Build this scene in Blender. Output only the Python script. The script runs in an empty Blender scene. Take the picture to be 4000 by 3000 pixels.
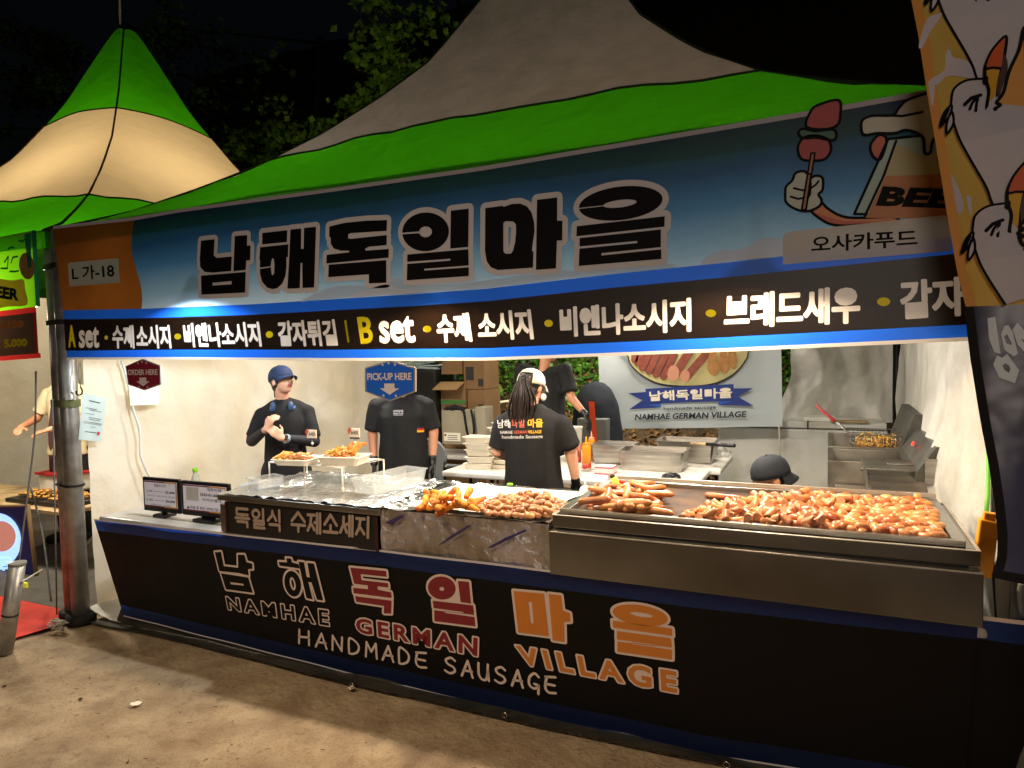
import bpy, bmesh, math, random
from mathutils import Vector, Matrix, noise
from mathutils.geometry import delaunay_2d_cdt
from mathutils.bvhtree import BVHTree
random.seed(7)
scene = bpy.context.scene
COL = scene.collection
rad = math.radians
V = Vector
# ------------------------------------------------------------------ camera
F = 2665.2
YAW, PITCH, ROLL = 0.43475, 0.04977, -0.02370
CAM = V((4.3642, -2.6589, 1.6896))
fw = V((-math.sin(YAW)*math.cos(PITCH), math.cos(YAW)*math.cos(PITCH), -math.sin(PITCH)))
r0 = V((math.cos(YAW), math.sin(YAW), 0)); u0 = r0.cross(fw)
RT = r0*math.cos(ROLL)+u0*math.sin(ROLL); UP = -r0*math.sin(ROLL)+u0*math.cos(ROLL)
cd = bpy.data.cameras.new('camera'); cam = bpy.data.objects.new('camera', cd); COL.objects.link(cam)
cd.sensor_width = 36; cd.lens = F/4000*36; cd.clip_start = .05; cd.clip_end = 400
M = Matrix.Identity(4)
for i in range(3):
    M[i][0] = RT[i]; M[i][1] = UP[i]; M[i][2] = -fw[i]; M[i][3] = CAM[i]
cam.matrix_world = M
scene.camera = cam
# ------------------------------------------------------------------ world + exposure
w = bpy.data.worlds.new('World'); scene.world = w; w.use_nodes = True
bg = w.node_tree.nodes['Background']; bg.inputs[0].default_value = (.5, .6, .9, 1); bg.inputs[1].default_value = .0022
scene.view_settings.view_transform = 'Standard'; scene.view_settings.look = 'None'
scene.view_settings.exposure = 0.12; scene.view_settings.gamma = 1.0
scene.cycles.max_bounces = 7; scene.cycles.transparent_max_bounces = 12
scene.cycles.sample_clamp_indirect = 4.0
scene.cycles.use_denoising = True

def light(name, kind, loc, energy, color, size=.1, target=None, spot=150, blend=.15, shape='DISK'):
    l = bpy.data.lights.new(name, kind); l.energy = energy; l.color = color
    if kind == 'AREA': l.shape = shape; l.size = size
    else: l.shadow_soft_size = size
    if kind == 'SPOT': l.spot_size = rad(spot); l.spot_blend = blend
    o = bpy.data.objects.new(name, l); COL.objects.link(o); o.location = loc
    if target is not None:
        o.rotation_euler = (V(target)-V(loc)).to_track_quat('-Z', 'Y').to_euler()
    return o
WARM = (1, .79, .55); NEUT = (1, .93, .84); COOL = (.86, .94, 1)
# lamps of the main tent (fixtures are built further down at the same places)
LAMPS = [  # x, y, z, energy, colour, cone
    (1.25, .25, 2.05, 66, COOL, 150), (2.75, .24, 1.95, 84, WARM, 150), (4.05, .24, 1.95, 84, WARM, 150)]
for (x, y, z, e, c, sp) in LAMPS:
    light('stall_lamp_light', 'SPOT', (x, y, z), e, c, .035, (x, y+.0, 0), sp, .12)
BACK = (1.7, 4.7, 2.36)
light('bank_fill_light', 'AREA', BACK, 110, (1, .93, .8), .3, (1.5, 6.8, 1.0))  # added fill to brighten the ivy bank; its fixture is invented too
CEIL = [(1.3, 1.7, 2.42, 42, NEUT), (3.6, 1.7, 2.42, 50, NEUT), (2.6, 4.0, 2.42, 32, NEUT)]
for (x, y, z, e, c) in CEIL:
    light('ceiling_lamp_light', 'AREA', (x, y, z), e, c, .35, (x, y, 0))
light('canopy_glow_light', 'POINT', (1.2, 1.3, 2.5), 4.6, (1, .95, .88), .12)  # bare point light added to make the canopy glow, no fixture built
# neighbour tent's own lamps
light('neighbour_lamp_light', 'POINT', (-2.4, 2.3, 2.75), 82, (1, .82, .58), .15)
light('neighbour_front_light', 'AREA', (-1.3, .5, 2.1), 42, (1, .9, .75), .25, (-1.3, .8, 0))
light('neighbour_banner_light', 'POINT', (-.72, .32, 2.0), 16, (1, .95, .8), .05)
# lamps across the lane: stalls opposite and a street lamp high up
light('opposite_stall_light', 'AREA', (4.6, -8.5, 2.6), 110, (1, .84, .7), 1.6, (2.4, 0, 1.0))
light('street_lamp_light', 'SPOT', (2.3, -3.3, 5.2), 600, (1, .80, .56), .35, (2.5, -1.55, 0), 66, .9)

# ------------------------------------------------------------------ pixel -> plane helpers (real planes of the place)
def rayd(px, py): return fw + RT*((px-2000)/F) - UP*((py-1500)/F)
def PY(px, py, y): d = rayd(px, py); return CAM + d*((y-CAM.y)/d.y)
def PX(px, py, x): d = rayd(px, py); return CAM + d*((x-CAM.x)/d.x)
def PZ(px, py, z): d = rayd(px, py); return CAM + d*((z-CAM.z)/d.z)
def cr(ox, oy, s): return lambda x, y: (ox+x/s, oy+y/s)
CA = cr(0, 850, 2.5525); CB = cr(700, 600, 1.8433); CC = cr(1600, 600, 1.8433); CD = cr(2800, 400, 1.659)
CE = cr(0, 2000, 1.58); CF = cr(1300, 2000, 1.4747); CG = cr(700, 1800, 2.212); CH = cr(2200, 1350, 2.212)
CI = cr(3000, 1300, 1.843); CJ = cr(900, 1380, 2.154); CK = cr(1650, 1350, 2.3707); CL = cr(250, 1350, 2.37)
CM = cr(3000, 0, 1.843)

# ------------------------------------------------------------------ materials
def lin(h):
    if isinstance(h, str):
        h = h.lstrip('#'); c = [int(h[i:i+2], 16)/255 for i in (0, 2, 4)]
        return tuple(((v/12.92) if v <= .04045 else ((v+.055)/1.055)**2.4) for v in c)
    return h
MATS = {}
def mat(name, col, rough=.6, metal=0, var=0, vscale=6, col2=None, bump=0, bscale=30, bdetail=3, transl=0, emit=0, emcol=None,
        spec=.5, trans=0, alpha=1, coat=0, btype='noise', stretch=None, rnd=0, sss=0, tcol=None, bdist=.01, vdetail=5, vlo=.35, vhi=.65):
    if name in MATS: return MATS[name]
    m = bpy.data.materials.new(name); m.use_nodes = True; MATS[name] = m
    nt = m.node_tree; N = nt.nodes; L = nt.links; b = N['Principled BSDF']; out = N['Material Output']
    c = lin(col); cc = (*c, 1)
    b.inputs['Base Color'].default_value = cc; b.inputs['Roughness'].default_value = rough
    b.inputs['Metallic'].default_value = metal; b.inputs['Specular IOR Level'].default_value = spec
    b.inputs['Transmission Weight'].default_value = trans; b.inputs['Alpha'].default_value = alpha
    b.inputs['Coat Weight'].default_value = coat
    if sss: b.inputs['Subsurface Weight'].default_value = sss; b.inputs['Subsurface Radius'].default_value = (.02, .008, .004)
    if emit:
        b.inputs['Emission Color'].default_value = (*lin(emcol or col), 1); b.inputs['Emission Strength'].default_value = emit
    tc = N.new('ShaderNodeTexCoord'); vec = tc.outputs['Object']
    if stretch:
        mp = N.new('ShaderNodeMapping'); mp.inputs['Scale'].default_value = stretch; L.new(vec, mp.inputs[0]); vec = mp.outputs[0]
    last = None
    if var or col2:
        n = N.new('ShaderNodeTexNoise'); n.inputs['Scale'].default_value = vscale; n.inputs['Detail'].default_value = vdetail; L.new(vec, n.inputs['Vector'])
        rp = N.new('ShaderNodeMapRange'); rp.inputs[1].default_value = vlo; rp.inputs[2].default_value = vhi; L.new(n.outputs[0], rp.inputs[0])
        mx = N.new('ShaderNodeMix'); mx.data_type = 'RGBA'; L.new(rp.outputs[0], mx.inputs[0])
        c2 = lin(col2) if col2 else tuple(v*(1-var) for v in c)
        mx.inputs[6].default_value = cc; mx.inputs[7].default_value = (*c2, 1); last = mx.outputs[2]
    if rnd:
        oi = N.new('ShaderNodeObjectInfo'); mr = N.new('ShaderNodeMapRange'); L.new(oi.outputs['Random'], mr.inputs[0])
        mr.inputs[3].default_value = 1-rnd; mr.inputs[4].default_value = 1+rnd*.6
        hs = N.new('ShaderNodeHueSaturation'); L.new(mr.outputs[0], hs.inputs['Value'])
        mr2 = N.new('ShaderNodeMapRange'); L.new(oi.outputs['Random'], mr2.inputs[0]); mr2.inputs[3].default_value = .49; mr2.inputs[4].default_value = .51
        L.new(mr2.outputs[0], hs.inputs['Hue'])
        if last: L.new(last, hs.inputs['Color'])
        else: hs.inputs['Color'].default_value = cc
        last = hs.outputs[0]
    if last: L.new(last, b.inputs['Base Color'])
    nrm = None
    if bump:
        if btype == 'voronoi':
            n = N.new('ShaderNodeTexVoronoi'); n.inputs['Scale'].default_value = bscale; o = n.outputs['Distance']
        else:
            n = N.new('ShaderNodeTexNoise'); n.inputs['Scale'].default_value = bscale; n.inputs['Detail'].default_value = bdetail; o = n.outputs[0]
        L.new(vec, n.inputs['Vector'])
        bp = N.new('ShaderNodeBump'); bp.inputs['Strength'].default_value = bump; bp.inputs['Distance'].default_value = bdist
        L.new(o, bp.inputs['Height']); L.new(bp.outputs[0], b.inputs['Normal']); nrm = bp.outputs[0]
    if transl:
        t = N.new('ShaderNodeBsdfTranslucent'); t.inputs[0].default_value = (*lin(tcol), 1) if tcol else cc
        if last and not tcol: L.new(last, t.inputs[0])
        if nrm: L.new(nrm, t.inputs['Normal'])
        ms = N.new('ShaderNodeMixShader'); ms.inputs[0].default_value = transl
        L.new(b.outputs[0], ms.inputs[1]); L.new(t.outputs[0], ms.inputs[2]); L.new(ms.outputs[0], out.inputs[0])
    return m

# ------------------------------------------------------------------ object helpers
def tag(o, label=None, cat=None, group=None, kind=None):
    if label: o['label'] = label
    if cat: o['category'] = cat
    if group: o['group'] = group
    if kind: o['kind'] = kind
    return o
def thing(name, label, cat, loc=(0, 0, 0), group=None, rz=0):
    o = bpy.data.objects.new(name, None); COL.objects.link(o); o.location = loc; o.rotation_euler = (0, 0, rz)
    o.empty_display_size = .1
    return tag(o, label, cat, group)
def link(name, me, m=None, parent=None, smooth=False, world=True, ms=None):
    """link mesh as one object; world=True: mesh is in world coordinates, parent chain has no rotation"""
    me.name = name
    o = bpy.data.objects.new(name, me); COL.objects.link(o)
    for mm in (ms or ([m] if m else [])): me.materials.append(mm)
    if smooth: me.polygons.foreach_set('use_smooth', [True]*len(me.polygons))
    if parent is not None:
        o.parent = parent
        if world:
            off = V((0, 0, 0)); q = parent
            while q is not None: off += q.location; q = q.parent
            o.location = -off
    return o
def bmo(name, bm, m=None, parent=None, smooth=False, world=True, ms=None):
    me = bpy.data.meshes.new(name); bm.to_mesh(me); bm.free(); return link(name, me, m, parent, smooth, world, ms)
def pyd(name, v, f, m=None, parent=None, smooth=False, world=True, ms=None):
    me = bpy.data.meshes.new(name); me.from_pydata([tuple(q) for q in v], [], f); me.update(); return link(name, me, m, parent, smooth, world, ms)
def box(bm, x0, x1, y0, y1, z0, z1, bev=0, mi=0, mtx=None):
    vs = [bm.verts.new((x, y, z)) for x in (x0, x1) for y in (y0, y1) for z in (z0, z1)]
    fs = [bm.faces.new([vs[i] for i in q]) for q in ((0, 1, 3, 2), (4, 6, 7, 5), (0, 4, 5, 1), (2, 3, 7, 6), (0, 2, 6, 4), (1, 5, 7, 3))]
    for f in fs: f.material_index = mi
    if bev:
        r = bmesh.ops.bevel(bm, geom=list({e for f in fs for e in f.edges}), offset=bev, segments=2, affect='EDGES', profile=.5)
        vs = list({v for f in r['faces'] for v in f.verts} | {v for v in vs if v.is_valid})
    if mtx is not None:
        for v in vs: v.co = mtx @ v.co
    return vs
def B(name, x0, x1, y0, y1, z0, z1, m, parent=None, bev=.004, **k):
    bm = bmesh.new(); box(bm, x0, x1, y0, y1, z0, z1, bev); return bmo(name, bm, m, parent, **k)
def tube(bm, pts, r, n=8, mi=0, closed=False):
    pts = [V(p) for p in pts]; rings = []; L = len(pts)
    rr = r if isinstance(r, (list, tuple)) else [r]*L
    for i, p in enumerate(pts):
        a = pts[(i-1) % L] if (closed or i > 0) else p; b = pts[(i+1) % L] if (closed or i < L-1) else p
        t = (b-a).normalized() if (b-a).length > 1e-9 else V((0, 0, 1))
        if i == 0: up = V((0, 0, 1)) if abs(t.z) < .9 else V((1, 0, 0)); s = t.cross(up).normalized()
        else: s = (s - t*s.dot(t)).normalized()
        q = t.cross(s)
        rings.append([bm.verts.new(p + (s*math.cos(2*math.pi*k/n)+q*math.sin(2*math.pi*k/n))*rr[i]) for k in range(n)])
    for i in range(L if closed else L-1):
        A, Bq = rings[i], rings[(i+1) % L]
        for k in range(n):
            f = bm.faces.new((A[k], A[(k+1) % n], Bq[(k+1) % n], Bq[k])); f.material_index = mi; f.smooth = True
    if not closed:
        for q in (rings[0][::-1], rings[-1]):
            f = bm.faces.new(q); f.material_index = mi
def T(name, pts, r, m, parent=None, n=8, closed=False, **k):
    bm = bmesh.new(); tube(bm, pts, r, n, closed=closed); return bmo(name, bm, m, parent, **k)
def lathe(bm, prof, c=(0, 0, 0), n=20, mi=0):
    c = V(c); rings = []
    for (r, z) in prof: rings.append([bm.verts.new(c+V((r*math.cos(2*math.pi*k/n), r*math.sin(2*math.pi*k/n), z))) for k in range(n)])
    for A, Bq in zip(rings, rings[1:]):
        for k in range(n):
            f = bm.faces.new((A[k], A[(k+1) % n], Bq[(k+1) % n], Bq[k])); f.material_index = mi; f.smooth = True
    f = bm.faces.new(rings[0][::-1]); f.material_index = mi; f = bm.faces.new(rings[-1]); f.material_index = mi
def LT(name, prof, c, m, parent=None, n=20, **k):
    bm = bmesh.new(); lathe(bm, prof, c, n); return bmo(name, bm, m, parent, **k)
def grid(name, fn, nu, nv, m, parent=None, smooth=True, thick=0, **k):
    v = [fn(i/nu, j/nv) for j in range(nv+1) for i in range(nu+1)]
    f = [(j*(nu+1)+i, j*(nu+1)+i+1, (j+1)*(nu+1)+i+1, (j+1)*(nu+1)+i) for j in range(nv) for i in range(nu)]
    o = pyd(name, v, f, m, parent, smooth, **k)
    if thick: md = o.modifiers.new('thickness', 'SOLIDIFY'); md.thickness = thick; md.offset = 0
    return o
def cat(pts, n=6, closed=True):
    out = []; L = len(pts)
    for i in range(L if closed else L-1):
        p = [V(pts[(i+k) % L]) if closed else V(pts[min(max(i+k, 0), L-1)]) for k in (-1, 0, 1, 2)]
        for s in range(n):
            t = s/n
            out.append(.5*((2*p[1])+(p[2]-p[0])*t+(2*p[0]-5*p[1]+4*p[2]-p[3])*t*t+(3*p[1]-p[0]-3*p[2]+p[3])*t**3))
    if not closed: out.append(V(pts[-1]))
    return out
# ---------- flat print: 2D shapes -> triangles
def inside(p, loop):
    c = False; x, y = p; j = len(loop)-1
    for i in range(len(loop)):
        xi, yi = loop[i]; xj, yj = loop[j]
        if (yi > y) != (yj > y) and x < (xj-xi)*(y-yi)/(yj-yi)+xi: c = not c
        j = i
    return c
def tri_loops(loops):
    vs, es = [], []
    for lp in loops:
        b = len(vs); vs += [V((p[0], p[1])) for p in lp]; es += [(b+i, b+(i+1) % len(lp)) for i in range(len(lp))]
    r = delaunay_2d_cdt(vs, es, [], 0, 1e-7); ov = r[0]; tr = []
    for f in r[2]:
        c = sum((ov[i] for i in f), V((0, 0)))/len(f); s = False
        for lp in loops:
            if inside(c, [(q[0], q[1]) for q in lp]): s = not s
        if s: tr.append(list(f))
    return [tuple(q) for q in ov], tr
def capsule2(a, b, r, n=6):
    a = V(a[:2]); b = V(b[:2]); d = b-a
    ang = math.atan2(d.y, d.x) if d.length > 1e-9 else 0
    P = [b+V((math.cos(ang-math.pi/2+math.pi*i/n), math.sin(ang-math.pi/2+math.pi*i/n)))*r for i in range(n+1)]
    P += [a+V((math.cos(ang+math.pi/2+math.pi*i/n), math.sin(ang+math.pi/2+math.pi*i/n)))*r for i in range(n+1)]
    return P
def strokes(segs, r, extra=()):
    """union of thick segments (and extra polygons) -> verts, tris"""
    vs, fs = [], []
    for (a, b) in segs:
        P = capsule2(a, b, r); s = len(vs); vs += P; fs.append(list(range(s, s+len(P))))
    for P in extra:
        s = len(vs); vs += [V((q[0], q[1])) for q in P]; fs.append(list(range(s, s+len(P))))
    o = delaunay_2d_cdt(vs, [], fs, 1, 1e-6)
    return [tuple(q) for q in o[0]], [list(f) for f, of in zip(o[2], o[5]) if len(of)]
def segs_of(loops, closed=True):
    return [(lp[i], lp[(i+1) % len(lp)]) for lp in loops for i in range(len(lp) if closed else len(lp)-1)]
TXT = {}
def text2d(body, bold=0.0, shear=0, spacing=1.0):
    k = (body, bold, shear, spacing)
    if k in TXT: return TXT[k]
    c = bpy.data.curves.new('text_source', 'FONT'); c.body = body; c.offset = bold; c.shear = shear; c.space_character = spacing; c.resolution_u = 3
    o = bpy.data.objects.new('text_source', c); COL.objects.link(o)
    dg = bpy.context.evaluated_depsgraph_get(); me = bpy.data.meshes.new_from_object(o.evaluated_get(dg))
    v = [(q.co.x, q.co.y) for q in me.vertices]; f = [list(p.vertices) for p in me.polygons]
    bpy.data.objects.remove(o); bpy.data.curves.remove(c); bpy.data.meshes.remove(me)
    x0 = min(q[0] for q in v); x1 = max(q[0] for q in v); y0 = min(q[1] for q in v); y1 = max(q[1] for q in v)
    TXT[k] = ([((a-x0)/(x1-x0), (b-y0)/(y1-y0)) for a, b in v], f); return TXT[k]
def tquad(body, quad, bold=0, **k):
    """text fitted to quad TL,TR,BR,BL given as 2D plane points"""
    v, f = text2d(body, bold, **k); TL, TR, BR, BL = [V(q[:2]) for q in quad]
    return [tuple((BL*(1-a)+BR*a)*(1-b)+(TL*(1-a)+TR*a)*b) for a, b in v], f
def border_edges(v, f):
    c = {}
    for q in f:
        for i in range(len(q)):
            e = (q[i], q[(i+1) % len(q)]); k = (min(e), max(e)); c[k] = c.get(k, 0)+1
    return [(v[a], v[b]) for (a, b), n in c.items() if n == 1]
def boldquad(body, quad, r, **k):
    Q = [V(q[:2]) for q in quad]; c = sum(Q, V((0, 0)))/4
    ins = []
    for q in Q:
        d = q-c; ins.append(V((q.x-math.copysign(r, d.x), q.y-math.copysign(r, d.y))))
    v, f = tquad(body, ins, 0, **k)
    return strokes(border_edges(v, f), r, [[v[i] for i in q] for q in f])
class Ink:
    """collects flat print on one surface; P maps plane (a,b) -> 3D, layer k lies k steps in front"""
    def __init__(s, P, px=None): s.P = P; s.px = px; s.items = {}; s.n = 0; s.hold = None
    def add(s, mkey, v, f, layer=1):
        if s.hold is None: s.n += 1; key = (mkey, s.n)
        else: key = (mkey, s.hold)
        A = s.items.setdefault(key, ([], [])); b = len(A[0]); A[0].extend([s.P(q[0], q[1], layer) for q in v]); A[1].extend([[i+b for i in q] for q in f])
    def poly(s, mkey, loops, layer=1, px=True):
        L = [[s.px(*q)[:2] for q in lp] if px else lp for lp in loops]; v, f = tri_loops(L); s.add(mkey, v, f, layer); return v, f
    def line(s, mkey, pts, r, layer=1, closed=False, px=True):
        P = [s.px(*q) for q in pts] if px else pts
        v, f = strokes(segs_of([P], closed), r); s.add(mkey, v, f, layer)
    def text(s, mkey, body, quad, bold=0, layer=1, outline=None, px=True, **k):
        Q = [s.px(*q) for q in quad] if px else quad
        v, f = tquad(body, Q, bold, **k)
        if outline:
            ov, of = strokes(border_edges(v, f), outline[1], [[v[i] for i in q] for q in f]); s.add(outline[0], ov, of, layer)
        s.add(mkey, v, f, layer+1 if outline else layer)
    def build(s, parent, names):
        for (k, _), (v, f) in s.items.items(): pyd(names.get(k, 'print'), v, f, MATS[k], parent)
def rot2(pts, c, a):
    return [(c[0]+(x-c[0])*math.cos(a)-(y-c[1])*math.sin(a), c[1]+(x-c[0])*math.sin(a)+(y-c[1])*math.cos(a)) for x, y in pts]
def ell(cx, cy, rx, ry, tilt=0, n=28, a0=0, a1=360):
    full = abs(a1-a0) >= 360
    P = [(cx+rx*math.cos(rad(a0+(a1-a0)*i/(n if full else n-1))), cy+ry*math.sin(rad(a0+(a1-a0)*i/(n if full else n-1)))) for i in range(n)]
    return rot2(P, (cx, cy), rad(tilt))
def nz(p, s=1, seed=0): return noise.noise(V((p[0]*s+seed*7.3, p[1]*s+seed*3.1, p[2]*s-seed*5.7)))
def copy_tree(o, parent=None):
    c = o.copy(); COL.objects.link(c)
    if parent is not None: c.parent = parent
    for ch in list(o.children): copy_tree(ch, c)
    return c
# ------------------------------------------------------------------ named materials
mat('soil', '#b09a7a', .95, col2='#876f54', vscale=4.2, bump=.55, bscale=34, bdetail=10, bdist=.025, vdetail=9, vlo=.3, vhi=.7)
m = MATS['soil']; nt = m.node_tree; N = nt.nodes; L = nt.links; b_ = N['Principled BSDF']; src = b_.inputs['Base Color'].links[0].from_socket
tc = [n for n in N if n.type == 'TEX_COORD'][0]
for sc__, lo_, hi_, am_, cc_ in ((26, .54, .70, .34, '#5b4630'), (110, .5, .68, .45, '#6b543a'), (9, .5, .75, .25, '#c9b38e')):
    n_ = N.new('ShaderNodeTexNoise'); n_.inputs['Scale'].default_value = sc__; n_.inputs['Detail'].default_value = 6; L.new(tc.outputs['Object'], n_.inputs['Vector'])
    mr = N.new('ShaderNodeMapRange'); mr.inputs[1].default_value = lo_; mr.inputs[2].default_value = hi_; mr.inputs[4].default_value = am_; L.new(n_.outputs[0], mr.inputs[0])
    mx = N.new('ShaderNodeMix'); mx.data_type = 'RGBA'; L.new(mr.outputs[0], mx.inputs[0]); L.new(src, mx.inputs[6]); mx.inputs[7].default_value = (*lin(cc_), 1); src = mx.outputs[2]
L.new(src, b_.inputs['Base Color'])
mat('sheet_black', '#26241f', .45, bump=.6, bscale=7, bdist=.05, col2='#3c382f', vscale=5)
mat('carpet', '#c8382a', .9, var=.2, bump=.3, bscale=60)
mat('floor_tile', '#5a554c', .9, var=.35, bump=.4)
mat('canvas_grey', '#bbb6b1', .75, col2='#9c9690', vscale=4.5, transl=.4, bump=.9, bscale=3.2, bdist=.06, tcol='#b8aea2', vdetail=8)
mat('canvas_cream', '#d9c7a2', .8, col2='#b9a077', vscale=2.6, transl=.55, bump=.4, bscale=3.5, bdist=.03, tcol='#f3dcae', stretch=(1, 1, 2.4), vdetail=9)
mat('canvas_green', '#37880f', .7, col2='#2a700c', vscale=3.5, transl=.5, tcol='#4bcc0c', bump=.7, bscale=4, bdist=.05)
mat('seam_dark', '#1b2a12', .9); mat('seam_brown', '#6d5433', .9)
mat('wall_cream', '#dedace', .75, col2='#d3c8b0', vscale=1.6, bump=.7, bscale=5, bdetail=5, bdist=.04, transl=.25, tcol='#e8d4ac')
mat('wall_white', '#dedbd2', .6, col2='#c3bfb3', vscale=2.2, bump=.7, bscale=5, bdetail=5, bdist=.045, transl=.15)
mat('steel_pole', '#a9a6a0', .38, .5, col2='#7d7a74', vscale=9, bump=.1)
mat('black_metal', '#17171a', .5, .4); mat('black_plastic', '#111113', .4); mat('rubber', '#1a1a1a', .8)
mat('strap_olive', '#5a5f33', .8); mat('rope', '#b9b2a2', .9); mat('rope_grey', '#77746d', .9)
mat('tape_grey', '#a59fa8', .6)
TL_ = .4
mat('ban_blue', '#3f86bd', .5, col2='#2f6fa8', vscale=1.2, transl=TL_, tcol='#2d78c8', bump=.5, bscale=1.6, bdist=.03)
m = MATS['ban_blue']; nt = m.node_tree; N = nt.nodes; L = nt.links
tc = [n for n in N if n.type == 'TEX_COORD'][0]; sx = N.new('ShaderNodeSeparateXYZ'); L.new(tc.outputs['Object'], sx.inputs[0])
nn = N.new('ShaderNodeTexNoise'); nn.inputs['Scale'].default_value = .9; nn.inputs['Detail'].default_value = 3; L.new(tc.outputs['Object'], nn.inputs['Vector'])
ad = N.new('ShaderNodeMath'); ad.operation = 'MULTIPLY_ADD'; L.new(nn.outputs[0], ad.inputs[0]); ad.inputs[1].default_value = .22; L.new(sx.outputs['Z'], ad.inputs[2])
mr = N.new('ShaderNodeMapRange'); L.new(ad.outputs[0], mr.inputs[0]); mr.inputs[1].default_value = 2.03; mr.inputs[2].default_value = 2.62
rp = N.new('ShaderNodeValToRGB'); L.new(mr.outputs[0], rp.inputs[0]); e = rp.color_ramp.elements  # printed sky gradient, with the light's darker top and softened middle mixed in
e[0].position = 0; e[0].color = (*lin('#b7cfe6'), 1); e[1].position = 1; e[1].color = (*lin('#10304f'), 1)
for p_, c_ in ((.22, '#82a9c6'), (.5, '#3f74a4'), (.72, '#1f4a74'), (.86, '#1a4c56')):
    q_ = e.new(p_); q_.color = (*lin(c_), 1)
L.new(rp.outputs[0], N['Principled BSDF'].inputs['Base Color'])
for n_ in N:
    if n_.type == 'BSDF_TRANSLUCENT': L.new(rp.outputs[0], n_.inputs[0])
mat('ban_orange', '#96581f', .5, col2='#7d481a', vscale=1.5, transl=TL_, bump=.25, bscale=2.2, bdist=.03)
mat('ban_stripe', '#1f55b8', .45, transl=TL_, tcol='#1c62e0'); mat('ban_black', '#1c1718', .45, transl=.12, tcol='#5b4230')
mat('ink_black', '#0b090b', .6, spec=.12); mat('ink_white', '#dcd8d8', .5, transl=.22, tcol='#f0e8e0'); mat('ink_yellow', '#f4e820', .5, transl=.5)
mat('ink_dull', '#c9c4c8', .5); mat('plate_grey', '#cfc8bf', .5, transl=.25); mat('label_plate', '#a9b0a4', .5)
mat('ink_red', '#7d1824', .55); mat('ink_orange', '#c9792a', .55); mat('skirt_white', '#d8c4b8', .55)
mat('skirt_black', '#0b0909', .6, spec=.2, transl=.06, tcol='#2a2420', bump=.55, bscale=2.2, bdist=.04); mat('skirt_blue', '#12254e', .5, transl=.5, tcol='#2a66d8')
mat('art_red', '#a03434', .5); mat('art_redlight', '#b8553c', .5); mat('art_green', '#2a5a3e', .5); mat('art_wood', '#9a6636', .5); mat('art_glove', '#b5bdb2', .5)
mat('art_foam', '#b9b6aa', .5); mat('art_glass', '#9ab0ad', .5); mat('art_beer', '#a9a172', .5); mat('art_orange', '#b06c33', .5); mat('art_arm', '#c97a45', .5); mat('art_arm2', '#bb4a38', .5)
mat('art_cloud', '#b8c8d6', .5, transl=.35, tcol='#e8f0ff'); mat('art_cloud2', '#d2d6de', .5, transl=.35, tcol='#f4f0ff')
mat('counter_top', '#b5b0a8', .35, col2='#938c82', vscale=4, bump=.15); mat('table_white', '#d9d7d0', .4, col2='#c2beb2', vscale=5)
mat('steel', '#bdb9b2', .3, 1, col2='#98948c', vscale=3, bump=.1, bscale=60, stretch=(1, 1, 12))
mat('steel_dirty', '#aaa59c', .38, 1, col2='#7d766a', vscale=4, bump=.25, bscale=14, bdist=.004)
mat('steel_front', '#8d8a84', .24, .92, col2='#65615a', vscale=1.6, bump=.12, bscale=5, vdetail=8)
mat('griddle_oil', '#2a1a0e', .55, 0, col2='#5a3c1c', vscale=7, spec=.2, bump=.2, bscale=12)
mat('steel_highlight', '#d9d1c4', .42, .75, col2='#b5ab9a', vscale=5)  # lighter steel copy: lamp highlight on the lips put into the colour
mat('foil', '#cfcecb', .27, 1, bump=.5, bscale=11, bdetail=5, bdist=.04)
mat('foil_side', '#bdb4b4', .4, .6, bump=.5, bscale=20, bdetail=4, bdist=.04, col2='#90836f', vscale=5)
mat('foil_purple', '#4b3f78', .4, .5, bump=.8, bscale=20)
mat('paper_white', '#e8e4da', .8, bump=.5, bscale=12, bdist=.02); mat('paper_blue', '#c9dbdb', .7, transl=.2)
mat('sausage', '#cd8f5c', .3, col2='#b06a3c', vscale=22, rnd=.25, sss=.1, bump=.35, bscale=55, coat=.35, bdist=.004)
mat('sausage_pale', '#b87040', .3, col2='#a05524', vscale=30, rnd=.2, sss=.1, bump=.3, bscale=60, coat=.3, bdist=.003)
mat('vienna', '#dfa066', .32, col2='#cb8248', vscale=20, rnd=.2, sss=.12, coat=.25, bump=.1, bscale=40)
mat('vienna_dry', '#bd8350', .32, col2='#9a6234', vscale=26, rnd=.3, sss=.1, coat=.4)
mat('vienna_red', '#c97e4a', .3, col2='#a8582c', vscale=20, rnd=.2, coat=.3, bump=.1, bscale=40)
mat('cut_face', '#d0946c', .5, var=.2, vscale=60)
mat('cut_skin', '#cf8c5c', .36, col2='#c07a4e', vscale=24, rnd=.3, coat=.35, sss=.1)
mat('breading', '#e5952a', .75, col2='#c26a14', vscale=40, rnd=.15, bump=.8, bscale=130, bdetail=2, bdist=.006)
mat('fries', '#d8ab4a', .6, col2='#b97f2a', vscale=30, rnd=.12); mat('fries_dark', '#8a5f22', .5, rnd=.2)
mat('skin', '#c98f6d', .5, col2='#bd7f5e', vscale=8, sss=.12); mat('skin_pale', '#d8aa8c', .5, col2='#cd9478', vscale=8, sss=.12)
mat('lips', '#a04a48', .4); mat('eye', '#140d0b', .3); mat('hair', '#120c0a', .38, col2='#2b1d15', vscale=50, bump=.9, bscale=60, stretch=(3, 3, .4)); mat('brow', '#241711', .7)
mat('shirt', '#0b090b', .85, bump=.4, bscale=9, bdist=.02, var=.2, vscale=3); mat('shirt_b', '#0a090a', .85, bump=.5, bscale=8, bdist=.02); mat('pants', '#141417', .85)
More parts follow.
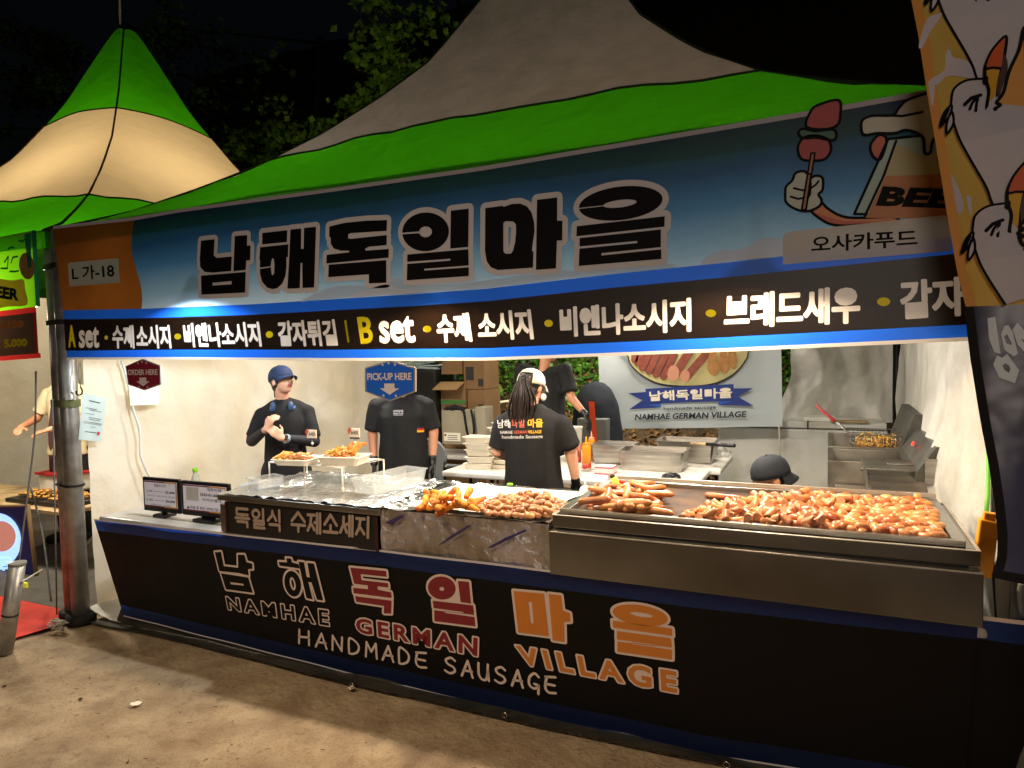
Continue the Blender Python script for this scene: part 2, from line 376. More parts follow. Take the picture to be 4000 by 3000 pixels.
mat('sleeve_navy', '#14161f', .7); mat('cap_blue', '#172a4e', .8, bump=.2, bscale=200); mat('cap_white', '#e9e3cf', .85, bump=.35, bscale=26); mat('cap_black', '#1d222b', .8, bump=.3, bscale=150)
mat('phone_blue', '#3a5478', .35); mat('glove_black', '#0d0d0f', .3, bump=.6, bscale=40, bdist=.01); mat('watch', '#aebccb', .3, .5)
mat('white_plastic', '#e4e0d4', .35); mat('tray_beige', '#e5dcc8', .55, bump=.2, bscale=60); mat('rack_white', '#e3ddcf', .4)
mat('sauce_black', '#0d0908', .2); mat('acrylic', '#e6ecec', .08, trans=.85, alpha=.55); mat('acrylic_box', '#eef3f4', .05, trans=.6, alpha=.4)
mat('cap_green', '#86c81a', .35, transl=.2); mat('bottle_pet', '#c9d6cf', .08, trans=.7, alpha=.6)
mat('ketchup', '#b03a20', .3); mat('bottle_red', '#cf8a70', .35, col2='#b0391e', vscale=16, vlo=.45, vhi=.6); mat('mustard', '#dd8a12', .35); mat('nozzle', '#e29a80', .5)
mat('cardboard', '#94734c', .8, col2='#836342', vscale=3, bump=.15); mat('cardboard_in', '#a9875a', .85); mat('box_green', '#3f7a36', .7); mat('box_ink', '#35352f', .8); mat('bag_paper', '#a39a83', .8, col2='#93886f', vscale=3)
mat('red_ink', '#b8302a', .7); mat('black_cloth', '#0e0e10', .9, bump=.3)
mat('chair_grey', '#73777a', .35); mat('chair_beige', '#cfc2a4', .35); mat('orange_box', '#b4571b', .6); mat('jacket', '#1c222a', .9, bump=.5, bscale=8, bdist=.03); mat('orange_cloth', '#d9481a', .7); mat('grey_box', '#6f716b', .7)
mat('freezer', '#d6d5cd', .5, col2='#a9a594', vscale=3, vlo=.5, vhi=.8); mat('panel_dark', '#3c3c39', .45, .5, col2='#5c5a52', vscale=6); mat('wire', '#8f8a80', .35, .9); mat('handle_red', '#b1212a', .4)
mat('led_red', '#ff2a20', emit=2.5); mat('lamp_glow', '#fff0d8', emit=22, emcol='#ffe2b8'); mat('lamp_glow_cool', '#eaf3ff', emit=22)
mat('oil_dark', '#2a2418', .15); mat('yellow_orange', '#f39a10', .45); mat('cable_green', '#67b83a', .5); mat('cable_white', '#d9dcdc', .5)
mat('hex_red', '#8c2238', .45); mat('hex_blue', '#2468dc', .4); mat('hex_edge', '#b9b2ae', .4, .3); mat('sign_ink', '#e9dcdc', .5)
mat('display_face', '#d9d6e2', .35, emit=.16, emcol='#d9d6e2'); mat('display_ink', '#3b3840', .6); mat('display_red', '#7a2836', .5); mat('display_gold', '#c98a22', .5)  # display_face has a slight glow added to brighten the sheets
mat('sign_box_face', '#191512', .55, bump=.1); mat('sign_box_edge', '#3a1216', .5); mat('sign_text', '#a08a78', .6)
mat('flag_yellow', '#d2ab4a', .6, col2='#dcbf62', vscale=2, transl=.3, bump=.5, bscale=2.4, bdist=.05); mat('flag_dark', '#33324a', .36, col2='#44445c', vscale=3, transl=.25, bump=.6, bscale=3, bdist=.05, spec=.7)
mat('flag_white', '#dbd7e4', .6, transl=.3, bump=.5, bscale=2.4, bdist=.05); mat('flag_edge', '#cf8a2c', .6); mat('flag_hem', '#0d0b0d', .9); mat('flag_orange', '#c9541a', .6); mat('flag_gold', '#cf9a10', .6); mat('flag_brown', '#3a1c1c', .6); mat('flag_tan', '#cd8f3c', .6); mat('flag_letter', '#d3dbe3', .5)
mat('poster', '#c9d3d6', .5, bump=.25, bscale=2.5, bdist=.02, transl=.15); mat('plate_art', '#c3b87e', .6); mat('art_saus', '#8f4a35', .6, col2='#7a3626', vscale=20); mat('art_slice', '#c58a6c', .6); mat('art_fry', '#b58248', .6, col2='#a06a30', vscale=20); mat('ribbon', '#16307e', .6); mat('ribbon2', '#2355b5', .6); mat('ink_navy', '#1b2230', .6); mat('ink_cream', '#efe4cf', .6)
mat('leaf_ivy', '#4c8022', .5, rnd=0, col2='#284c12', vscale=14, transl=.2); mat('leaf_ivy2', '#7fb030', .5, col2='#4d7c22', vscale=10, transl=.2); mat('leaf_litter', '#8a6430', .9, col2='#5a4020', vscale=9); mat('hill_soil', '#4a3820', .95, col2='#2e2614', vscale=3, bump=.8, bscale=9, bdist=.05)
mat('leaf_tree', '#5c8438', .6, col2='#2a451c', vscale=1.3, transl=.25, vlo=.4, vhi=.6); mat('leaf_lamplit', '#a6d444', .5, col2='#6d9a30', vscale=4, transl=.3); mat('bark', '#1c1712', .9, bump=.5)  # brighter leaf copy: light on the near leaves put into its colour
mat('flag_de_red', '#c01820', .6); mat('flag_de_gold', '#e8b820', .6)
mat('nb_green', '#7cb82a', .5, transl=.55, tcol='#86e018'); mat('nb_orange', '#d88a4a', .5, transl=.5); mat('nb_red', '#c9302c', .5, transl=.3); mat('nb_brown', '#8a6a35', .5); mat('nb_teal', '#1c6a4e', .5, transl=.3)
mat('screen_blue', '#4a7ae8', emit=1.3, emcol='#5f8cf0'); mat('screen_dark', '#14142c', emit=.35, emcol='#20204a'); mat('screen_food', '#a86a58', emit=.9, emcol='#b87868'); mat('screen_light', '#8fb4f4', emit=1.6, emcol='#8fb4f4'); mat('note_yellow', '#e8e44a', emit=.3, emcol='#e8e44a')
mat('apron', '#5a3a38', .8); mat('cloth_cream', '#d9c8a0', .8, bump=.5, bscale=14); mat('wood_leg', '#c2a878', .7, col2='#9a8058', vscale=9)
mat('terminal', '#c9ccd0', .4); mat('terminal_pink', '#d98f86', .5); mat('terminal_dark', '#5a6470', .3); mat('red_mat', '#b8352c', .6)
mat('film_box', '#d9c6c0', .6); mat('rubber_band', '#a5998a', .6); mat('lime', '#b9c81a', .6); mat('bag_clear', '#c9ccc6', .2, trans=.3, alpha=.6, bump=.8, bscale=20)

# ================================================================== SETTING
ground = grid('ground', lambda u, v: V(((u-.5)*90, -30+v*60, 0)), 60, 40, MATS['soil']); tag(ground, kind='structure')
# finer dirt near the stall, 4 mm above, gently uneven
def dirt(u, v):
    x = -1.6+u*7.6; y = -2.6+v*2.75; e = min(u, 1-u, v, 1-v)*8
    return V((x, y, .004+min(e, 1)*(.012+.010*nz((x, y, 0), 1.3)+.008*nz((x, y, 3), 6)+.005*nz((x, y, 9), 16))))
tag(grid('dirt_path', dirt, 190, 90, MATS['soil']), kind='structure')
sheet = grid('ground_sheet', lambda u, v: V((.12+u*4.95, +.045+.015*math.sin(u*9)+.02*nz((u*4, 0, 0), 1)+v*4.9, .031+.012*max(0, nz((u*9, v*30, 1), 1.2))*(1 if v < .1 else .3))), 120, 60, MATS['sheet_black'])
tag(sheet, kind='structure')
c1, c2, c3, c4 = PZ(0, 2330, .03), PZ(255, 2400, .03), PZ(250, 2455, .03), PZ(-20, 2545, .03)
cv = [V((-4.6, .12, .034)), V((-.02, .12, .034)), V((-.02, -.06, .034)), V((-.08, -.36, .034)), V((-4.6, -.5, .034))]
tag(pyd('carpet', cv, [(0, 1, 2, 3, 4)], MATS['carpet']), 'red carpet laid in front of the neighbouring stall', None, kind='structure')
tag(pyd('neighbour_floor', [V(q) for q in ((-5, .13, .03), (-.05, .13, .03), (-.05, 5, .03), (-5, 5, .03))], [(0, 1, 2, 3)], MATS['floor_tile']), kind='structure')
# hillside behind the stalls
def hill_z(x, y): 
    t = max(0, y-5.35)
    return .0+min(t, .5)*.9+max(0, t-.5)*.95+.10*nz((x, y, 0), .9)*min(1, t*2)-.004
hill = grid('hillside', lambda u, v: V((-22+u*44, 5.1+v*v*16, hill_z(-22+u*44, 5.1+v*v*16))), 110, 46, MATS['hill_soil']); tag(hill, kind='structure')

def leafmesh(name, pts, size, m, seed=1, tri=False, droop=.3):
    rnd = random.Random(seed); v = []; f = []
    for p in pts:
        s = size*rnd.uniform(.6, 1.35); a = rnd.uniform(0, 6.283); d = V((math.cos(a), math.sin(a), rnd.uniform(-.9, .5)-droop)).normalized()
        n = V((rnd.uniform(-1, 1), rnd.uniform(-1, 1), rnd.uniform(.1, 1))); w_ = d.cross(n).normalized()*s*.42; p = V(p); b = len(v)
        up = d.cross(w_).normalized()*s*.12
        v += [p, p+d*s*.45+w_+up, p+d*s, p+d*s*.45-w_+up]; f += [(b, b+1, b+2), (b, b+2, b+3)]
    return pyd(name, v, f, m)
rnd = random.Random(3)
pts = []; pts2 = []
for i in range(15000):
    x = rnd.uniform(-1.6, 4.6); y = 5.9+rnd.random()**1.3*3.2; z = hill_z(x, y)
    if z < .95+.35*nz((x, y, 2), 1.1)+rnd.uniform(-.1, .1): continue
    p = (x, y, z+.03+rnd.random()*.16*(1+nz((x, y, 5), 1.5))); (pts if rnd.random() < .72 else pts2).append(p)
tag(leafmesh('ivy', pts, .085, MATS['leaf_ivy'], 1), 'dark green ivy covering the bank behind the stall', 'ivy', kind='stuff')
tag(leafmesh('ivy_young', pts2, .075, MATS['leaf_ivy2'], 2), 'light green young ivy leaves among the dark ivy', 'ivy', kind='stuff')
pts = []
for i in range(9000):
    x = rnd.uniform(-1.6, 4.6); y = rnd.uniform(5.3, 6.9); pts.append((x, y, hill_z(x, y)+.012))
tag(leafmesh('leaf_litter', pts, .06, MATS['leaf_litter'], 3, droop=0), 'dry brown leaves lying on the foot of the bank', 'leaf litter', kind='stuff')
# small straws and crumbs on the dirt
bm = bmesh.new()
for i in range(220):
    x = rnd.uniform(.2, 4.6); y = rnd.uniform(-1.9, -.25); a = rnd.uniform(0, 3.14); l = rnd.uniform(.004, .013)
    box(bm, -l, l, -.0012, .0012, 0, .002, mtx=Matrix.Translation((x, y, .024+.02*rnd.random()*.2))@Matrix.Rotation(a, 4, 'Z'))
tag(bmo('straw', bm, MATS['leaf_litter']), 'bits of pale straw scattered over the dirt', 'straw', kind='stuff')
bm = bmesh.new()
for i in range(35):
    x = rnd.uniform(.0, 4.6); y = rnd.uniform(-1.9, -.25); s = rnd.uniform(.004, .011)
    bmesh.ops.create_icosphere(bm, subdivisions=1, radius=s, matrix=Matrix.Translation((x, y, .018+s*.4))@Matrix.Scale(.6, 4, (0, 0, 1)))
tag(bmo('pebbles', bm, MATS['hill_soil']), 'small dark pebbles and clods on the dirt', 'pebbles', kind='stuff')

# ================================================================== TREES
def tree(label, base, h, lean, clusters, lm, seed, lsize=.16):
    t = thing('tree', label, 'tree', base, 'dark trees behind the tents')
    rr = random.Random(seed); top = V(base)+V((lean[0], lean[1], h))
    bm = bmesh.new()
    trunk = [V(base).lerp(top, k/6)+V((.15*nz((k, seed, 0)), .15*nz((k, seed, 5)), 0))*(k > 0) for k in range(7)]
    trunk[0].z -= .3
    tube(bm, trunk, [.22*(1-k/8) for k in range(7)], 8)
    P = []
    for (c, r, n) in clusters:
        c = V(c); a = trunk[min(6, 2+int(rr.random()*4))]
        tube(bm, [a, a.lerp(c, .5)+V((0, 0, .25)), c], [.07, .045, .015], 5)
        subs = [c+V((rr.gauss(0, 1), rr.gauss(0, 1), rr.gauss(0, .6)))*r*.55 for _ in range(9)]
        for s in subs: tube(bm, [c, s], [.018, .006], 4)
        for i in range(n):
            s = rr.choice(subs); P.append(s+V((rr.gauss(0, 1), rr.gauss(0, 1), rr.gauss(0, .55)))*r*.26)
    bmo('trunk', bm, MATS['bark'], t); o = leafmesh('crown', P, lsize, lm, seed)
    o.parent = t; o.location = -V(base)
    return t
def cl(px, py, y, r, n): return (PY(px, py, y), r, n)
tree('dim leafy tree at far left behind the neighbouring tent peak', (-6.2, 9.5, 3.6), 5, (.5, 0), [cl(60, 120, 9.0, .8, 380), cl(170, 290, 8.6, .7, 420), cl(260, 230, 8.6, .6, 380), cl(110, 380, 8.8, .6, 300), cl(-60, 500, 8.8, .9, 300), cl(280, 330, 8.4, .5, 300)], MATS['leaf_tree'], 11)
tree('dim tree between the two tent peaks, mostly lost in the dark', (-2.4, 9.8, 3.8), 5, (0, 0), [cl(640, 150, 9.4, .7, 260), cl(800, 120, 9.6, .9, 260), cl(730, 420, 9.2, .7, 240), cl(900, 560, 8.8, .8, 330), cl(960, 330, 9.4, .9, 240), cl(850, 640, 8.6, .5, 220)], MATS['leaf_tree'], 12)
tree('tree with yellow green leaves hanging beside the grey tent peak', (-.2, 8.6, 3.0), 3.6, (.4, -.5), [cl(1480, 30, 6.6, .42, 200), cl(1540, 120, 6.6, .28, 90), cl(1450, 230, 6.4, .36, 170), cl(1560, 190, 6.6, .4, 190), cl(1480, 350, 6.4, .36, 200), cl(1600, 290, 6.6, .4, 210), cl(1700, 120, 6.8, .4, 110), cl(1400, 420, 6.6, .3, 90)], MATS['leaf_lamplit'], 13, .125)
tree('low leafy branches above the green eave left of the grey canopy', (-1.2, 8.4, 2.8), 2.6, (.2, -.4), [cl(1280, 510, 6.8, .3, 120), cl(1180, 545, 6.8, .28, 140), cl(1050, 610, 6.8, .4, 220), cl(1000, 560, 7.2, .5, 160), cl(1120, 470, 7.4, .5, 110)], MATS['leaf_lamplit'], 14, .12)

# ================================================================== TENTS
GP = [(0, 5.38), (.05, 5.13), (.12, 4.72), (.17, 4.42), (.2, 4.28), (.25, 4.06), (.31, 3.8), (.42, 3.49), (.51, 3.26), (.63, 3.0), (.75, 2.8), (.87, 2.62), (1, 2.49)]
def gz(m):
    for (a, za), (b, zb) in zip(GP, GP[1:]):
        if m <= b: t = (m-a)/(b-a); return za+(zb-za)*t
    return GP[-1][1]
def rho(dx, dy):
    ch = max(abs(dx), abs(dy)); r = math.hypot(dx, dy)/math.sqrt(2); k = min(1, ch/2.5); w_ = .17*(1-k**5)+.6*max(0, 1-k/.12)
    return (r*w_+ch*(1-w_))/2.5
def canopy(t, cx, cy, bands, seams, m0=.035, drop=0):
    # four faces, each band one sheet per canopy
    def pt(face, s, m):   # s in -1..1 across the face, m 0..1 down the face
        a = m*2.5; b = s*m*2.5
        dx, dy = ((b, -a), (a, b), (-b, a), (-a, -b))[face]
        zz = gz(min(1, rho(dx, dy)))+.085*max(0, m-.3)*(abs(nz((dx*1.1+dy*.9, dx*.9-dy*.9, cx), 1.5))-.2)*(1-m)*4
        return V((cx+dx, cy+dy, zz+.012*nz((dx, dy, cx), 2.2)*min(1, m*3)))
    for (nm, ma, mb, mm) in bands:
        v = []; f = []; nu, nv = 22, max(4, int((mb-ma)*34))
        for face in range(4):
            b0 = len(v)
            for j in range(nv+1):
                for i in range(nu+1): v.append(pt(face, -1+2*i/nu, ma+(mb-ma)*j/nv))
            for j in range(nv):
                for i in range(nu):
                    q = b0+j*(nu+1)+i; f.append((q, q+nu+1, q+nu+2, q+1))
        pyd(nm, v, f, mm, t, True)
    for (ma, mm) in seams:       # horizontal seams
        bm = bmesh.new(); P = []
        for face in range(4): P += [pt(face, -1+2*i/22, ma)+V((0, 0, .004)) for i in range(22)]
        tube(bm, P, .008, 5, closed=True); bmo('seam', bm, mm, t)
    for k, (sx, sy) in enumerate(((1, -1), (1, 1), (-1, 1), (-1, -1))):
        for (nm, ma, mb, mm) in bands:
            bm = bmesh.new(); P = []
            for i in range(15):
                m = ma+(mb-ma)*i/14; P.append(V((cx+sx*m*2.5, cy+sy*m*2.5, gz(m)+.006)))
            tube(bm, P, .009, 5); bmo('seam', bm, MATS['seam_brown'] if mm is MATS['canvas_cream'] else MATS['seam_dark'], t)
def valance(t, cx, cy, mm):
    for face in range(4):
        def f(u, v):
            s = (-1+2*u)*2.5; a = 2.5; dx, dy = ((s, -a), (a, s), (-s, a), (-a, -s))[face]
            return V((cx+dx*.996, cy+dy*.996, 2.39+.105*v))
        grid('valance', f, 30, 2, mm, t)
# main tent
mt = thing('market_tent', 'green and grey peaked market tent sheltering the sausage stall', 'tent', (2.5, 2.5, 0), 'peaked market tents')
canopy(mt, 2.5, 2.5, [('green_peak', .02, .19, MATS['canvas_green']), ('grey_panel', .19, .63, MATS['canvas_grey']), ('green_skirt', .63, 1.0, MATS['canvas_green'])], [(.19, MATS['seam_dark']), (.63, MATS['seam_dark'])])
ng = thing('market_tent', 'glowing green and cream peaked tent over the neighbouring stall', 'tent', (-2.5, 2.5, 0), 'peaked market tents')
canopy(ng, -2.55, 2.5, [('green_peak', .035, .228, MATS['canvas_green']), ('cream_panel', .228, .63, MATS['canvas_cream']), ('green_skirt', .63, 1.0, MATS['canvas_green'])], [(.228, MATS['seam_dark']), (.63, MATS['seam_dark'])])
LT('finial', [(.09, 5.02), (.075, 5.1), (.07, 5.22), (.05, 5.3), (.03, 5.33)], (-2.55, 2.5, 0), MATS['black_plastic'], ng)
T('guy_rope', [PY(470, 95, 2.5), PY(465, -120, 2.5)], .011, MATS['rope'], ng)
def tent_frame(t, x0, x1, y0, y1, legs, base=True):
    for (x, y) in legs:
        LT('pole', [(.052, .0), (.052, 2.50)], (x, y, 0), MATS['steel_pole'], t, 20)
        if base: LT('pole_base', [(.085, .0), (.085, .07), (.06, .075)], (x, y, 0), MATS['rubber'], t, 20)
    for (a, b) in (((x0, y0), (x1, y0)), ((x1, y0), (x1, y1)), ((x1, y1), (x0, y1)), ((x0, y1), (x0, y0))):
        bm = bmesh.new(); tube(bm, [(a[0], a[1], 2.47), (b[0], b[1], 2.47)], .03, 8); bmo('roof_beam', bm, MATS['black_metal'], t)
tent_frame(mt, .05, 4.98, .06, 4.95, [(.02, .06), (4.98, .12)])
for (x, y) in ((.02, 4.95), (4.97, 4.93)): LT('pole', [(.028, .0), (.028, 2.50)], (x, y, 0), MATS['black_metal'], mt)
tent_frame(ng, -5, -.1, .06, 4.95, [(-.10, .09), (-5, .09), (-5, 4.95), (-.1, 4.95)])
# straps tying the two front legs together
for z, h, mm, lab in ((1.42, .045, 'strap_olive', 'olive webbing strap binding the twin tent legs'), (.90, .014, 'black_plastic', 'thin black tie round the right tent leg below the olive strap'), (2.28, .03, 'black_metal', 'black clamp round the tent legs beside the orange banner end'), (1.93, .03, 'black_cloth', 'dark knotted tie round the tent legs at the banner seam')):
    bm = bmesh.new(); r = .056; P = []
    for k in range(24):
        a = k/24*2*math.pi; c = V((.02, .06)) if math.cos(a) > 0 else V((-.10, .09)); P.append(V((c.x+r*math.cos(a), c.y+r*math.sin(a), z)))
    rings = [[bm.verts.new(p+V((0, 0, dz))) for p in P] for dz in (-h/2, h/2)]
    for k in range(24): bm.faces.new((rings[0][k], rings[0][(k+1) % 24], rings[1][(k+1) % 24], rings[1][k]))
    o = bmo('strap', bm, MATS[mm]); md = o.modifiers.new('thickness', 'SOLIDIFY'); md.thickness = .006; md.offset = 1
    tag(o, lab, 'strap')
valance(mt, 2.5, 2.5, MATS['canvas_green']); valance(ng, -2.55, 2.5, MATS['canvas_green'])
# side walls of the main tent
def wall_fold(a, z, k, amp=.035):
    return amp*nz((a*1.3, z*.9, k), 1)+.022*nz((a*3.2, z*1.6, k), 1.4)+.010*nz((a*8, z*7, k), 1)+.014*nz((a*6, z*.5, k+3), 1)*max(0, 1-z*.35)
wl = grid('tent_wall', lambda u, v: V((.02+wall_fold(u*3.9, v*2.5, 1)+(.12*(1-v)**3*(.5+.5*math.sin(u*40))*.3), .16+u*3.75, .012+v*2.46)), 110, 80, MATS['wall_cream'])
tag(wl, 'wrinkled cream canvas side wall at the left of the stall', 'tent wall')
# its loose foot lying inward
tag(grid('wall_flap', lambda u, v: V((.03+v*.33*(.6+.4*math.sin(u*5+1)), .10+u*1.1, .045+.05*(1-v)**2+.01*nz((u*8, v*5, 3), 1))), 40, 14, MATS['wall_white']), 'pale foot of the side wall folded onto the ground by the tent leg', 'tent wall')
wr = grid('tent_wall', lambda u, v: V((4.99-.03+wall_fold(u*4.7, v*2.4, 5, .05)-.10*math.exp(-((v-.38)/.12)**2)*math.exp(-((u-.35)/.25)**2), .2+u*4.65, .02+v*2.42)), 120, 80, MATS['wall_white'])
tag(wr, 'wrinkled white canvas side wall at the right behind the fryer', 'tent wall')
def backw(u, v):
    x0 = 3.9+.10*(1-abs(v-.5)*2)*0+.12*math.sin(v*3.0)+.05*nz((0, v*5, 2), 1)
    return V((x0+u*(4.93-x0), 4.9+wall_fold(u*2, v*2.6, 9, .07)+.09*nz((u*2.2+v*1.5, v*2.2, 4), 1.7), .9+v*1.55))
tag(grid('tent_wall', backw, 60, 60, MATS['wall_white']), 'slack white back sheet hanging above the chest freezer', 'tent wall')
# ================================================================== TITLE BANNER (hangs across the front, plane y = 0)
def pxp0(x, y): q = PY(x, y, 0); return (q.x, q.z)
P0 = lambda a, b, k: V((a, -.0028-.0015*k, b))
def interp(tab, x):
    if x <= tab[0][0]: return tab[0][1]
    for (a, p), (b, q) in zip(tab, tab[1:]):
        if x <= b: return p+(q-p)*(x-a)/(b-a)
    return tab[-1][1]
BT = [pxp0(*q) for q in ((196, 895), (525, 860), (700, 829), (1300, 748), (1900, 663), (2200, 612), (3300, 428), (3618, 371), (4200, 268))]
BB = [pxp0(*q) for q in ((240, 1213), (560, 1206), (1000, 1188), (1600, 1150), (1900, 1128), (2400, 1070), (2800, 1030), (3300, 975), (3720, 928), (4200, 872))]
MB = [pxp0(*q) for q in ((250, 1402), (700, 1401), (1300, 1406), (1900, 1405), (2800, 1371), (3785, 1327), (4200, 1308))]
XE = 4.98
tb = thing('title_banner', 'wide blue title banner with large outlined Korean letters under the canopy edge', 'banner', (2.5, 0, 2.2))
def strip(name, x0, x1, top, bot, m, parent, y=0, n=90, wob=.0):
    ev = lambda c, v: c(v) if callable(c) else c
    def fn(u, v):
        X = ev(x0, v)+(ev(x1, v)-ev(x0, v))*u
        return V((X, y+wob*math.sin(X*7+v*2), interp(bot, X)*(1-v)+interp(top, X)*v))
    return grid(name, fn, n, 10, m, parent)
ob = lambda v: .79+.035*math.sin(v*5.5+.8)
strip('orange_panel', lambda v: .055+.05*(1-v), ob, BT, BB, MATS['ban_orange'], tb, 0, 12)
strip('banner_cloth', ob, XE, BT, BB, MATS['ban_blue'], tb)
strip('edge_tape', .06, XE, [(a, b+.016) for a, b in BT], [(a, b-.002) for a, b in BT], MATS['tape_grey'], tb, -.003)
strip('blue_stripe', .11, XE, [(a, b+.0) for a, b in BB], [(a, b-.055) for a, b in BB], MATS['ban_stripe'], tb, -.002)
ik = Ink(P0, pxp0)
# printed clouds and the faint snowy mountain along the lower edge
def cloud(pts, m, k=1): ik.poly(m, [[(p.x, p.y) for p in cat([V((*q, 0)) for q in pts], 5)]], k)
cloud([(1180, 1176), (1300, 1120), (1450, 1112), (1560, 1085), (1700, 1110), (1900, 1095), (2150, 1060), (2350, 1048), (2500, 1020), (2620, 1030), (2620, 1046), (2300, 1078), (1900, 1124), (1500, 1150), (1240, 1172)], 'art_cloud')
cloud([(2740, 1034), (2800, 985), (2900, 972), (2990, 930), (3060, 935), (3150, 945), (3150, 988), (2900, 1014)], 'art_cloud2')
cloud([(1370, 1160), (1450, 1128), (1510, 1112), (1555, 1126), (1640, 1140), (1500, 1152)], 'art_cloud2', 2)
def cring(o, cx, cy, rx, ry, hx, hy, tilt, hcx=None, hcy=None, slit=4):
    a = ell(cx, cy, rx, ry, tilt, 40, 180+slit*.6, 540-slit*.6); b = ell(hcx or cx, hcy or cy, hx, hy, tilt, 24, 180+slit*2.4, 540-slit*2.4)
    return [o(*q) for q in a+b[::-1]]
g = lambda o, s: [o(*q) for q in s]
TITLE = [
 [g(CB, [(165, 628), (262, 618), (256, 735), (280, 753), (386, 742), (381, 846), (250, 858), (190, 852), (160, 818), (156, 760)])],
 [g(CB, [(408, 595), (497, 588), (495, 665), (521, 663), (518, 768), (490, 771), (486, 838), (398, 848)])],
 [g(CB, [(165, 880), (486, 853), (482, 1001), (168, 1016)]), g(CB, [(247, 931), (386, 918), (385, 942), (248, 951)])],
 [g(CB, [(606, 573), (785, 553), (783, 638), (605, 655)])],
 [g(CB, [(590, 676), (793, 654), (790, 745), (779, 748), (779, 820), (772, 880), (750, 935), (715, 968), (680, 977), (640, 965), (605, 925), (590, 870), (588, 832), (667, 820), (672, 870), (680, 878), (690, 865), (694, 800), (688, 757), (678, 755), (670, 775), (665, 812), (588, 822), (590, 768), (585, 764)])],
 [g(CB, [(808, 548), (885, 541), (884, 687), (903, 687), (906, 537), (992, 528), (978, 965), (895, 968), (893, 788), (881, 788), (875, 970), (786, 973), (800, 740)])],
 [g(CB, [(1088, 526), (1200, 500), (1350, 485), (1502, 480), (1500, 558), (1240, 574), (1224, 582), (1222, 612), (1245, 615), (1500, 588), (1500, 660), (1370, 672), (1345, 686), (1348, 700), (1515, 688), (1513, 750), (1066, 792), (1069, 730), (1230, 712), (1230, 700), (1170, 700), (1120, 685), (1098, 650), (1097, 605), (1087, 600)])],
 [g(CB, [(1083, 801), (1497, 768), (1497, 930), (1372, 935), (1372, 870), (1080, 890)])],
 [cring(CB, 1780, 565, 168, 139, 46, 39, -4)],
 [g(CB, [(1962, 413), (2090, 398), (2087, 673), (1957, 685)])],
 [g(CB, [(1648, 728), (2087, 690), (2090, 806), (1770, 830), (1770, 843), (2090, 820), (2090, 882), (1645, 913), (1648, 795), (1957, 772), (1957, 758), (1648, 780)])],
 [g(CC, [(550, 395), (675, 378), (682, 386), (740, 365), (800, 362), (850, 382), (882, 425), (900, 490), (905, 560), (892, 640), (885, 700), (896, 708), (893, 822), (640, 839), (590, 820), (560, 775), (548, 700)]), g(CC, [(680, 500), (700, 488), (750, 490), (770, 510), (772, 560), (765, 640), (750, 700), (735, 722), (695, 722), (680, 705)])],
 [g(CC, [(922, 335), (1067, 318), (1067, 485), (1105, 485), (1103, 626), (1065, 628), (1058, 828), (914, 838)])],
 [cring(CC, 1524, 360, 303, 120, 121, 27, -7, 1518, 363, 3)],
 [g(CC, [(1208, 525), (1840, 453), (1838, 528), (1205, 597)])],
 [g(CC, [(1228, 610), (1812, 548), (1812, 675), (1385, 718), (1385, 735), (1815, 691), (1815, 760), (1222, 810), (1227, 686), (1642, 646), (1642, 630), (1228, 670)])]]
sg = []; ex = []
for gl in TITLE:
    L2 = [[pxp0(*q) for q in lp] for lp in gl]; v, f = tri_loops(L2)
    ik.add('ink_black', v, f, 3); sg += segs_of(L2); ex += [[v[i] for i in q] for q in f]
v, f = strokes(sg, .024, ex); ik.add('ink_dull', v, f, 2)
# booth number plate
ik.poly('label_plate', [[CA(*q) for q in ((700, 450), (1170, 406), (1190, 415), (1190, 470), (1203, 640), (1190, 651), (720, 686), (700, 680), (684, 470))]], 1)
ik.text('ink_black', 'L 가-18', [CA(*q) for q in ((722, 492), (1140, 452), (1152, 598), (730, 628))], .02, 2)
# company plate
ik.poly('plate_grey', [[CD(*q) for q in ((430, 870), (450, 842), (1470, 733), (1500, 742), (1510, 800), (1515, 965), (430, 1052), (428, 940))]], 4)
ik.text('ink_black', '오사카푸드', [CD(*q) for q in ((615, 870), (1295, 823), (1300, 935), (612, 978))], .022, 5)
ik.build(tb, {'art_cloud': 'printed_cloud', 'art_cloud2': 'printed_mountain', 'ink_black': 'black_lettering', 'ink_dull': 'letter_outline', 'label_plate': 'booth_number_plate', 'plate_grey': 'company_name_plate'})
# beer mug and gloved hand with skewer (printed)
ik = Ink(P0, pxp0)
def art(m, pts, k, o=CD, lw=.0045, smooth=True, outline=True):
    P = [o(*q) for q in pts]
    if smooth: P = [(p.x, p.y) for p in cat([V((*q, 0)) for q in P], 5)]
    ik.poly(m, [P], k)
    if outline: ik.line('ink_black', P, lw, k+1, True)
art('art_arm', [(600, 690), (660, 640), (720, 690), (800, 735), (900, 750), (1150, 745), (1150, 790), (950, 795), (800, 800), (700, 775)], 1)
art('art_arm2', [(640, 720), (720, 745), (820, 770), (1000, 775), (1000, 790), (800, 795), (700, 770)], 2, outline=False)
art('art_glass', [(1110, 240), (1500, 200), (1560, 740), (890, 725)], 1, smooth=False)
art('art_beer', [(1150, 300), (1240, 300), (1330, 345), (1480, 345), (1540, 560), (1080, 560)], 2, outline=False)
ik.poly('art_orange', [[CD(*q) for q in ((1095, 480), (1600, 465), (1640, 760), (965, 750))]], 3)
art('art_foam', [(935, 170), (945, 120), (1010, 92), (1140, 88), (1180, 40), (1260, -20), (1500, -60), (1700, 150), (1560, 260), (1470, 200), (1400, 250), (1380, 330), (1345, 330), (1330, 230), (1230, 185), (1150, 205), (1040, 205), (955, 215)], 4)
art('art_redlight', [(1050, 215), (1100, 245), (1060, 370), (1010, 350), (995, 280)], 2)
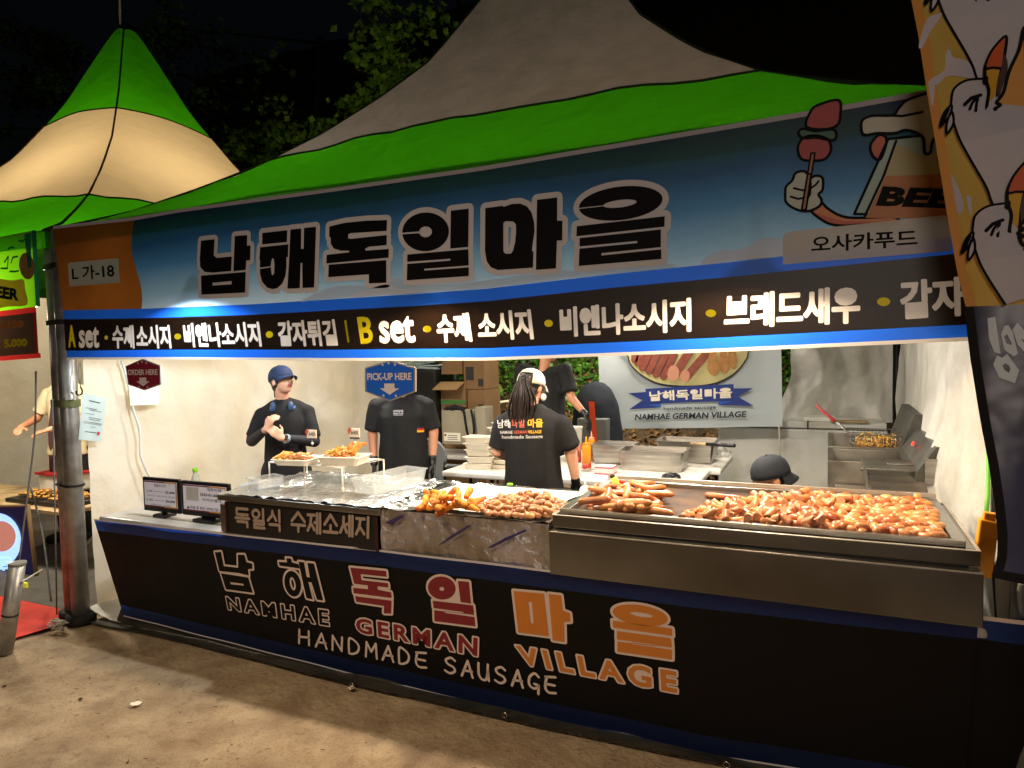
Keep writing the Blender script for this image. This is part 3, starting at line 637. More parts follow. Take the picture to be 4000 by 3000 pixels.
ik.line('ink_black', [CD(*q) for q in ((1160, 255), (1080, 480), (960, 735))], .004, 5); ik.line('ink_black', [CD(*q) for q in ((1110, 90), (1200, 95), (1330, 70))], .004, 6)
ik.text('ink_black', 'BEER', [CD(*q) for q in ((1075, 548), (1800, 580), (1720, 700), (1028, 672))], .05, 6)
art('art_red', [(580, 160), (610, 60), (660, 20), (790, -10), (800, 90), (780, 150), (700, 178)], 2)
art('art_green', [(530, 200), (560, 175), (640, 190), (750, 180), (775, 215), (750, 250), (650, 232), (560, 235)], 3)
art('art_red', [(525, 300), (560, 235), (640, 220), (720, 245), (740, 310), (700, 370), (620, 380), (550, 370)], 2)
art('art_wood', [(612, 335), (636, 335), (580, 700), (550, 700)], 7, smooth=False, lw=.003)
art('art_glove', [(445, 600), (450, 550), (490, 510), (510, 465), (560, 450), (590, 470), (600, 500), (640, 480), (685, 495), (685, 570), (660, 600), (680, 640), (660, 680), (580, 710), (500, 690), (450, 650)], 5)
for s in (((500, 560), (560, 575), (600, 560)), ((480, 615), (530, 630), (575, 620)), ((610, 560), (640, 540), (660, 515)), ((590, 500), (610, 530), (605, 600), (580, 640))): ik.line('ink_black', [CD(*q) for q in s], .0035, 6)
art('art_wood', [(590, 470), (612, 470), (578, 702), (552, 702)], 8, smooth=False, lw=.003)
ik.build(tb, {'art_arm': 'printed_arm', 'art_glove': 'printed_glove', 'art_red': 'printed_skewer_meat', 'art_green': 'printed_pepper', 'art_foam': 'printed_foam', 'art_glass': 'printed_mug', 'ink_black': 'printed_outlines', 'art_wood': 'printed_stick'})

# ================================================================== MENU BANNER
mb = thing('menu_banner', 'narrow black menu banner with white and yellow lettering below the title banner', 'banner', (2.5, -.01, 1.8))
MT = [(a, b-.055) for a, b in BB]
strip('banner_cloth', .12, XE, [(a, b-.001) for a, b in MT], [(a, b+.052) for a, b in MB], MATS['ink_white'], mb, -.001)
white_edges = []
strip('blue_stripe', .12, XE, [(a, b+.053) for a, b in MB], [(a, b+.009) for a, b in MB], MATS['ban_stripe'], mb, -.002)
strip('white_hem', .12, XE, [(a, b+.009) for a, b in MB], [(a, b-.004) for a, b in MB], MATS['ink_white'], mb, -.002)
ik = Ink(P0, pxp0)
qd = lambda o, *p: [o(*q) for q in p]
for s, q, c in (
    ('A', qd(CA, (684, 1072), (750, 1072), (762, 1293), (688, 1297)), 'ink_yellow'), ('set', qd(CA, (790, 1092), (992, 1092), (995, 1300), (792, 1302)), 'ink_white'),
    ('수제', qd(CA, (1120, 1070), (1335, 1070), (1350, 1306), (1128, 1306)), 'ink_white'), ('소시지', qd(CA, (1360, 1070), (1695, 1070), (1718, 1306), (1368, 1306)), 'ink_white'),
    ('비엔나소시지', qd(CB, (28, 1222), (578, 1210), (600, 1390), (45, 1396)), 'ink_white'), ('감자튀김', qd(CB, (708, 1205), (1122, 1192), (1148, 1385), (722, 1390)), 'ink_white'),
    ('B', qd(CB, (1282, 1177), (1392, 1170), (1400, 1366), (1310, 1371)), 'ink_yellow'), ('set', qd(CB, (1434, 1180), (1690, 1168), (1706, 1362), (1448, 1370)), 'ink_white'),
    ('수제', qd(CC, (195, 1154), (428, 1144), (456, 1355), (203, 1364)), 'ink_white'), ('소시지', qd(CC, (490, 1140), (874, 1120), (898, 1338), (498, 1343)), 'ink_white'),
    ('비엔나소시지', qd(CC, (1078, 1108), (2028, 1038), (2030, 1283), (1088, 1323)), 'ink_white'),
    ('브래드새우', qd(CD, (50, 1243), (930, 1185), (930, 1432), (47, 1466)), 'ink_white'), ('감자튀김', qd(CD, (1182, 1155), (2040, 1098), (2040, 1352), (1192, 1412)), 'ink_white')):
    if True:
        v, f = boldquad(s, [ik.px(*p_) for p_ in q], .0046 if s != 'set' else .0055); white_edges += border_edges(v, f)
        if c == 'ink_yellow': ik.add(c, v, f, 0)
for (o, x, y, rx, ry) in ((CA, 1065, 1197, 18, 22), (CA, 1777, 1186, 34, 30), (CB, 653, 1303, 26, 24), (CB, 1788, 1263, 30, 24), (CC, 1003, 1222, 31, 26), (CC, 2170, 1150, 38, 27), (CD, 1081, 1292, 43, 28)):
    v, f = ik.poly('ink_yellow', [[o(*q) for q in ell(x, y, rx, ry)]], 0); white_edges += border_edges(v, f)
ik.line('ink_yellow', [CB(1200, 1207), (CB(1222, 1352))], .006)
ik.build(mb, {'ink_white': 'white_lettering', 'ink_yellow': 'yellow_lettering'})
# the black ground is printed round the white letters, which are left as bare cloth
import numpy as np
def printed_ground(edges, loop, m, y, parent, name):
    key = {}; vs = []; es = []
    def vi(p):
        k = (round(p[0], 6), round(p[1], 6))
        if k not in key: key[k] = len(vs); vs.append(V(k))
        return key[k]
    for a, b in edges: es.append((vi(a), vi(b)))
    L = [vi(p) for p in loop]; es += [(L[i], L[(i+1) % len(L)]) for i in range(len(L))]
    r = delaunay_2d_cdt(vs, es, [], 0, 1e-7); ov = np.array([tuple(q) for q in r[0]]); F_ = [list(f) for f in r[2]]
    C_ = np.array([ov[f].mean(0) for f in F_])
    def par(E_):
        A = np.array([[*a, *b] for a, b in E_]); c = np.zeros(len(C_), int)
        for x1, y1, x2, y2 in A:
            k = (y1 > C_[:, 1]) != (y2 > C_[:, 1])
            if y2 != y1: c += k & (C_[:, 0] < (x2-x1)*(C_[:, 1]-y1)/(y2-y1)+x1)
        return c % 2
    ok = (par([(loop[i], loop[(i+1) % len(loop)]) for i in range(len(loop))]) == 1) & (par(edges) == 0)
    pyd(name, [V((a, y, b)) for a, b in ov], [f for f, o in zip(F_, ok) if o], MATS[m], parent)
top_ = [(x, interp(MT, x)+.001) for x in [.115+(XE-.115)*i/60 for i in range(61)]]; bot_ = [(x, interp(MB, x)+.050) for x in [.115+(XE-.115)*i/60 for i in range(61)]]
printed_ground(white_edges, top_+bot_[::-1], 'ban_black', -.0035, mb, 'printed_ground')

# ================================================================== COUNTER SKIRT (plane y + .2 z = .115, leaning back at the foot)
def PS(px, py, c=.115):
    d = rayd(px, py); n = V((0, 1, .2)); return CAM+d*((c-n.dot(CAM))/n.dot(d))
def pxs(x, y): q = PS(x, y); return (q.x, q.z)
SK = lambda a, b, k: V((a, .115-.2*b-.004-.0015*k, b))
sk = thing('counter_skirt', 'black counter skirt banner with outlined Korean and English stall name', 'banner', (2.5, .05, .4))
ST = [pxs(*q) for q in ((367, 2027), (905, 2086), (1400, 2138), (2000, 2208), (2700, 2294), (3824, 2412))]
SB = [pxs(*q) for q in ((484, 2407), (1400, 2641), (2100, 2805), (2800, 2958), (3086, 3002), (3775, 3120))]
XR = ST[-1][0]; X0t = ST[0][0]; X0b = SB[0][0]
def skp(u, v):   # v 0 bottom .. 1 top
    xt = X0t+(XR-X0t)*u; xb = X0b+(XR-.02-X0b)*u; x = xb+(xt-xb)*v
    z = interp(SB, xb)*(1-v)+interp(ST, xt)*v
    return V((x, .115-.2*z+.002*math.sin(x*11), z))
def sband(nm, v0, v1, m): grid(nm, lambda u, v: skp(u, v0+(v1-v0)*v), 90, 8, m, sk)
sband('white_hem', 0, .012, MATS['ink_dull']); sband('blue_stripe', .012, .125, MATS['skirt_blue']); sband('banner_cloth', .125, .885, MATS['skirt_black'])
sband('blue_stripe', .885, .985, MATS['skirt_blue']); sband('white_hem', .985, 1.0, MATS['ink_dull'])
# end of the skirt running on to the tent leg, lit through from inside
zt = ST[-1][1]
def ske(v0, v1):
    def f(u, v):
        z = .04+(zt-.04)*(v0+(v1-v0)*v); x = XR-.035*(1-(v0+(v1-v0)*v))-.03+u*.296
        return V((x, .121-.2*z+.03*u+.008*math.sin(u*7+z*3), z+.004*math.sin(u*6)))
    return f
for nm, a, b, m in (('banner_cloth', 0, .885, 'skirt_black'), ('blue_stripe', .885, .98, 'skirt_blue'), ('white_hem', .98, 1, 'skirt_white')):
    grid(nm, ske(a, b), 14, 8, MATS[m], sk)
ik = Ink(SK, pxs)
def glyphs(G, fill, r=.0115, line='skirt_white'):
    sg = []; ex = []
    for gl in G:
        L2 = [[pxs(*q) for q in lp] for lp in gl]; v, f = tri_loops(L2); ik.add(fill, v, f, 2); sg += segs_of(L2); ex += [[v[i] for i in q] for q in f]
    v, f = strokes(sg, r, ex); ik.add(line, v, f, 1)
glyphs([[g(CE, [(1332, 247), (1370, 244), (1387, 332), (1476, 342), (1474, 262), (1515, 262), (1527, 308), (1562, 316), (1564, 348), (1537, 350), (1540, 388), (1505, 381), (1480, 374), (1360, 362)])],
        [g(CE, [(1370, 376), (1538, 402), (1566, 496), (1400, 474)]), g(CE, [(1425, 430), (1506, 440), (1512, 452), (1432, 444)])],
        ], 'skirt_black')
glyphs([[g(CE, [(1772, 283), (1802, 285), (1808, 309), (1848, 320), (1856, 346), (1730, 328), (1727, 306), (1778, 308)])],
        [[CE(*q) for q in ell(1812, 440, 50, 80, -12)], [CE(*q) for q in ell(1812, 440, 17, 42, -12)]],
        [g(CE, [(1848, 305), (1882, 308), (1898, 398), (1918, 402), (1903, 312), (1943, 316), (2000, 543), (1962, 538), (1928, 432), (1908, 428), (1935, 537), (1897, 528), (1868, 400)])]], 'skirt_black')
glyphs([[g(CF, [(105, 318), (312, 338), (315, 370), (165, 355), (170, 390), (322, 408), (325, 432), (262, 425), (264, 445), (340, 460), (344, 492), (125, 465), (122, 434), (208, 442), (206, 420), (128, 410)])],
        [g(CF, [(133, 482), (343, 508), (340, 582), (298, 580), (300, 538), (140, 514)])],
        ], 'ink_red')
glyphs([[[CF(*q) for q in ell(632, 435, 80, 66, 8)], [CF(*q) for q in ell(632, 440, 14, 11, 8)]],
        [g(CF, [(725, 395), (788, 400), (800, 525), (740, 515)])],
        [g(CF, [(580, 508), (812, 535), (818, 590), (650, 568), (650, 578), (820, 602), (825, 655), (590, 625), (588, 562), (755, 584), (755, 573), (585, 550)])]], 'ink_red')
glyphs([[g(CF, [(1045, 452), (1220, 468), (1248, 712), (1072, 690)]), g(CF, [(1130, 512), (1150, 515), (1160, 640), (1143, 635)])],
        [g(CF, [(1247, 470), (1318, 478), (1328, 565), (1368, 580), (1372, 628), (1335, 630), (1338, 745), (1270, 735)])],
        ], 'ink_orange')
glyphs([[[CF(*q) for q in ell(1773, 592, 160, 58, 9)], [CF(*q) for q in ell(1780, 588, 66, 13, 9)]],
        [g(CF, [(1615, 622), (1955, 668), (1958, 710), (1618, 662)])],
        [g(CF, [(1640, 682), (1950, 724), (1955, 776), (1725, 748), (1725, 758), (1955, 790), (1955, 845), (1642, 800), (1642, 742), (1862, 770), (1862, 760), (1640, 730)])]], 'ink_orange')
ik.text('skirt_black', 'NAMHAE', g(CE, [(1400, 522), (2030, 605), (2035, 700), (1415, 598)]), .02, 1, ('skirt_white', .0075), spacing=1.4)
ik.text('ink_red', 'GERMAN', g(CF, [(135, 605), (838, 722), (835, 828), (142, 690)]), .03, 1, ('skirt_white', .0085), spacing=1.32)
ik.text('ink_orange', 'VILLAGE', g(CF, [(1055, 765), (1982, 915), (1984, 1040), (1090, 872)]), .03, 1, ('skirt_white', .0085), spacing=1.4)
hs = [PZ(0, 0, 1)]
# hand lettered line HANDMADE SAUSAGE, drawn as brush strokes
LET = {'H': [[(0, 0), (.02, 1)], [(.6, 0), (.58, 1)], [(0, .48), (.6, .55)]], 'A': [[(0, 0), (.35, 1), (.65, 0)], [(.1, .35), (.6, .38)]], 'N': [[(0, 0), (.02, 1), (.55, .05), (.58, 1)]],
       'D': [[(0, 0), (0, 1), (.35, .92), (.58, .6), (.5, .2), (.2, 0), (0, 0)]], 'M': [[(0, 0), (.05, 1), (.32, .4), (.6, 1), (.66, 0)]], 'E': [[(.6, 1), (.02, .92)], [(.55, .5), (.05, .5)], [(.08, .92), (.0, .3), (.2, .02), (.62, .06)]],
       'S': [[(.58, .85), (.35, 1), (.05, .82), (.15, .58), (.5, .42), (.58, .18), (.3, 0), (0, .12)]], 'U': [[(0, 1), (.02, .3), (.25, 0), (.5, .15), (.56, 1)], [(.56, .6), (.62, 0)]], 'G': [[(.6, .82), (.35, 1), (.05, .7), (.05, .25), (.35, .08), (.6, .3), (.35, .36)], [(.6, .3), (.58, -.2)]]}
A0 = V(CE(1850, 722)); A1 = V(CF(1318, 955)); B0 = V(CE(1850, 808)); B1 = V(CF(1318, 1052)); x = 0; tot = 15*1.0+.7
for ch in 'HANDMADE SAUSAGE':
    if ch == ' ': x += .75; continue
    ik.hold = 'letter%d' % int(x*10)
    for st in LET[ch]:
        pts = cat([V((a, b, 0)) for a, b in st], 4, False) if len(st) > 2 and ch in 'SUDGE' else [V((a, b, 0)) for a, b in st]
        P = []
        for q in pts:
            s = (x+q.x)/tot; t = A0.lerp(A1, s); b = B0.lerp(B1, s); c = b.lerp(t, q.y); P.append((c.x, c.y))
        ik.line('skirt_white', P, .0062, 1)
    x += 1.0
ik.hold = None
ik.build(sk, {'skirt_white': 'letter_outline', 'skirt_black': 'black_lettering', 'ink_red': 'red_lettering', 'ink_orange': 'orange_lettering'})
for px, py in ((1390, 2150), (1420, 2147)): pass
for k, (px, py) in enumerate(((1372, 2680), (1970, 2795), (2838, 2990))):
    p = PZ(px, py, .05); bm = bmesh.new(); tube(bm, [p+V((.012*math.cos(a*.785), .004, .012*math.sin(a*.785))) for a in range(8)], .003, 5, closed=True)
    o = bmo('grommet', bm, MATS['steel'])
    tag(o, ['metal grommet in the ground sheet below the word sausage', 'metal grommet in the ground sheet below the middle of the skirt', 'metal grommet in the ground sheet near the lower right corner'][k], 'grommet')
# black foot cloth between skirt and ground
def footc(u, v):
    x = .30+u*4.68; return V((x, (.14)-.05*(1-v)**2*(.5+.5*nz((x, 0, 0), 1.5))+.012*nz((x*3, v*3, 1), 1), .035+.16*v))
tag(grid('foot_cloth', footc, 90, 6, MATS['sheet_black']), 'crumpled black cloth closing the gap under the counter skirt', 'cloth')

# ================================================================== COUNTER TABLES
def folding_table(label, x0, x1, y0, y1, z, m, lt=.045, legs=True, group='folding tables', rect=True):
    t = thing('folding_table', label, 'table', ((x0+x1)/2, (y0+y1)/2, 0), group)
    B('tabletop', x0, x1, y0, y1, z-lt, z, m, t, .012)
    for sx in (x0+.13, x1-.13):
        for sy in (y0+.24, y1-.08):
            T('leg', [(sx, sy, .03), (sx, sy, z-lt)], .014, MATS['black_metal'], t)
    for sy in (y0+.08, y1-.08): T('stretcher', [(x0+.13, sy, .18), (x0+.13, sy, .18+.001)], .01, MATS['black_metal'], t) if False else None
    return t
ct = [folding_table('grey topped counter table at the left end under the price displays', .37, 1.86, -.024, .66, .748, MATS['counter_top']),
      folding_table('counter table under the foil covered trays', 1.865, 3.30, -.024, .66, .748, MATS['counter_top']),
      folding_table('counter table carrying the long steel griddle at the right end', 3.305, 4.84, -.024, .80, .748, MATS['counter_top'])]
B('wooden_leg', .42, .455, .12, .155, .03, .70, MATS['wood_leg'], ct[0], .003)
# ================================================================== GRIDDLE
def pl(v, f): pass
gd = thing('griddle', 'long stainless steel griddle full of sausages on the right half of the counter', 'griddle', (4.06, .45, .748))
GX0, GX1, GY0, GY1 = 3.315, 4.815, -.03, .71
B('base_box', GX0-.008, GX1+.006, GY0-.020, GY1, .75, .927, MATS['steel_front'], gd, .003)
B('base_lip', GX0-.008, GX1+.006, GY0-.024, GY1, .9275, .933, MATS['steel_highlight'], gd, .001)
B('recess', GX0+.02, GX1-.03, GY0+.02, GY1-.02, .9325, .945, MATS['black_metal'], gd, .001)
bm = bmesh.new()
def frame_box(bm, x0, x1, y0, y1, z0, z1, wx, wy, bev=.002):
    box(bm, x0, x1, y0, y0+wy, z0, z1, bev); box(bm, x0, x1, y1-wy, y1, z0, z1, bev)
    box(bm, x0, x0+wx, y0+wy, y1-wy, z0, z1, bev); box(bm, x1-wx, x1, y0+wy, y1-wy, z0, z1, bev)
frame_box(bm, GX0, GX1, GY0, GY1, .946, .995, .10, .03); bmo('body', bm, MATS['steel_front'], gd)
bm = bmesh.new(); frame_box(bm, GX0+.02, GX1-.035, GY0+.035, GY1-.02, .9955, 1.018, .038, .02); bmo('rim', bm, MATS['steel'], gd)
B('rim_lip', GX0+.02, GX1-.035, GY0+.0325, GY0+.0345, 1.009, 1.018, MATS['steel_highlight'], gd, .0005)
bm = bmesh.new(); frame_box(bm, GX0-.002, GX1+.002, GY0-.004, GY1+.002, .9955, .9985, .012, .012, .0005); bmo('body_lip', bm, MATS['steel_highlight'], gd)
B('cooking_plate', GX0+.06, GX1-.07, GY0+.03, GY1-.03, .955, .998, MATS['griddle_oil'], gd, .002)
B('backsplash', GX0+.02, GX1-.035, GY1-.012, GY1, 1.018, 1.036, MATS['steel_highlight'], gd, .001)
for k in range(7): LT('rivet', [(.004, 0), (.003, .003)], (GX0+.1+k*.21, GY0-.008, .90), MATS['steel_dirty'], gd, 8) if False else None
PLZ = .998
# ---------------- sausages
def sausage_bm(L, r, bend, seed=0, n=12, seg=14, taper=.75, bumps=.0):
    bm = bmesh.new(); P = []; R = []; pw = 2.0+(L/2/r-1)*1.15
    for i in range(seg+1):
        t = -math.cos(math.pi*i/seg); P.append((t*L/2, bend*(1-t*t), bumps*nz((t*3, seed, 2), 1)))
        R.append(max(r*math.sqrt(max(0, 1-abs(t)**pw)), r*.05)*(1+.05*nz((t*4, seed, 0), 1)))
    tube(bm, P, R, n); return bm
def mesh_of(bm, m, ms=None):
    me = bpy.data.meshes.new('sausage'); bm.to_mesh(me); bm.free()
    for q in (ms or [m]): me.materials.append(q)
    me.polygons.foreach_set('use_smooth', [True]*len(me.polygons)); return me
def put(name, me, loc, rot, label, catg, group, scale=1):
    o = bpy.data.objects.new(name, me); COL.objects.link(o); o.location = loc; o.rotation_euler = rot; o.scale = (scale,)*3
    return tag(o, label, catg, group)
SM = [mesh_of(sausage_bm(.165, .0135, b, k), MATS['sausage']) for k, b in enumerate((.012, .02, .028, -.015))]
rnd = random.Random(21)
SA = [  # endpoints in crop CH, height above plate, bend
    ((470, 1230), (830, 1180), .050, .016, 'upper long grilled sausage across the top of the whole sausage pile'), ((560, 1190), (520, 1330), .066, .01, 'short upright grilled sausage near the top centre of the pile'),
    ((300, 1180), (275, 1310), .045, -.012, 'grilled sausage curving down the left corner of the pile'), ((385, 1230), (300, 1350), .05, .012, 'second grilled sausage standing in the left part of the pile'),
    ((420, 1190), (325, 1400), .062, .006, 'tall bright grilled sausage leaning on the left side of the pile'), ((250, 1330), (225, 1400), .014, 0, 'small end of a grilled sausage at the left edge of the griddle'),
    ((450, 1400), (770, 1340), .052, .028, 'arched grilled sausage in the middle of the pile'), ((530, 1410), (850, 1370), .04, .018, 'grilled sausage below the arched one in the pile'),
    ((580, 1410), (945, 1430), .03, .014, 'lowest front grilled sausage pointing right out of the pile'), ((700, 1250), (890, 1390), .036, -.018, 'grilled sausage slanting down the right side of the pile'),
    ((640, 1260), (880, 1225), .035, .01, 'grilled sausage poking out at the upper right of the pile'), ((700, 1280), (850, 1310), .018, .012, 'grilled sausage tucked behind at the right of the pile'),
    ((330, 1410), (410, 1380), .016, .008, 'grilled sausage lying low at the left front of the pile'), ((440, 1370), (620, 1330), .026, .01, 'half hidden grilled sausage under the arched one'),
    ((410, 1300), (470, 1330), .05, .0, 'grilled sausage seen end on in the middle of the pile'), ((470, 1240), (560, 1260), .034, .004, 'grilled sausage tucked behind the upright one'),
    ((220, 1425), (420, 1405), .013, .008, 'front left grilled sausage flat on the griddle'), ((400, 1440), (640, 1415), .013, .012, 'front grilled sausage under the pile beside the rim'),
    ((640, 1445), (835, 1430), .014, .01, 'grilled sausage lying against the front rim'), ((360, 1230), (540, 1200), .03, .01, 'grilled sausage under the top of the pile'),
    ((560, 1360), (760, 1300), .03, .012, 'middle grilled sausage buried in the pile'),
    ((1235, 1285), (1575, 1325), .015, -.016, 'single grilled sausage lying alone on the bare plate')]
for (a, b, h, bend, lab) in SA:
    A = PZ(*CH(*a), PLZ+h*.85); Bq = PZ(*CH(*b), PLZ+h*.85); d = Bq-A; L = max(min(d.length, .19), .07); c = (A+Bq)/2
    me = mesh_of(sausage_bm(L+.012, .0145, bend, rnd.random()*9), MATS['sausage'])
    put('sausage', me, c, (rnd.uniform(-.3, .3), rnd.uniform(-.12, .12), math.atan2(d.y, d.x)), lab, 'sausage', 'whole sausages on the griddle')
# sliced pieces
def slice_me(L, r, s1, s2, seed):
    bm = bmesh.new(); n = 12; seg = 5; rings = []
    for i in range(seg+1):
        t = -1+2*i/seg
        rings.append([bm.verts.new((t*L/2+((s1 if t < 0 else s2)*abs(t)**2)*math.cos(2*math.pi*k/n)*r, r*math.cos(2*math.pi*k/n)*(1+.06*nz((k, i, seed), 1)), r*math.sin(2*math.pi*k/n)*(1+.06*nz((i, k, seed), 1)))) for k in range(n)])
    for A, Bq in zip(rings, rings[1:]):
        for k in range(n): bm.faces.new((A[k], A[(k+1) % n], Bq[(k+1) % n], Bq[k]))
    for q in (rings[0][::-1], rings[-1]): f = bm.faces.new(q); f.material_index = 1
    me = bpy.data.meshes.new('slice'); bm.to_mesh(me); bm.free()
    me.materials.append(MATS['cut_skin']); me.materials.append(MATS['cut_face'])
    for p in me.polygons: p.use_smooth = p.material_index == 0
    return me
SL = [slice_me(rnd.uniform(.024, .046), .0135, rnd.uniform(-1.1, 1.1), rnd.uniform(-1.1, 1.1), k) for k in range(9)]
VN = [mesh_of(sausage_bm(rnd.uniform(.044, .054), .0145, rnd.uniform(-.004, .004), k, 10, 12, bumps=.001), MATS['vienna']) for k in range(5)]
VR = [mesh_of(sausage_bm(rnd.uniform(.044, .056), .0152, rnd.uniform(-.004, .004), k+9, 10, 12, bumps=.001), MATS['vienna_red']) for k in range(3)]
VD = [mesh_of(sausage_bm(rnd.uniform(.036, .046), .0125, 0, k, 10, 10), MATS['vienna_dry']) for k in range(4)]
def inpoly(p, poly): return inside((p[0], p[1]), poly)
def scatter(poly, dist, n, seed, tries=30000):
    rr = random.Random(seed); xs = [q[0] for q in poly]; ys = [q[1] for q in poly]; out = []
    for _ in range(tries):
        p = (rr.uniform(min(xs), max(xs)), rr.uniform(min(ys), max(ys)))
        if not inpoly(p, poly): continue
        if all((p[0]-q[0])**2+(p[1]-q[1])**2 > dist*dist for q in out):
            out.append(p)
            if len(out) >= n: break
    return out
cutp = [(3.84, .045), (3.85, .17), (3.98, .34), (4.14, .55), (4.50, .60), (4.36, .3), (4.40, .045)]
WP = [tuple(PZ(*CH(*q), PLZ+.02)[:2]) for q in ((250, 1400), (300, 1290), (480, 1250), (700, 1240), (840, 1290), (860, 1400), (700, 1440), (400, 1430))]
for i, p in enumerate(scatter(WP, .055, 20, 77)):
    me = mesh_of(sausage_bm(rnd.uniform(.13, .17), .0145, rnd.uniform(-.02, .025), i), MATS['sausage'])
    put('sausage', me, (p[0], p[1], PLZ+.016+.018*(i % 3)), (rnd.uniform(-.3, .3), rnd.uniform(-.15, .15), rnd.gauss(0, .5)), 'grilled sausage mostly buried under the upper ones of the pile', 'sausage', 'sausages buried in the whole sausage pile')
rr = random.Random(5)
lab = 'reddish sliced sausage piece in the heap on the middle of the griddle'
for lay, (dd, nn_, h) in enumerate(((.026, 160, .014), (.031, 90, .030), (.048, 20, .044))):
    for i, p in enumerate(scatter(cutp, dd, nn_, 31+lay)):
        edge = min(math.hypot(p[0]-q[0], p[1]-q[1]) for q in cutp)
        if lay and edge < .05*lay: continue
        put('sausage_slice', rr.choice(SL), (p[0], p[1], PLZ+h+rr.uniform(-.004, .006)), (rr.uniform(0, 6.28), rr.uniform(-.6, .6), rr.uniform(0, 6.28)), lab, 'sausage slice', 'sliced sausage pieces on the griddle', 1.1)
vp = [(4.20, .05), (4.32, .32), (4.28, .62), (4.728, .645), (4.728, .05)]
cnt = 0
for lay, (dd, nn_, h) in enumerate(((.029, 240, .015), (.050, 56, .024))):
    for i, p in enumerate(scatter(vp, dd, nn_, 41+lay)):
        if lay and rr.random() < .1: continue
        cnt += 1
        put('vienna_sausage', rr.choice(VN if rr.random() < .78 else VR), (p[0], p[1], PLZ+h+rr.uniform(-.005, .007)), (rr.uniform(0, 6.28), rr.uniform(-.12, .12), rr.gauss(0, .8)+(.2 if rr.random() < .7 else 1.3)), 'glossy golden brown vienna sausage in the packed layer at the right end of the griddle', 'sausage', 'vienna sausages on the griddle', 1.14)
# ---------------- foil covered tray with shrimp and viennas
ft = thing('foil_tray', 'foil wrapped box tray holding fried shrimp and small viennas between sign box and griddle', 'tray', (2.87, .3, .748))
def fside(u, v):
    x = 2.445+.855*u; z = .752+.203*v
    return V((x, -.034-.010*nz((x*7, z*9, 1), 1)-.006*nz((x*19, z*26, 3), 1)+.010*(1-v)*math.sin(u*3), z))
grid('foil_front', fside, 150, 40, MATS['foil_side'], ft)
B('box_body', 2.45, 3.295, -.02, .62, .75, .945, MATS['foil_side'], ft, .004)
def ftop(u, v):
    x = 2.435+.87*u; y = -.04+.68*v; e = min(u, 1-u, v*.8, (1-v)*.8)*14
    return V((x, y, .948+.014*max(0, 1-e)+.005*nz((x*12, y*12, 5), 1)*(1+max(0, 1-e))+.004*nz((x*33, y*33, 8), 1)))
grid('foil_top', ftop, 120, 90, MATS['foil'], ft)
def papr(u, v):
    x = 2.52+.72*u+.02*math.sin(v*7); y = .03+.55*v; return V((x, y, .958+.005*nz((x*5, y*5, 2), 1)+.012*max(0, abs(v-.5)*2-.85)*4))
grid('paper_liner', papr, 40, 30, MATS['paper_white'], ft)
for (pts, k) in (([(1470, 2110), (1500, 2090), (1570, 2066), (1600, 2070), (1530, 2100)], 0), ([(1740, 2125), (1810, 2080), (1880, 2072), (1840, 2100), (1770, 2130)], 1), ([(1935, 2145), (1990, 2110), (2080, 2075), (2060, 2100), (1980, 2135)], 2)):
    pass
# purple print showing through the foil
ik = Ink(lambda a, b, k: V((a, -.046-.010*nz((a*7, b*9, 1), 1)-.006*nz((a*19, b*26, 3), 1), b)), lambda x, y: (lambda q: (q.x, q.z))(PY(x, y, -.04)))
ff = g(CF, [(300, 60), (400, 18), (420, 22), (340, 75)]); ik.poly('foil_purple', [ff], 0)
ik.poly('foil_purple', [g(CF, [(610, 190), (690, 130), (790, 72), (800, 78), (720, 130), (640, 180)])], 0)
ik.poly('foil_purple', [g(CF, [(890, 205), (1000, 145), (1110, 100), (1120, 108), (1030, 150), (920, 205)])], 0)
ik.build(ft, {'foil_purple': 'purple_print'})
def shrimp_me(seed, L=.115):
    bm = bmesh.new(); P = []; R = []; b = random.Random(seed).uniform(.006, .024)
    for i in range(17):
        t = -1+2*i/16; P.append((t*L/2, b*(1-t*t), .004*nz((t*3, seed, 0), 1)))
        R.append(.0035+.0125*(math.sqrt(max(0, 1-((t+.15)/1.15)**2)) if t < .85 else .35+(t-.85)*1.2))
    tube(bm, P, R, 14)
    bmesh.ops.subdivide_edges(bm, edges=bm.edges[:], cuts=1, use_grid_fill=True)
    for v in bm.verts:
        nrm = v.co-V((v.co.x, b*(1-(v.co.x*2/L)**2), 0)); nrm = nrm.normalized() if nrm.length else nrm
        v.co += nrm*(.0016*noise.noise(v.co*160+V((seed, 0, 0)))+.0009*noise.noise(v.co*330))
    return mesh_of(bm, MATS['breading'])
SH = [shrimp_me(k, .10+.012*(k % 3)) for k in range(6)]
SHP = [((0, 1520), (60, 1400), .02), ((60, 1390), (210, 1320), .06), ((210, 1310), (360, 1400), .075), ((90, 1520), (260, 1430), .045), ((280, 1400), (450, 1450), .06), ((310, 1350), (430, 1440), .08), ((250, 1530), (430, 1480), .03), ((120, 1440), (230, 1360), .05), ((400, 1400), (450, 1340), .07), ((430, 1440), (570, 1410), .02),
       ((460, 1470), (570, 1440), .016), ((380, 1500), (480, 1520), .016), ((20, 1450), (120, 1500), .016), ((150, 1530), (260, 1500), .018), ((60, 1350), (160, 1330), .05), ((170, 1420), (330, 1390), .07), ((300, 1470), (380, 1420), .06), ((200, 1320), (260, 1420), .085), ((30, 1400), (110, 1440), .04), ((-60, 1530), (20, 1450), .018), ((350, 1350), (300, 1450), .09), ((90, 1400), (180, 1470), .055), ((270, 1440), (400, 1510), .045), ((180, 1500), (90, 1460), .03)]
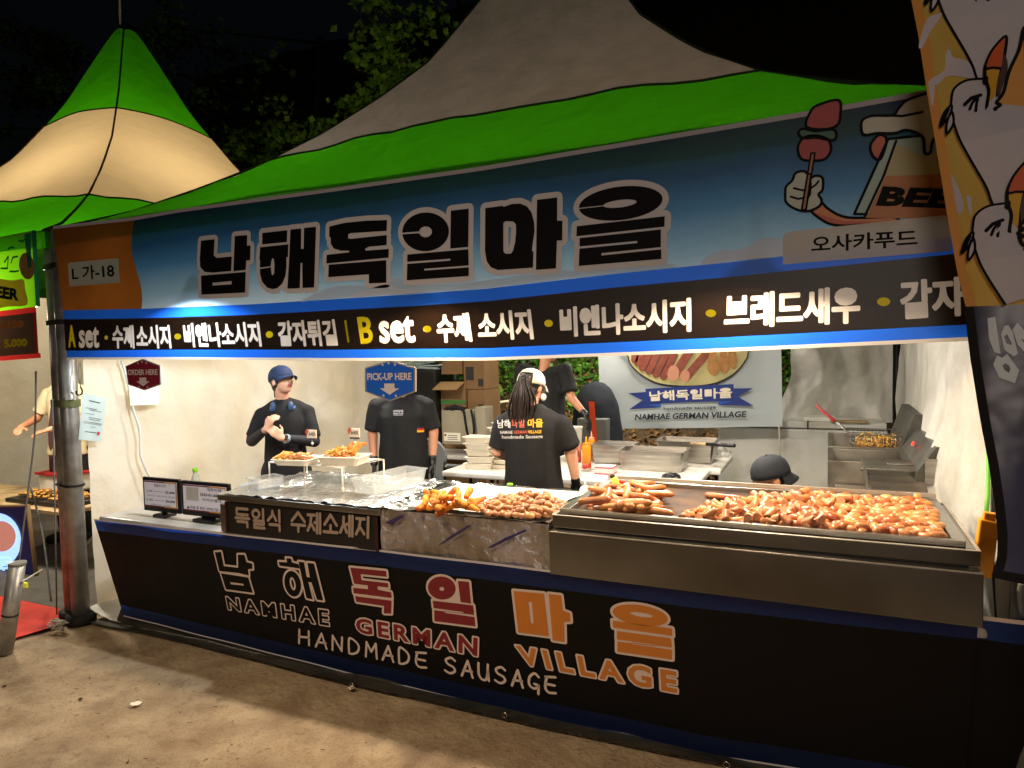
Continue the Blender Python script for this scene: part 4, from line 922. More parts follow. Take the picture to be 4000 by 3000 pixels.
for k, (a, b, h) in enumerate(SHP):
    A = PZ(*CK(*a), .962+h); Bq = PZ(*CK(*b), .962+h); d = Bq-A; c = (A+Bq)/2; c.z = .968+h*.8
    put('fried_shrimp', SH[k % 6], c, (rr.uniform(0, 6.28), rr.uniform(-.35, .35), math.atan2(d.y, d.x)), 'orange breaded fried shrimp in the heap on the white paper', 'fried shrimp', 'fried shrimp on the foil tray')
sp = [tuple(PZ(*CK(*q), .975)[:2]) for q in ((520, 1500), (600, 1450), (760, 1400), (900, 1375), (1100, 1385), (1300, 1440), (1330, 1500), (1290, 1560), (950, 1585), (620, 1560))]
for lay, (dd, nn_, h) in enumerate(((.029, 130, .012), (.034, 55, .030))):
    for i, p in enumerate(scatter(sp, dd, nn_, 51+lay)):
        edge = min(math.hypot(p[0]-q[0], p[1]-q[1]) for q in sp)
        if lay and edge < .05: continue
        put('small_vienna', rr.choice(VD), (p[0], p[1], .963+h), (rr.uniform(0, 6.28), rr.uniform(-.2, .2), rr.gauss(0, .5)+(0 if rr.random() < .75 else 1.4)), 'small tan vienna sausage in the oval heap on the foil tray', 'sausage', 'small viennas on the foil tray')
# ---------------- warming box with sign
sb = thing('warming_box', 'black signed warming box lined with foil left of the foil tray', 'food warmer', (1.93, .3, .748))
B('housing', 1.452, 2.43, -.015, .62, .75, .925, MATS['black_metal'], sb, .004)
grid('sign_board', lambda u, v: V((1.448+.985*u, -.038+.004*math.sin(u*3), .752+(.165+.01*0)*v)), 20, 4, MATS['sign_box_face'], sb)
B('sign_edge', 2.418, 2.4335, -.046, -.036, .752, .92, MATS['sign_box_edge'], sb, .002)
B('sign_edge', 1.446, 1.456, -.046, -.036, .752, .92, MATS['sign_box_edge'], sb, .002)
bm = bmesh.new(); frame_box(bm, 1.40, 2.45, -.05, .66, .926, .955, .045, .04); bmo('steel_rim', bm, MATS['steel'], sb)
def ftop2(u, v):
    x = 1.405+1.04*u; y = -.045+.70*v; e = min(u, 1-u, v*.7, (1-v)*.7)*11; dip = min(1, max(0, e-1))
    return V((x, y, .964-.028*dip+.010*max(0, 1-e)*nz((x*20, y*20, 0), 1)+.006*nz((x*7, y*7, 5), 1)*(.4+dip*.3)+.0022*nz((x*24, y*24, 8), 1)))
grid('foil_lining', ftop2, 150, 110, MATS['foil'], sb)
ik = Ink(lambda a, b, k: V((a, -.044-.001*k, b)), lambda x, y: (lambda q: (q.x, q.z))(PY(x, y, -.044)))
HG = {  # rounded strokes of the sign, unit boxes, y up
    '독': [[(.9, .95), (.1, .95), (.1, .62), (.9, .62)], [(.5, .62), (.5, .45)], [(0, .42), (1, .42)], [(.12, .22), (.85, .22), (.85, -.05)]],
    '일': [[(.32+.25*math.cos(a*.5236), .72+.22*math.sin(a*.5236)) for a in range(13)], [(.85, 1), (.85, .42)], [(.15, .34), (.88, .34), (.88, .16), (.18, .16), (.18, -.04), (.92, -.04)]],
    '식': [[(.0, .42), (.32, .72), (.35, .95)], [(.35, .85), (.6, .45)], [(.85, 1), (.85, .38)], [(.12, .2), (.85, .2), (.85, -.1)]],
    '수': [[(.02, .5), (.5, .98), (.98, .5)], [(0, .3), (1, .3)], [(.5, .3), (.5, -.05)]],
    '제': [[(.02, .9), (.5, .9)], [(.28, .9), (.2, .4), (.0, .05)], [(.25, .45), (.5, .1)], [(.52, .5), (.68, .5)], [(.7, 1), (.7, -.05)], [(.92, 1), (.92, -.05)]],
    '소': [[(.05, .45), (.5, .98), (.95, .45)], [(.5, .42), (.5, .08)], [(0, .06), (1, .06)]],
    '세': [[(.02, .1), (.25, .5), (.27, .92)], [(.27, .6), (.5, .12)], [(.48, .55), (.66, .55)], [(.7, 1), (.7, -.05)], [(.92, 1), (.92, -.05)]],
    '지': [[(.02, .9), (.6, .9)], [(.32, .9), (.22, .4), (.0, .08)], [(.27, .48), (.6, .12)], [(.88, 1), (.88, -.05)]]}
TL = V(CG(485, 402)); TR = V(CG(1648, 490)); BR_ = V(CG(1645, 655)); BL = V(CG(492, 555)); x = 0; tot = 8*1.2+.55-.2
for ch in '독일식 수제소세지':
    if ch == ' ': x += .55; continue
    segs = []
    for st in HG[ch]:
        P = []
        for (a, b) in st:
            s_ = (x+a)/tot; t = TL.lerp(TR, s_); q = BL.lerp(BR_, s_); c = q.lerp(t, b); P.append(ik.px(c.x, c.y))
        segs += segs_of([P], False)
    v, f = strokes(segs, .0078); ik.add('sign_text', v, f, 1); x += 1.2
ik.build(sb, {'sign_text': 'sign_letter'})
B('side_bracket', 1.395, 1.44, -.03, .02, .75, .90, MATS['steel'], sb, .002)
# wire rack over the foil
rk = thing('wire_rack', 'white wire rack standing on the foil with two food trays', 'rack', (1.75, .35, .94))
RZ = 1.075; ra = PZ(1045, 1828, RZ); rb = PZ(1420, 1852, RZ); rc = PZ(1503, 1808, RZ); rd = PZ(1110, 1795, RZ)
ra = V((1.43, .30, RZ)); rb = V((1.98, .27, RZ)); rc = V((2.03, .58, RZ)); rd = V((1.44, .60, RZ))
def leg(p, q): T('leg', [q+(p-q)*.0, p+(q-p)*.06+V((0, 0, 0)), p+V((0, 0, -.012)), V((p.x, p.y, .952))], .0045, MATS['rack_white'], rk, 6)
T('frame_wire', [ra, rb, rc, rd], .0045, MATS['rack_white'], rk, 6, closed=True)
for p in (ra, rb, rc, rd, (ra+rb)/2, (rc+rd)/2):
    T('leg', [p, V((p.x, p.y, .955))], .0045, MATS['rack_white'], rk, 6); LT('foot', [(.007, 0), (.006, .022)], (p.x, p.y, .948), MATS['rack_white'], rk, 8)
for k in range(1, 26):
    a = rd.lerp(rc, k/26); b = ra.lerp(rb, k/26); T('wire', [a+V((0, 0, .003)), b+V((0, 0, .003))], .0024, MATS['rack_white'], rk, 5)
def tray(label, c, w_, d_, h, rz, m, group, cat_='food tray', flat=False, parentless=True):
    t = thing('food_tray', label, cat_, c, group, rz)
    bm = bmesh.new(); t_ = .004; fl = .84
    def ring(sx, sy, z): return [bm.verts.new((x*sx/2, y*sy/2, z)) for x, y in ((-1, -.86), (-.86, -1), (.86, -1), (1, -.86), (1, .86), (.86, 1), (-.86, 1), (-1, .86))]
    R_ = [ring(w_*fl, d_*fl, 0), ring(w_, d_, h), ring(w_+.02, d_+.02, h+.001), ring(w_+.02, d_+.02, h+.004), ring(w_-t_*2, d_-t_*2, h+.004), ring(w_*fl-t_*2, d_*fl-t_*2, t_)]
    for A, Bq in zip(R_, R_[1:]):
        for k in range(8): bm.faces.new((A[k], A[(k+1) % 8], Bq[(k+1) % 8], Bq[k]))
    bm.faces.new(R_[0][::-1]); bm.faces.new(R_[-1]); bmo('tray_body', bm, m, t, world=False)
    return t
ta = tray('cream food tray with fries and sausages at the left of the rack', PZ(1160, 1812, 1.079), .22, .15, .03, .12, MATS['tray_beige'], 'sample food trays on the wire rack')
tb2 = tray('cream food tray with vienna pieces, fries and fried shrimp at the right of the rack', PZ(1345, 1812, 1.079), .25, .16, .045, .18, MATS['tray_beige'], 'sample food trays on the wire rack')
FR = []
for k in range(3):
    bm = bmesh.new(); box(bm, -.03, .03, -.0045, .0045, -.0045, .0045, .001)
    for v in bm.verts: v.co.y += .006*(k-1)*(v.co.x/.03)**2
    me = bpy.data.meshes.new('fry'); bm.to_mesh(me); bm.free(); me.materials.append(MATS['fries']); FR.append(me)
def food(t0, x0, x1, mes, n, z0, nm, lab, grp, sc=1, yr=.055):
    for i in range(n):
        p = V((rr.uniform(x0, x1), rr.uniform(-yr, yr), z0+rr.random()**1.4*.035)); p.rotate(Matrix.Rotation(t0.rotation_euler.z, 3, 'Z'))
        put(nm, rr.choice(mes), t0.location+p, (rr.uniform(0, 6), rr.uniform(-.4, .4), rr.uniform(0, 6.28)), lab, nm.replace('_', ' '), grp, sc)
food(ta, -.10, -.01, FR, 26, .02, 'french_fry', 'yellow french fry in the left tray on the wire rack', 'fries in the left tray')
food(ta, -.01, .09, [SM[0], SM[1]], 8, .03, 'sausage', 'short brown sausage in the left tray on the wire rack', 'sausages in the left tray', .45)
food(ta, -.05, .07, VN, 8, .03, 'vienna_sausage', 'small vienna in the front of the left tray on the wire rack', 'viennas in the left tray', .8)
food(tb2, -.11, .02, VN, 18, .035, 'vienna_sausage', 'glossy vienna in the right tray on the wire rack', 'viennas in the right tray', .85)
food(tb2, -.06, .05, FR, 26, .055, 'french_fry', 'pale french fry in the right tray on the wire rack', 'fries in the right tray')
for k, dx in enumerate((.055, .075, .10)):
    p = V((dx, .0, .085)); p.rotate(Matrix.Rotation(.18, 3, 'Z'))
    put('fried_shrimp', SH[k], tb2.location+p, (.3*k, -1.0+.2*k, 2.2-.5*k), ['left of the three fried shrimp standing in the right tray', 'middle fried shrimp standing in the right tray', 'right fried shrimp leaning on the rim of the right tray'][k], 'fried shrimp', None, .8)
# set signs on clips
for k, (px, py, s_, lab) in enumerate(((1218, 1695, 'A세트', 'small white sign for set A on a clip above the left tray'), (1385, 1690, 'B세트', 'small white sign for set B on a clip above the right tray'))):
    y = .42; c = PY(px, py, y); t = thing('set_sign', lab, 'sign', (c.x, y, c.z-.09), 'set signs above the trays')
    B('sign_card', c.x-.035, c.x+.035, y-.003, y+.002, c.z-.024, c.z+.024, MATS['ink_cream'], t, .001)
    B('sign_foot', c.x-.032, c.x+.032, y-.004, y+.001, c.z-.036, c.z-.026, MATS['display_ink'], t, .001)
    T('clip', [(c.x, y, c.z-.03), (c.x+.004, y, c.z-.07)], .003, MATS['acrylic'], t, 6); LT('clip_ball', [(.002, -.008), (.009, 0), (.002, .008)], (c.x+.002, y, c.z-.055), MATS['white_plastic'], t, 8)
    v, f = tquad(s_, [(c.x-.02, c.z+.012), (c.x+.03, c.z+.012), (c.x+.03, c.z-.012), (c.x-.02, c.z-.012)], .02); pyd('sign_lettering', [V((a, y-.0045, b)) for a, b in v], f, MATS['ink_black'], t)
    v, f = tri_loops([[(c.x-.035, c.z-.012), (c.x-.018, c.z+.018), (c.x-.028, c.z+.034), (c.x-.046, c.z+.012)]]); pyd('red_tab', [V((a, y-.0055, b)) for a, b in v], f, MATS['art_redlight'], t)
# acrylic tip box at the right end of the foil, tilted
def openbox(name, label, cat_, c, w_, d_, h, t_, m, rz=0, group=None, tilt=0, flare=.9):
    t = thing(name, label, cat_, c, group, rz); t.rotation_euler = (tilt, 0, rz)
    bm = bmesh.new()
    def ring(sx, sy, z): return [bm.verts.new((x*sx/2, y*sy/2, z)) for x, y in ((-1, -.9), (-.93, -1), (.93, -1), (1, -.9), (1, .9), (.93, 1), (-.93, 1), (-1, .9))]
    R_ = [ring(w_*flare, d_*flare, 0), ring(w_, d_, h), ring(w_+t_*5, d_+t_*5, h+.001), ring(w_+t_*5, d_+t_*5, h+.004), ring(w_-t_*2, d_-t_*2, h+.004), ring(w_*flare-t_*2, d_*flare-t_*2, t_)]
    for A, Bq in zip(R_, R_[1:]):
        for k in range(8): bm.faces.new((A[k], A[(k+1) % 8], Bq[(k+1) % 8], Bq[k]))
    bm.faces.new(R_[0][::-1]); bm.faces.new(R_[-1]); bmo('pan_body', bm, m, t, world=False)
    return t
openbox('acrylic_tray', 'clear acrylic tray standing on the foil at the right of the wire rack', 'tray', (2.20, .40, .958), .17, .40, .075, .003, MATS['acrylic_box'], -.22, tilt=.02)
openbox('acrylic_tray', 'small clear acrylic box on the foil at the left of the wire rack', 'tray', (1.50, .20, .958), .12, .16, .05, .003, MATS['acrylic_box'], -.3)
# price displays
def display(label, px0, py0, px1, py1, y, k):
    a = PY(px0, py0, y); b = PY(px1, py1, y); x0, x1, z1 = a.x, b.x, a.z; z0 = .775
    t = thing('price_display', label, 'display', ((x0+x1)/2, y, .75), 'price displays on the counter')
    B('casing', x0, x1, y, y+.022, z0, z1, MATS['black_plastic'], t, .006)
    B('stand', x0+.12, x1-.10, y-.035, y+.06, .750, .768, MATS['black_plastic'], t, .004); B('neck', x0+.15, x1-.13, y+.005, y+.02, .765, .79, MATS['black_plastic'], t, .002)
    B('sheet', x0+.018, x1-.018, y-.003, y+.001, z0+.03, z1-.02, MATS['display_face'], t, .001)
    B('sheet_border', x0+.018, x0+(x1-x0)*.62, y-.0045, y-.0032, z1-.028, z1-.02, MATS['display_red'], t, .0003); B('sheet_border', x0+(x1-x0)*.62, x1-.018, y-.0045, y-.0032, z1-.028, z1-.02, MATS['display_gold'], t, .0003)
    B('sheet_border', x0+.018, x0+(x1-x0)*.6, y-.0045, y-.0032, z0+.03, z0+.038, MATS['display_red'], t, .0003); B('sheet_border', x0+(x1-x0)*.6, x1-.018, y-.0045, y-.0032, z0+.03, z0+.038, MATS['display_gold'], t, .0003)
    B('sheet_border', x1-.026, x1-.018, y-.0045, y-.0032, z0+.039, z1-.029, MATS['display_gold'], t, .0003)
    W = x1-x0; H = z1-z0
    def tx(s, u0, u1, v0, v1, bold=.01, m='display_ink'):
        v, f = tquad(s, [(x0+u0*W, z0+v1*H), (x0+u1*W, z0+v1*H), (x0+u1*W, z0+v0*H), (x0+u0*W, z0+v0*H)], bold); pyd('lettering', [V((p, y-.0055, q)) for p, q in v], f, MATS[m], t)
    if k == 0:
        tx('모둠소시지', .34, .66, .74, .83); tx('A 세트', .12, .3, .57, .64); tx('25,000', .64, .9, .56, .64, .03); tx('수제소시지 · 비엔나소시지 · 감자튀김', .14, .9, .45, .50, 0); tx('B 세트', .12, .3, .31, .38); tx('20,000', .64, .9, .30, .38, .03); tx('비엔나소시지 · 감자튀김', .24, .78, .19, .24, 0)
        for zz in (.6, .34): B('dotted_rule', x0+.32*W, x0+.6*W, y-.0045, y-.0032, z0+zz*H, z0+(zz+.008)*H, MATS['display_ink'], t, 0)
    else:
        tx('계좌이체', .56, .86, .76, .85); tx('카카오뱅크', .46, .86, .46, .55); tx('3333-01-606556', .42, .93, .61, .69, .03); tx('▲이체 후 확인 부탁드립니다', .12, .9, .20, .30, .01)
        B('blank_square', x0+.12*W, x0+.38*W, y-.0045, y-.0032, z0+.45*H, z0+.83*H, MATS['terminal'], t, 0)
display('left price display with menu sets and prices on the counter end', 555, 1862, 698, 1880, .10, 0)
display('right price display with transfer details beside the warming box', 706, 1876, 892, 1895, .10, 1)
# card terminal, pet bottles, white sauce bottle
ct_ = thing('card_terminal', 'grey and white card terminal on the counter behind the right price display', 'card terminal', (1.05, .55, .75))
grid('terminal_body', lambda u, v: V((.98+.22*u, .50+.14*v, .83+.035*math.sin(u*3.1)*1+.02*(1-u))), 14, 8, MATS['terminal'], ct_, thick=.04)
B('terminal_screen', 1.0, 1.06, .497, .505, .835, .865, MATS['terminal_dark'], ct_, .003); B('terminal_base', .99, 1.2, .50, .64, .75, .825, MATS['terminal_pink'], ct_, .01)
tag(B('table_mat', 1.02, 1.45, .35, .655, .7485, .756, MATS['red_mat'], None, .002), 'red mat lying on the counter behind the displays', 'mat')
def bottle(label, c, h, r, capm, body=MATS['bottle_pet'], cat_='bottle', group='clear bottles with green caps'):
    t = thing('bottle', label, cat_, c, group)
    LT('bottle_body', [(r*.85, 0), (r, .01), (r, h*.55), (r*.75, h*.72), (r*.42, h*.84), (r*.42, h*.88)], c, body, t, 18)
    LT('cap', [(r*.5, h*.88), (r*.52, h*.9), (r*.52, h-.004), (r*.45, h)], c, capm, t, 16); return t
p = PY(762, 1828, .5); bottle('clear bottle with green cap behind the price displays', (p.x, .5, .75), p.z-.75+.0, .032, MATS['cap_green'])
p = PY(1992, 1888, .68); bottle('clear bottle with bright green cap behind the foil tray', (p.x, .68, .79), p.z-.79, .034, MATS['cap_green'])
p = PZ(2266, 1936, .96); t = thing('sauce_bottle', 'squat white squeeze bottle between foil tray and griddle', 'bottle', (p.x, .60, .94))
LT('bottle_body', [(.026, 0), (.029, .005), (.029, .03), (.02, .045), (.012, .05)], (p.x, .60, .945), MATS['white_plastic'], t); LT('nozzle', [(.008, .05), (.004, .075)], (p.x, .60, .945), MATS['white_plastic'], t, 10)
# torch lighter with red handle behind the whole sausages
p = PZ(*CH(470, 1170), 1.06); t = thing('tongs', 'red handled tool with yellow label lying behind the whole sausages', 'tongs', p)
T('handle', [p+V((.01, 0, 0)), p+V((.07, .02, -.02))], .008, MATS['handle_red'], t); T('label_body', [p+V((-.02, 0, .015)), p+V((.0, .0, -.02))], .016, MATS['note_yellow'], t, 10); T('tool_tip', [p+V((-.02, 0, .015)), p+V((-.03, 0, .03))], .012, MATS['black_plastic'], t)
# ================================================================== SIGNS, PAPERS, CABLES
def hexsign(label, px, y, fill, textbody, star, k):
    P = [PY(*q, y) for q in px]; P = [(q.x, q.z) for q in P]; cx = sum(p[0] for p in P)/6; cz = sum(p[1] for p in P)/6
    t = thing('hanging_sign', label, 'sign', (cx, y, cz), 'hexagonal signs hanging from the menu banner')
    sc_ = lambda s_: [(cx+(a-cx)*s_, cz+(b-cz)*s_) for a, b in P]
    def plate(nm, s_, y0, y1, m):
        v2, f = tri_loops([sc_(s_)]); n = len(v2); lp = sc_(s_); v = [V((a, y0, b)) for a, b in v2]
        b0 = len(v); v += [V((a, y0, b)) for a, b in lp]+[V((a, y1, b)) for a, b in lp]; L = len(lp)
        pyd(nm, v, f+[(b0+i, b0+(i+1) % L, b0+L+(i+1) % L, b0+L+i) for i in range(L)], MATS[m], t)
    plate('backing', 1.0, y, y+.008, 'hex_edge'); plate('face', .93, y-.002, y-.0005, fill)
    W = max(p[0] for p in P)-min(p[0] for p in P); H = max(p[1] for p in P)-min(p[1] for p in P)
    v, f = tquad(textbody, [(cx-.43*W, cz+.18*H), (cx+.43*W, cz+.18*H), (cx+.43*W, cz+.0*H), (cx-.43*W, cz+.0*H)], .03); pyd('lettering', [V((a, y-.004, b)) for a, b in v], f, MATS['sign_ink'], t)
    ar = [(-.1, -.08), (.1, -.08), (.1, -.2), (.19, -.2), (0, -.36), (-.19, -.2), (-.1, -.2)]
    v, f = tri_loops([[(cx+a*W, cz+b*H) for a, b in ar]]); pyd('arrow', [V((a, y-.004, b)) for a, b in v], f, MATS['sign_ink'], t)
    for (a, b) in ((-.12, .38), (0, .42), (.12, .38), (-.12, -.38), (.12, -.38)):
        st = [(cx+a*W+.014*W*(2.2 if i % 2 == 0 else .9)*math.sin(i*.628), cz+b*H+.014*W*(2.2 if i % 2 == 0 else .9)*math.cos(i*.628)) for i in range(10)]
        v, f = tri_loops([st]); pyd('star', [V((p, y-.004, q)) for p, q in v], f, MATS['sign_ink'], t)
hexsign('maroon hexagonal ORDER HERE sign hanging under the left of the menu banner', [(555, 1402), (490, 1430), (500, 1502), (563, 1525), (628, 1502), (625, 1428)], -.03, 'hex_red', 'ORDER HERE', 1, 0)
hexsign('blue hexagonal PICK-UP HERE sign hanging under the menu banner before a worker', [(1522, 1408), (1425, 1437), (1425, 1530), (1522, 1567), (1623, 1530), (1623, 1437)], -.03, 'hex_blue', 'PICK-UP HERE', 1, 1)
# papers on the left wall
def wallpaper(label, px, x, m, lines=False, cat_='paper'):
    P = [PX(*q, x) for q in px]; a, b, c, d = P
    def f(u, v): p = (d.lerp(c, u)).lerp(a.lerp(b, u), v); p.x += .012*math.sin(u*3.1)+.02*max(0, u-.8)*max(0, v-.8)*25*.2; return p
    t = thing('wall_paper', label, cat_, (x, P[0].y, P[3].z)); grid('sheet', f, 10, 10, MATS[m], t)
    if lines:
        rl = random.Random(4)
        for i, (v0, u0, u1, h_) in enumerate(((.86, .25, .7, .02), (.7, .15, .6, .008), (.67, .3, .85, .008), (.58, .15, .5, .008), (.5, .3, .85, .01), (.46, .3, .8, .01), (.4, .12, .9, .007), (.37, .12, .9, .007), (.3, .4, .62, .008), (.18, .2, .7, .014))):
            grid('print_line', lambda u, v: f(u0+(u1-u0)*u, v0+h_*v)+V((.003, 0, 0)), 6, 1, MATS['display_ink'], t)
        grid('red_stamp', lambda u, v: f(.72+.12*u, .14+.08*v)+V((.004, 0, 0)), 1, 1, MATS['red_ink'], t)
    return t
wallpaper('pale blue permit sheet with red stamp on the left wall beside the tent leg', [CL(170, 440), CL(392, 495), CL(345, 890), CL(135, 870)], .075, 'paper_blue', True)
wallpaper('blank crumpled white sheet hanging on the left wall below the ORDER HERE sign', [CL(600, 380), CL(878, 380), CL(876, 545), CL(615, 555)], .075, 'paper_white')
T_ = [PX(*CL(*q), .07) for q in ((530, 140), (570, 260), (610, 430), (640, 590), (690, 740), (705, 850), (705, 990), (730, 1080), (770, 1170), (820, 1260), (850, 1330))]
tag(T('cable', cat(T_, 4, False), .008, MATS['cable_white'], None, 8), 'white cable hanging down the left wall past the blank sheet', 'cable')
p = PX(*CL(150, 380), .14); q = PX(*CL(148, 150), .12)
o = thing('s_hook', 'black hook hanging on a loop beside the left tent leg', 'hook', p)
T('cord_loop', [q, q.lerp(p, .5)+V((.0, .012, 0)), p, q.lerp(p, .5)-V((0, .012, 0)), q+V((0, -.004, 0))], .003, MATS['rope_grey'], o, 5)
T('hook', cat([p+V((0, a*.02, b*.02)) for a, b in ((0, 0), (.5, -1), (.4, -2.2), (-.6, -2.6), (-1.3, -2), (-1.2, -1.2))], 4, False), .005, MATS['black_metal'], o, 6)
# orange multi socket on green cable at the right
p0 = PY(3862, 1780, .45); p1 = PY(3850, 2045, .3); t = thing('extension_socket', 'orange extension socket hanging on a green cable at the right end of the counter', 'extension lead', p1)
T('green_cable', [PY(3836, 1500, .5), p0, p1.lerp(p0, .4)+V((.003, 0, 0)), p1], .008, MATS['cable_green'], t)
T('cable_collar', [p1, p1-V((0, 0, .02))], .013, MATS['black_plastic'], t)
bm = bmesh.new(); q = PY(3848, 2140, .12); box(bm, -.028, .028, -.02, .02, -.10, .10, .005, mtx=Matrix.Translation(q)@Matrix.Rotation(.10, 4, 'Y')); bmo('socket_body', bm, MATS['yellow_orange'], t)
bm = bmesh.new(); box(bm, -.018, .018, -.014, .014, .10, .125, .004, mtx=Matrix.Translation(q)@Matrix.Rotation(.10, 4, 'Y')); bmo('socket_neck', bm, MATS['yellow_orange'], t)
for dz in (.045, -.07):
    q2 = q+V((.035, .0, dz)); T('plug', [q2, q2+V((.05, .01, 0))], .017, MATS['white_plastic'], t, 10)
tag(T('cable', cat([V((4.945, .5, 1.2)), V((4.93, .42, .9)), V((4.94, .38, .6)), V((4.93, .36, .3))], 4, False), .008, MATS['black_plastic']), 'black cord running down the right side wall near the skirt end', 'cable')
tag(T('cable', cat([PY(3990, 2280, .05), PY(3982, 2330, .05), PY(3990, 2400, .05)], 4, False), .009, MATS['rope_grey']), 'grey cord beside the right tent leg at the picture edge', 'cable')

# ================================================================== LAMPS (fixtures)
for k, (x, y, z, e, c, sp) in enumerate(LAMPS):
    t = thing('led_lamp', ['hanging lamp behind the left of the menu banner', 'hanging lamp behind the middle of the menu banner', 'hanging lamp behind the right of the menu banner'][k], 'lamp', (x, y, z), 'lamps hanging behind the banners')
    bm = bmesh.new(); n = 20; prof = [(.035, .12), (.05, .09), (.12, .035), (.13, .03)]
    rings = [[bm.verts.new((x+r*math.cos(6.2832*k2/n), y+r*math.sin(6.2832*k2/n), z+zz)) for k2 in range(n)] for r, zz in prof]
    for A, Bq in zip(rings, rings[1:]):
        for k2 in range(n): bm.faces.new((A[k2], A[(k2+1) % n], Bq[(k2+1) % n], Bq[k2]))
    bmo('shade', bm, MATS['black_metal'], t, True); LT('bulb', [(.02, .05), (.05, .055), (.03, .1)], (x, y, z), MATS['lamp_glow_cool' if k == 0 else 'lamp_glow'], t)
    T('cord', [(x, y, z+.12), (x, y+.0, 2.45)], .005, MATS['black_plastic'], t, 6)
for k, (x, y, z, e, c) in enumerate(CEIL):
    t = thing('ceiling_lamp', ['flat ceiling lamp at the left under the canopy', 'flat ceiling lamp at the right under the canopy', 'flat ceiling lamp at the back under the canopy'][k], 'lamp', (x, y, z), 'ceiling lamps under the canopy')
    B('housing', x-.2, x+.2, y-.2, y+.2, z+.02, z+.05, MATS['white_plastic'], t); B('diffuser', x-.18, x+.18, y-.18, y+.18, z+.008, z+.0195, MATS['lamp_glow'], t, .002); T('cord', [(x, y, z+.05), (x, y, 3.0)], .005, MATS['black_plastic'], t, 6)

t = thing('led_lamp', 'added fill floodlight at the back edge of the tent lighting the bank', 'lamp', BACK)  # made-up fixture for the added bank fill
B('fill_housing', BACK[0]-.14, BACK[0]+.14, BACK[1]-.07, BACK[1]-.03, BACK[2]-.1, BACK[2]+.1, MATS['black_metal'], t); T('fill_bracket', [(BACK[0], BACK[1]-.05, BACK[2]+.1), (BACK[0], BACK[1]+.15, 2.46)], .008, MATS['black_metal'], t, 6)
# ================================================================== BACK OF THE STALL
folding_table('white folding work table behind the woman in the white cap', 1.58, 3.55, 1.97, 2.66, .745, MATS['table_white'])
folding_table('second white folding table further back under the pans', 2.2, 3.62, 2.68, 3.42, .74, MATS['table_white'])
pans = [('large stainless pan with label at the front of the work table', PZ(2535, 1845, .745)+V((0, .17, 0)), .50, .30, .15, 0.02), ('stainless pan behind the squeeze bottles with food scraps', PZ(2385, 1812, .745)+V((-.0, .12, 0)), .33, .27, .15, .03), ('deep stainless pan standing behind the large pan at its right', PZ(2690, 1822, .745)+V((-.06, .30, 0)), .46, .30, .17, .0)]
for k, (lab, c, w_, d_, h, rz) in enumerate(pans):
    t = openbox('steel_pan', lab, 'pan', c, w_, d_, h, .004, MATS['steel'], rz, 'stainless pans on the work table')
    if k == 0: o = B('pan_label', -.03, .02, -.147, -.142, .118, .132, MATS['ink_cream'], t, .001, world=False)
p = PZ(2705, 1765, .85); t = thing('frying_pan', 'frying pan handle with dark grip sticking out behind the pans', 'pan', p)
T('handle', [PY(2760, 1735, 2.75), PY(2870, 1741, 2.6)], .014, MATS['black_plastic'], t); T('handle_shaft', [PY(2700, 1733, 2.85), PY(2765, 1735, 2.75)], .012, MATS['wood_leg'], t)
p = PZ(2765, 1808, .745); t = thing('sauce_pot', 'small steel cup beside the stainless pans', 'cup', p); LT('cup_body', [(.035, 0), (.042, .08), (.046, .082)], p, MATS['steel'], t)
tag(grid('plastic_bag', lambda u, v: PZ(2800, 1770, .76)+V(((u-.5)*.22, (v-.5)*.2, .07*math.sin(u*3.14)*math.sin(v*3.14)+.03*nz((u*6, v*6, 0), 1))), 20, 20, MATS['bag_clear']), 'clear crumpled plastic bag on the right end of the work table', 'bag')
def crump(c, r, hh, m, seed, name, lab, cat_):
    bm = bmesh.new(); bmesh.ops.create_icosphere(bm, subdivisions=4, radius=1)
    for v in bm.verts:
        d = 1+.35*nz(v.co, 2.3, seed)+.2*nz(v.co, 6, seed); v.co = V((v.co.x*r[0]*d, v.co.y*r[1]*d, max(-.2, v.co.z)*hh*d))+V(c)
    return tag(bmo(name, bm, m, None, True), lab, cat_)
crump(PZ(2620, 1865, .755), (.065, .038), .035, MATS['glove_black'], 3, 'rubber_glove', 'crumpled black rubber gloves lying at the front right of the work table', 'gloves')
def squeeze(label, px, py, h, r, fill, fh, capm, grp='squeeze bottles on the work table', body='bottle_red'):
    c = PZ(px, py, .745); t = thing('squeeze_bottle', label, 'bottle', c, grp)
    LT('liquid_foot', [(r*.95, 0), (r, .006), (r, fh)], c, MATS[fill], t); LT('bottle_body', [(r, fh), (r, h*.75), (r*.85, h*.8), (r*.8, h*.81)], c, MATS[body], t); LT('bottle_cap', [(r*.86, h*.81), (r*.8, h*.86), (r*.25, h*.88), (r*.14, h*1.08)], c, MATS[capm], t, 14)
squeeze('mustard filled squeeze bottle nearest the front of the work table', 2292, 1830, .235, .036, 'ketchup', .045, 'mustard', body='mustard')
squeeze('half empty ketchup smeared clear squeeze bottle left of the mustard bottle', 2255, 1805, .21, .034, 'ketchup', .05, 'nozzle')
squeeze('mustard bottle with orange tip behind the front mustard bottle', 2312, 1795, .22, .03, 'mustard', .03, 'nozzle', body='mustard')
squeeze('mustard bottle partly hidden by the woman in the white cap', 2222, 1800, .19, .028, 'mustard', .03, 'white_plastic', body='mustard')
c = PZ(2345, 1852, .745); t = thing('film_box', 'small printed pink and white carton before the large pan', 'box', c)
B('carton', c.x-.035, c.x+.10, c.y-.02, c.y+.10, .745, .805, MATS['film_box'], t, .002)
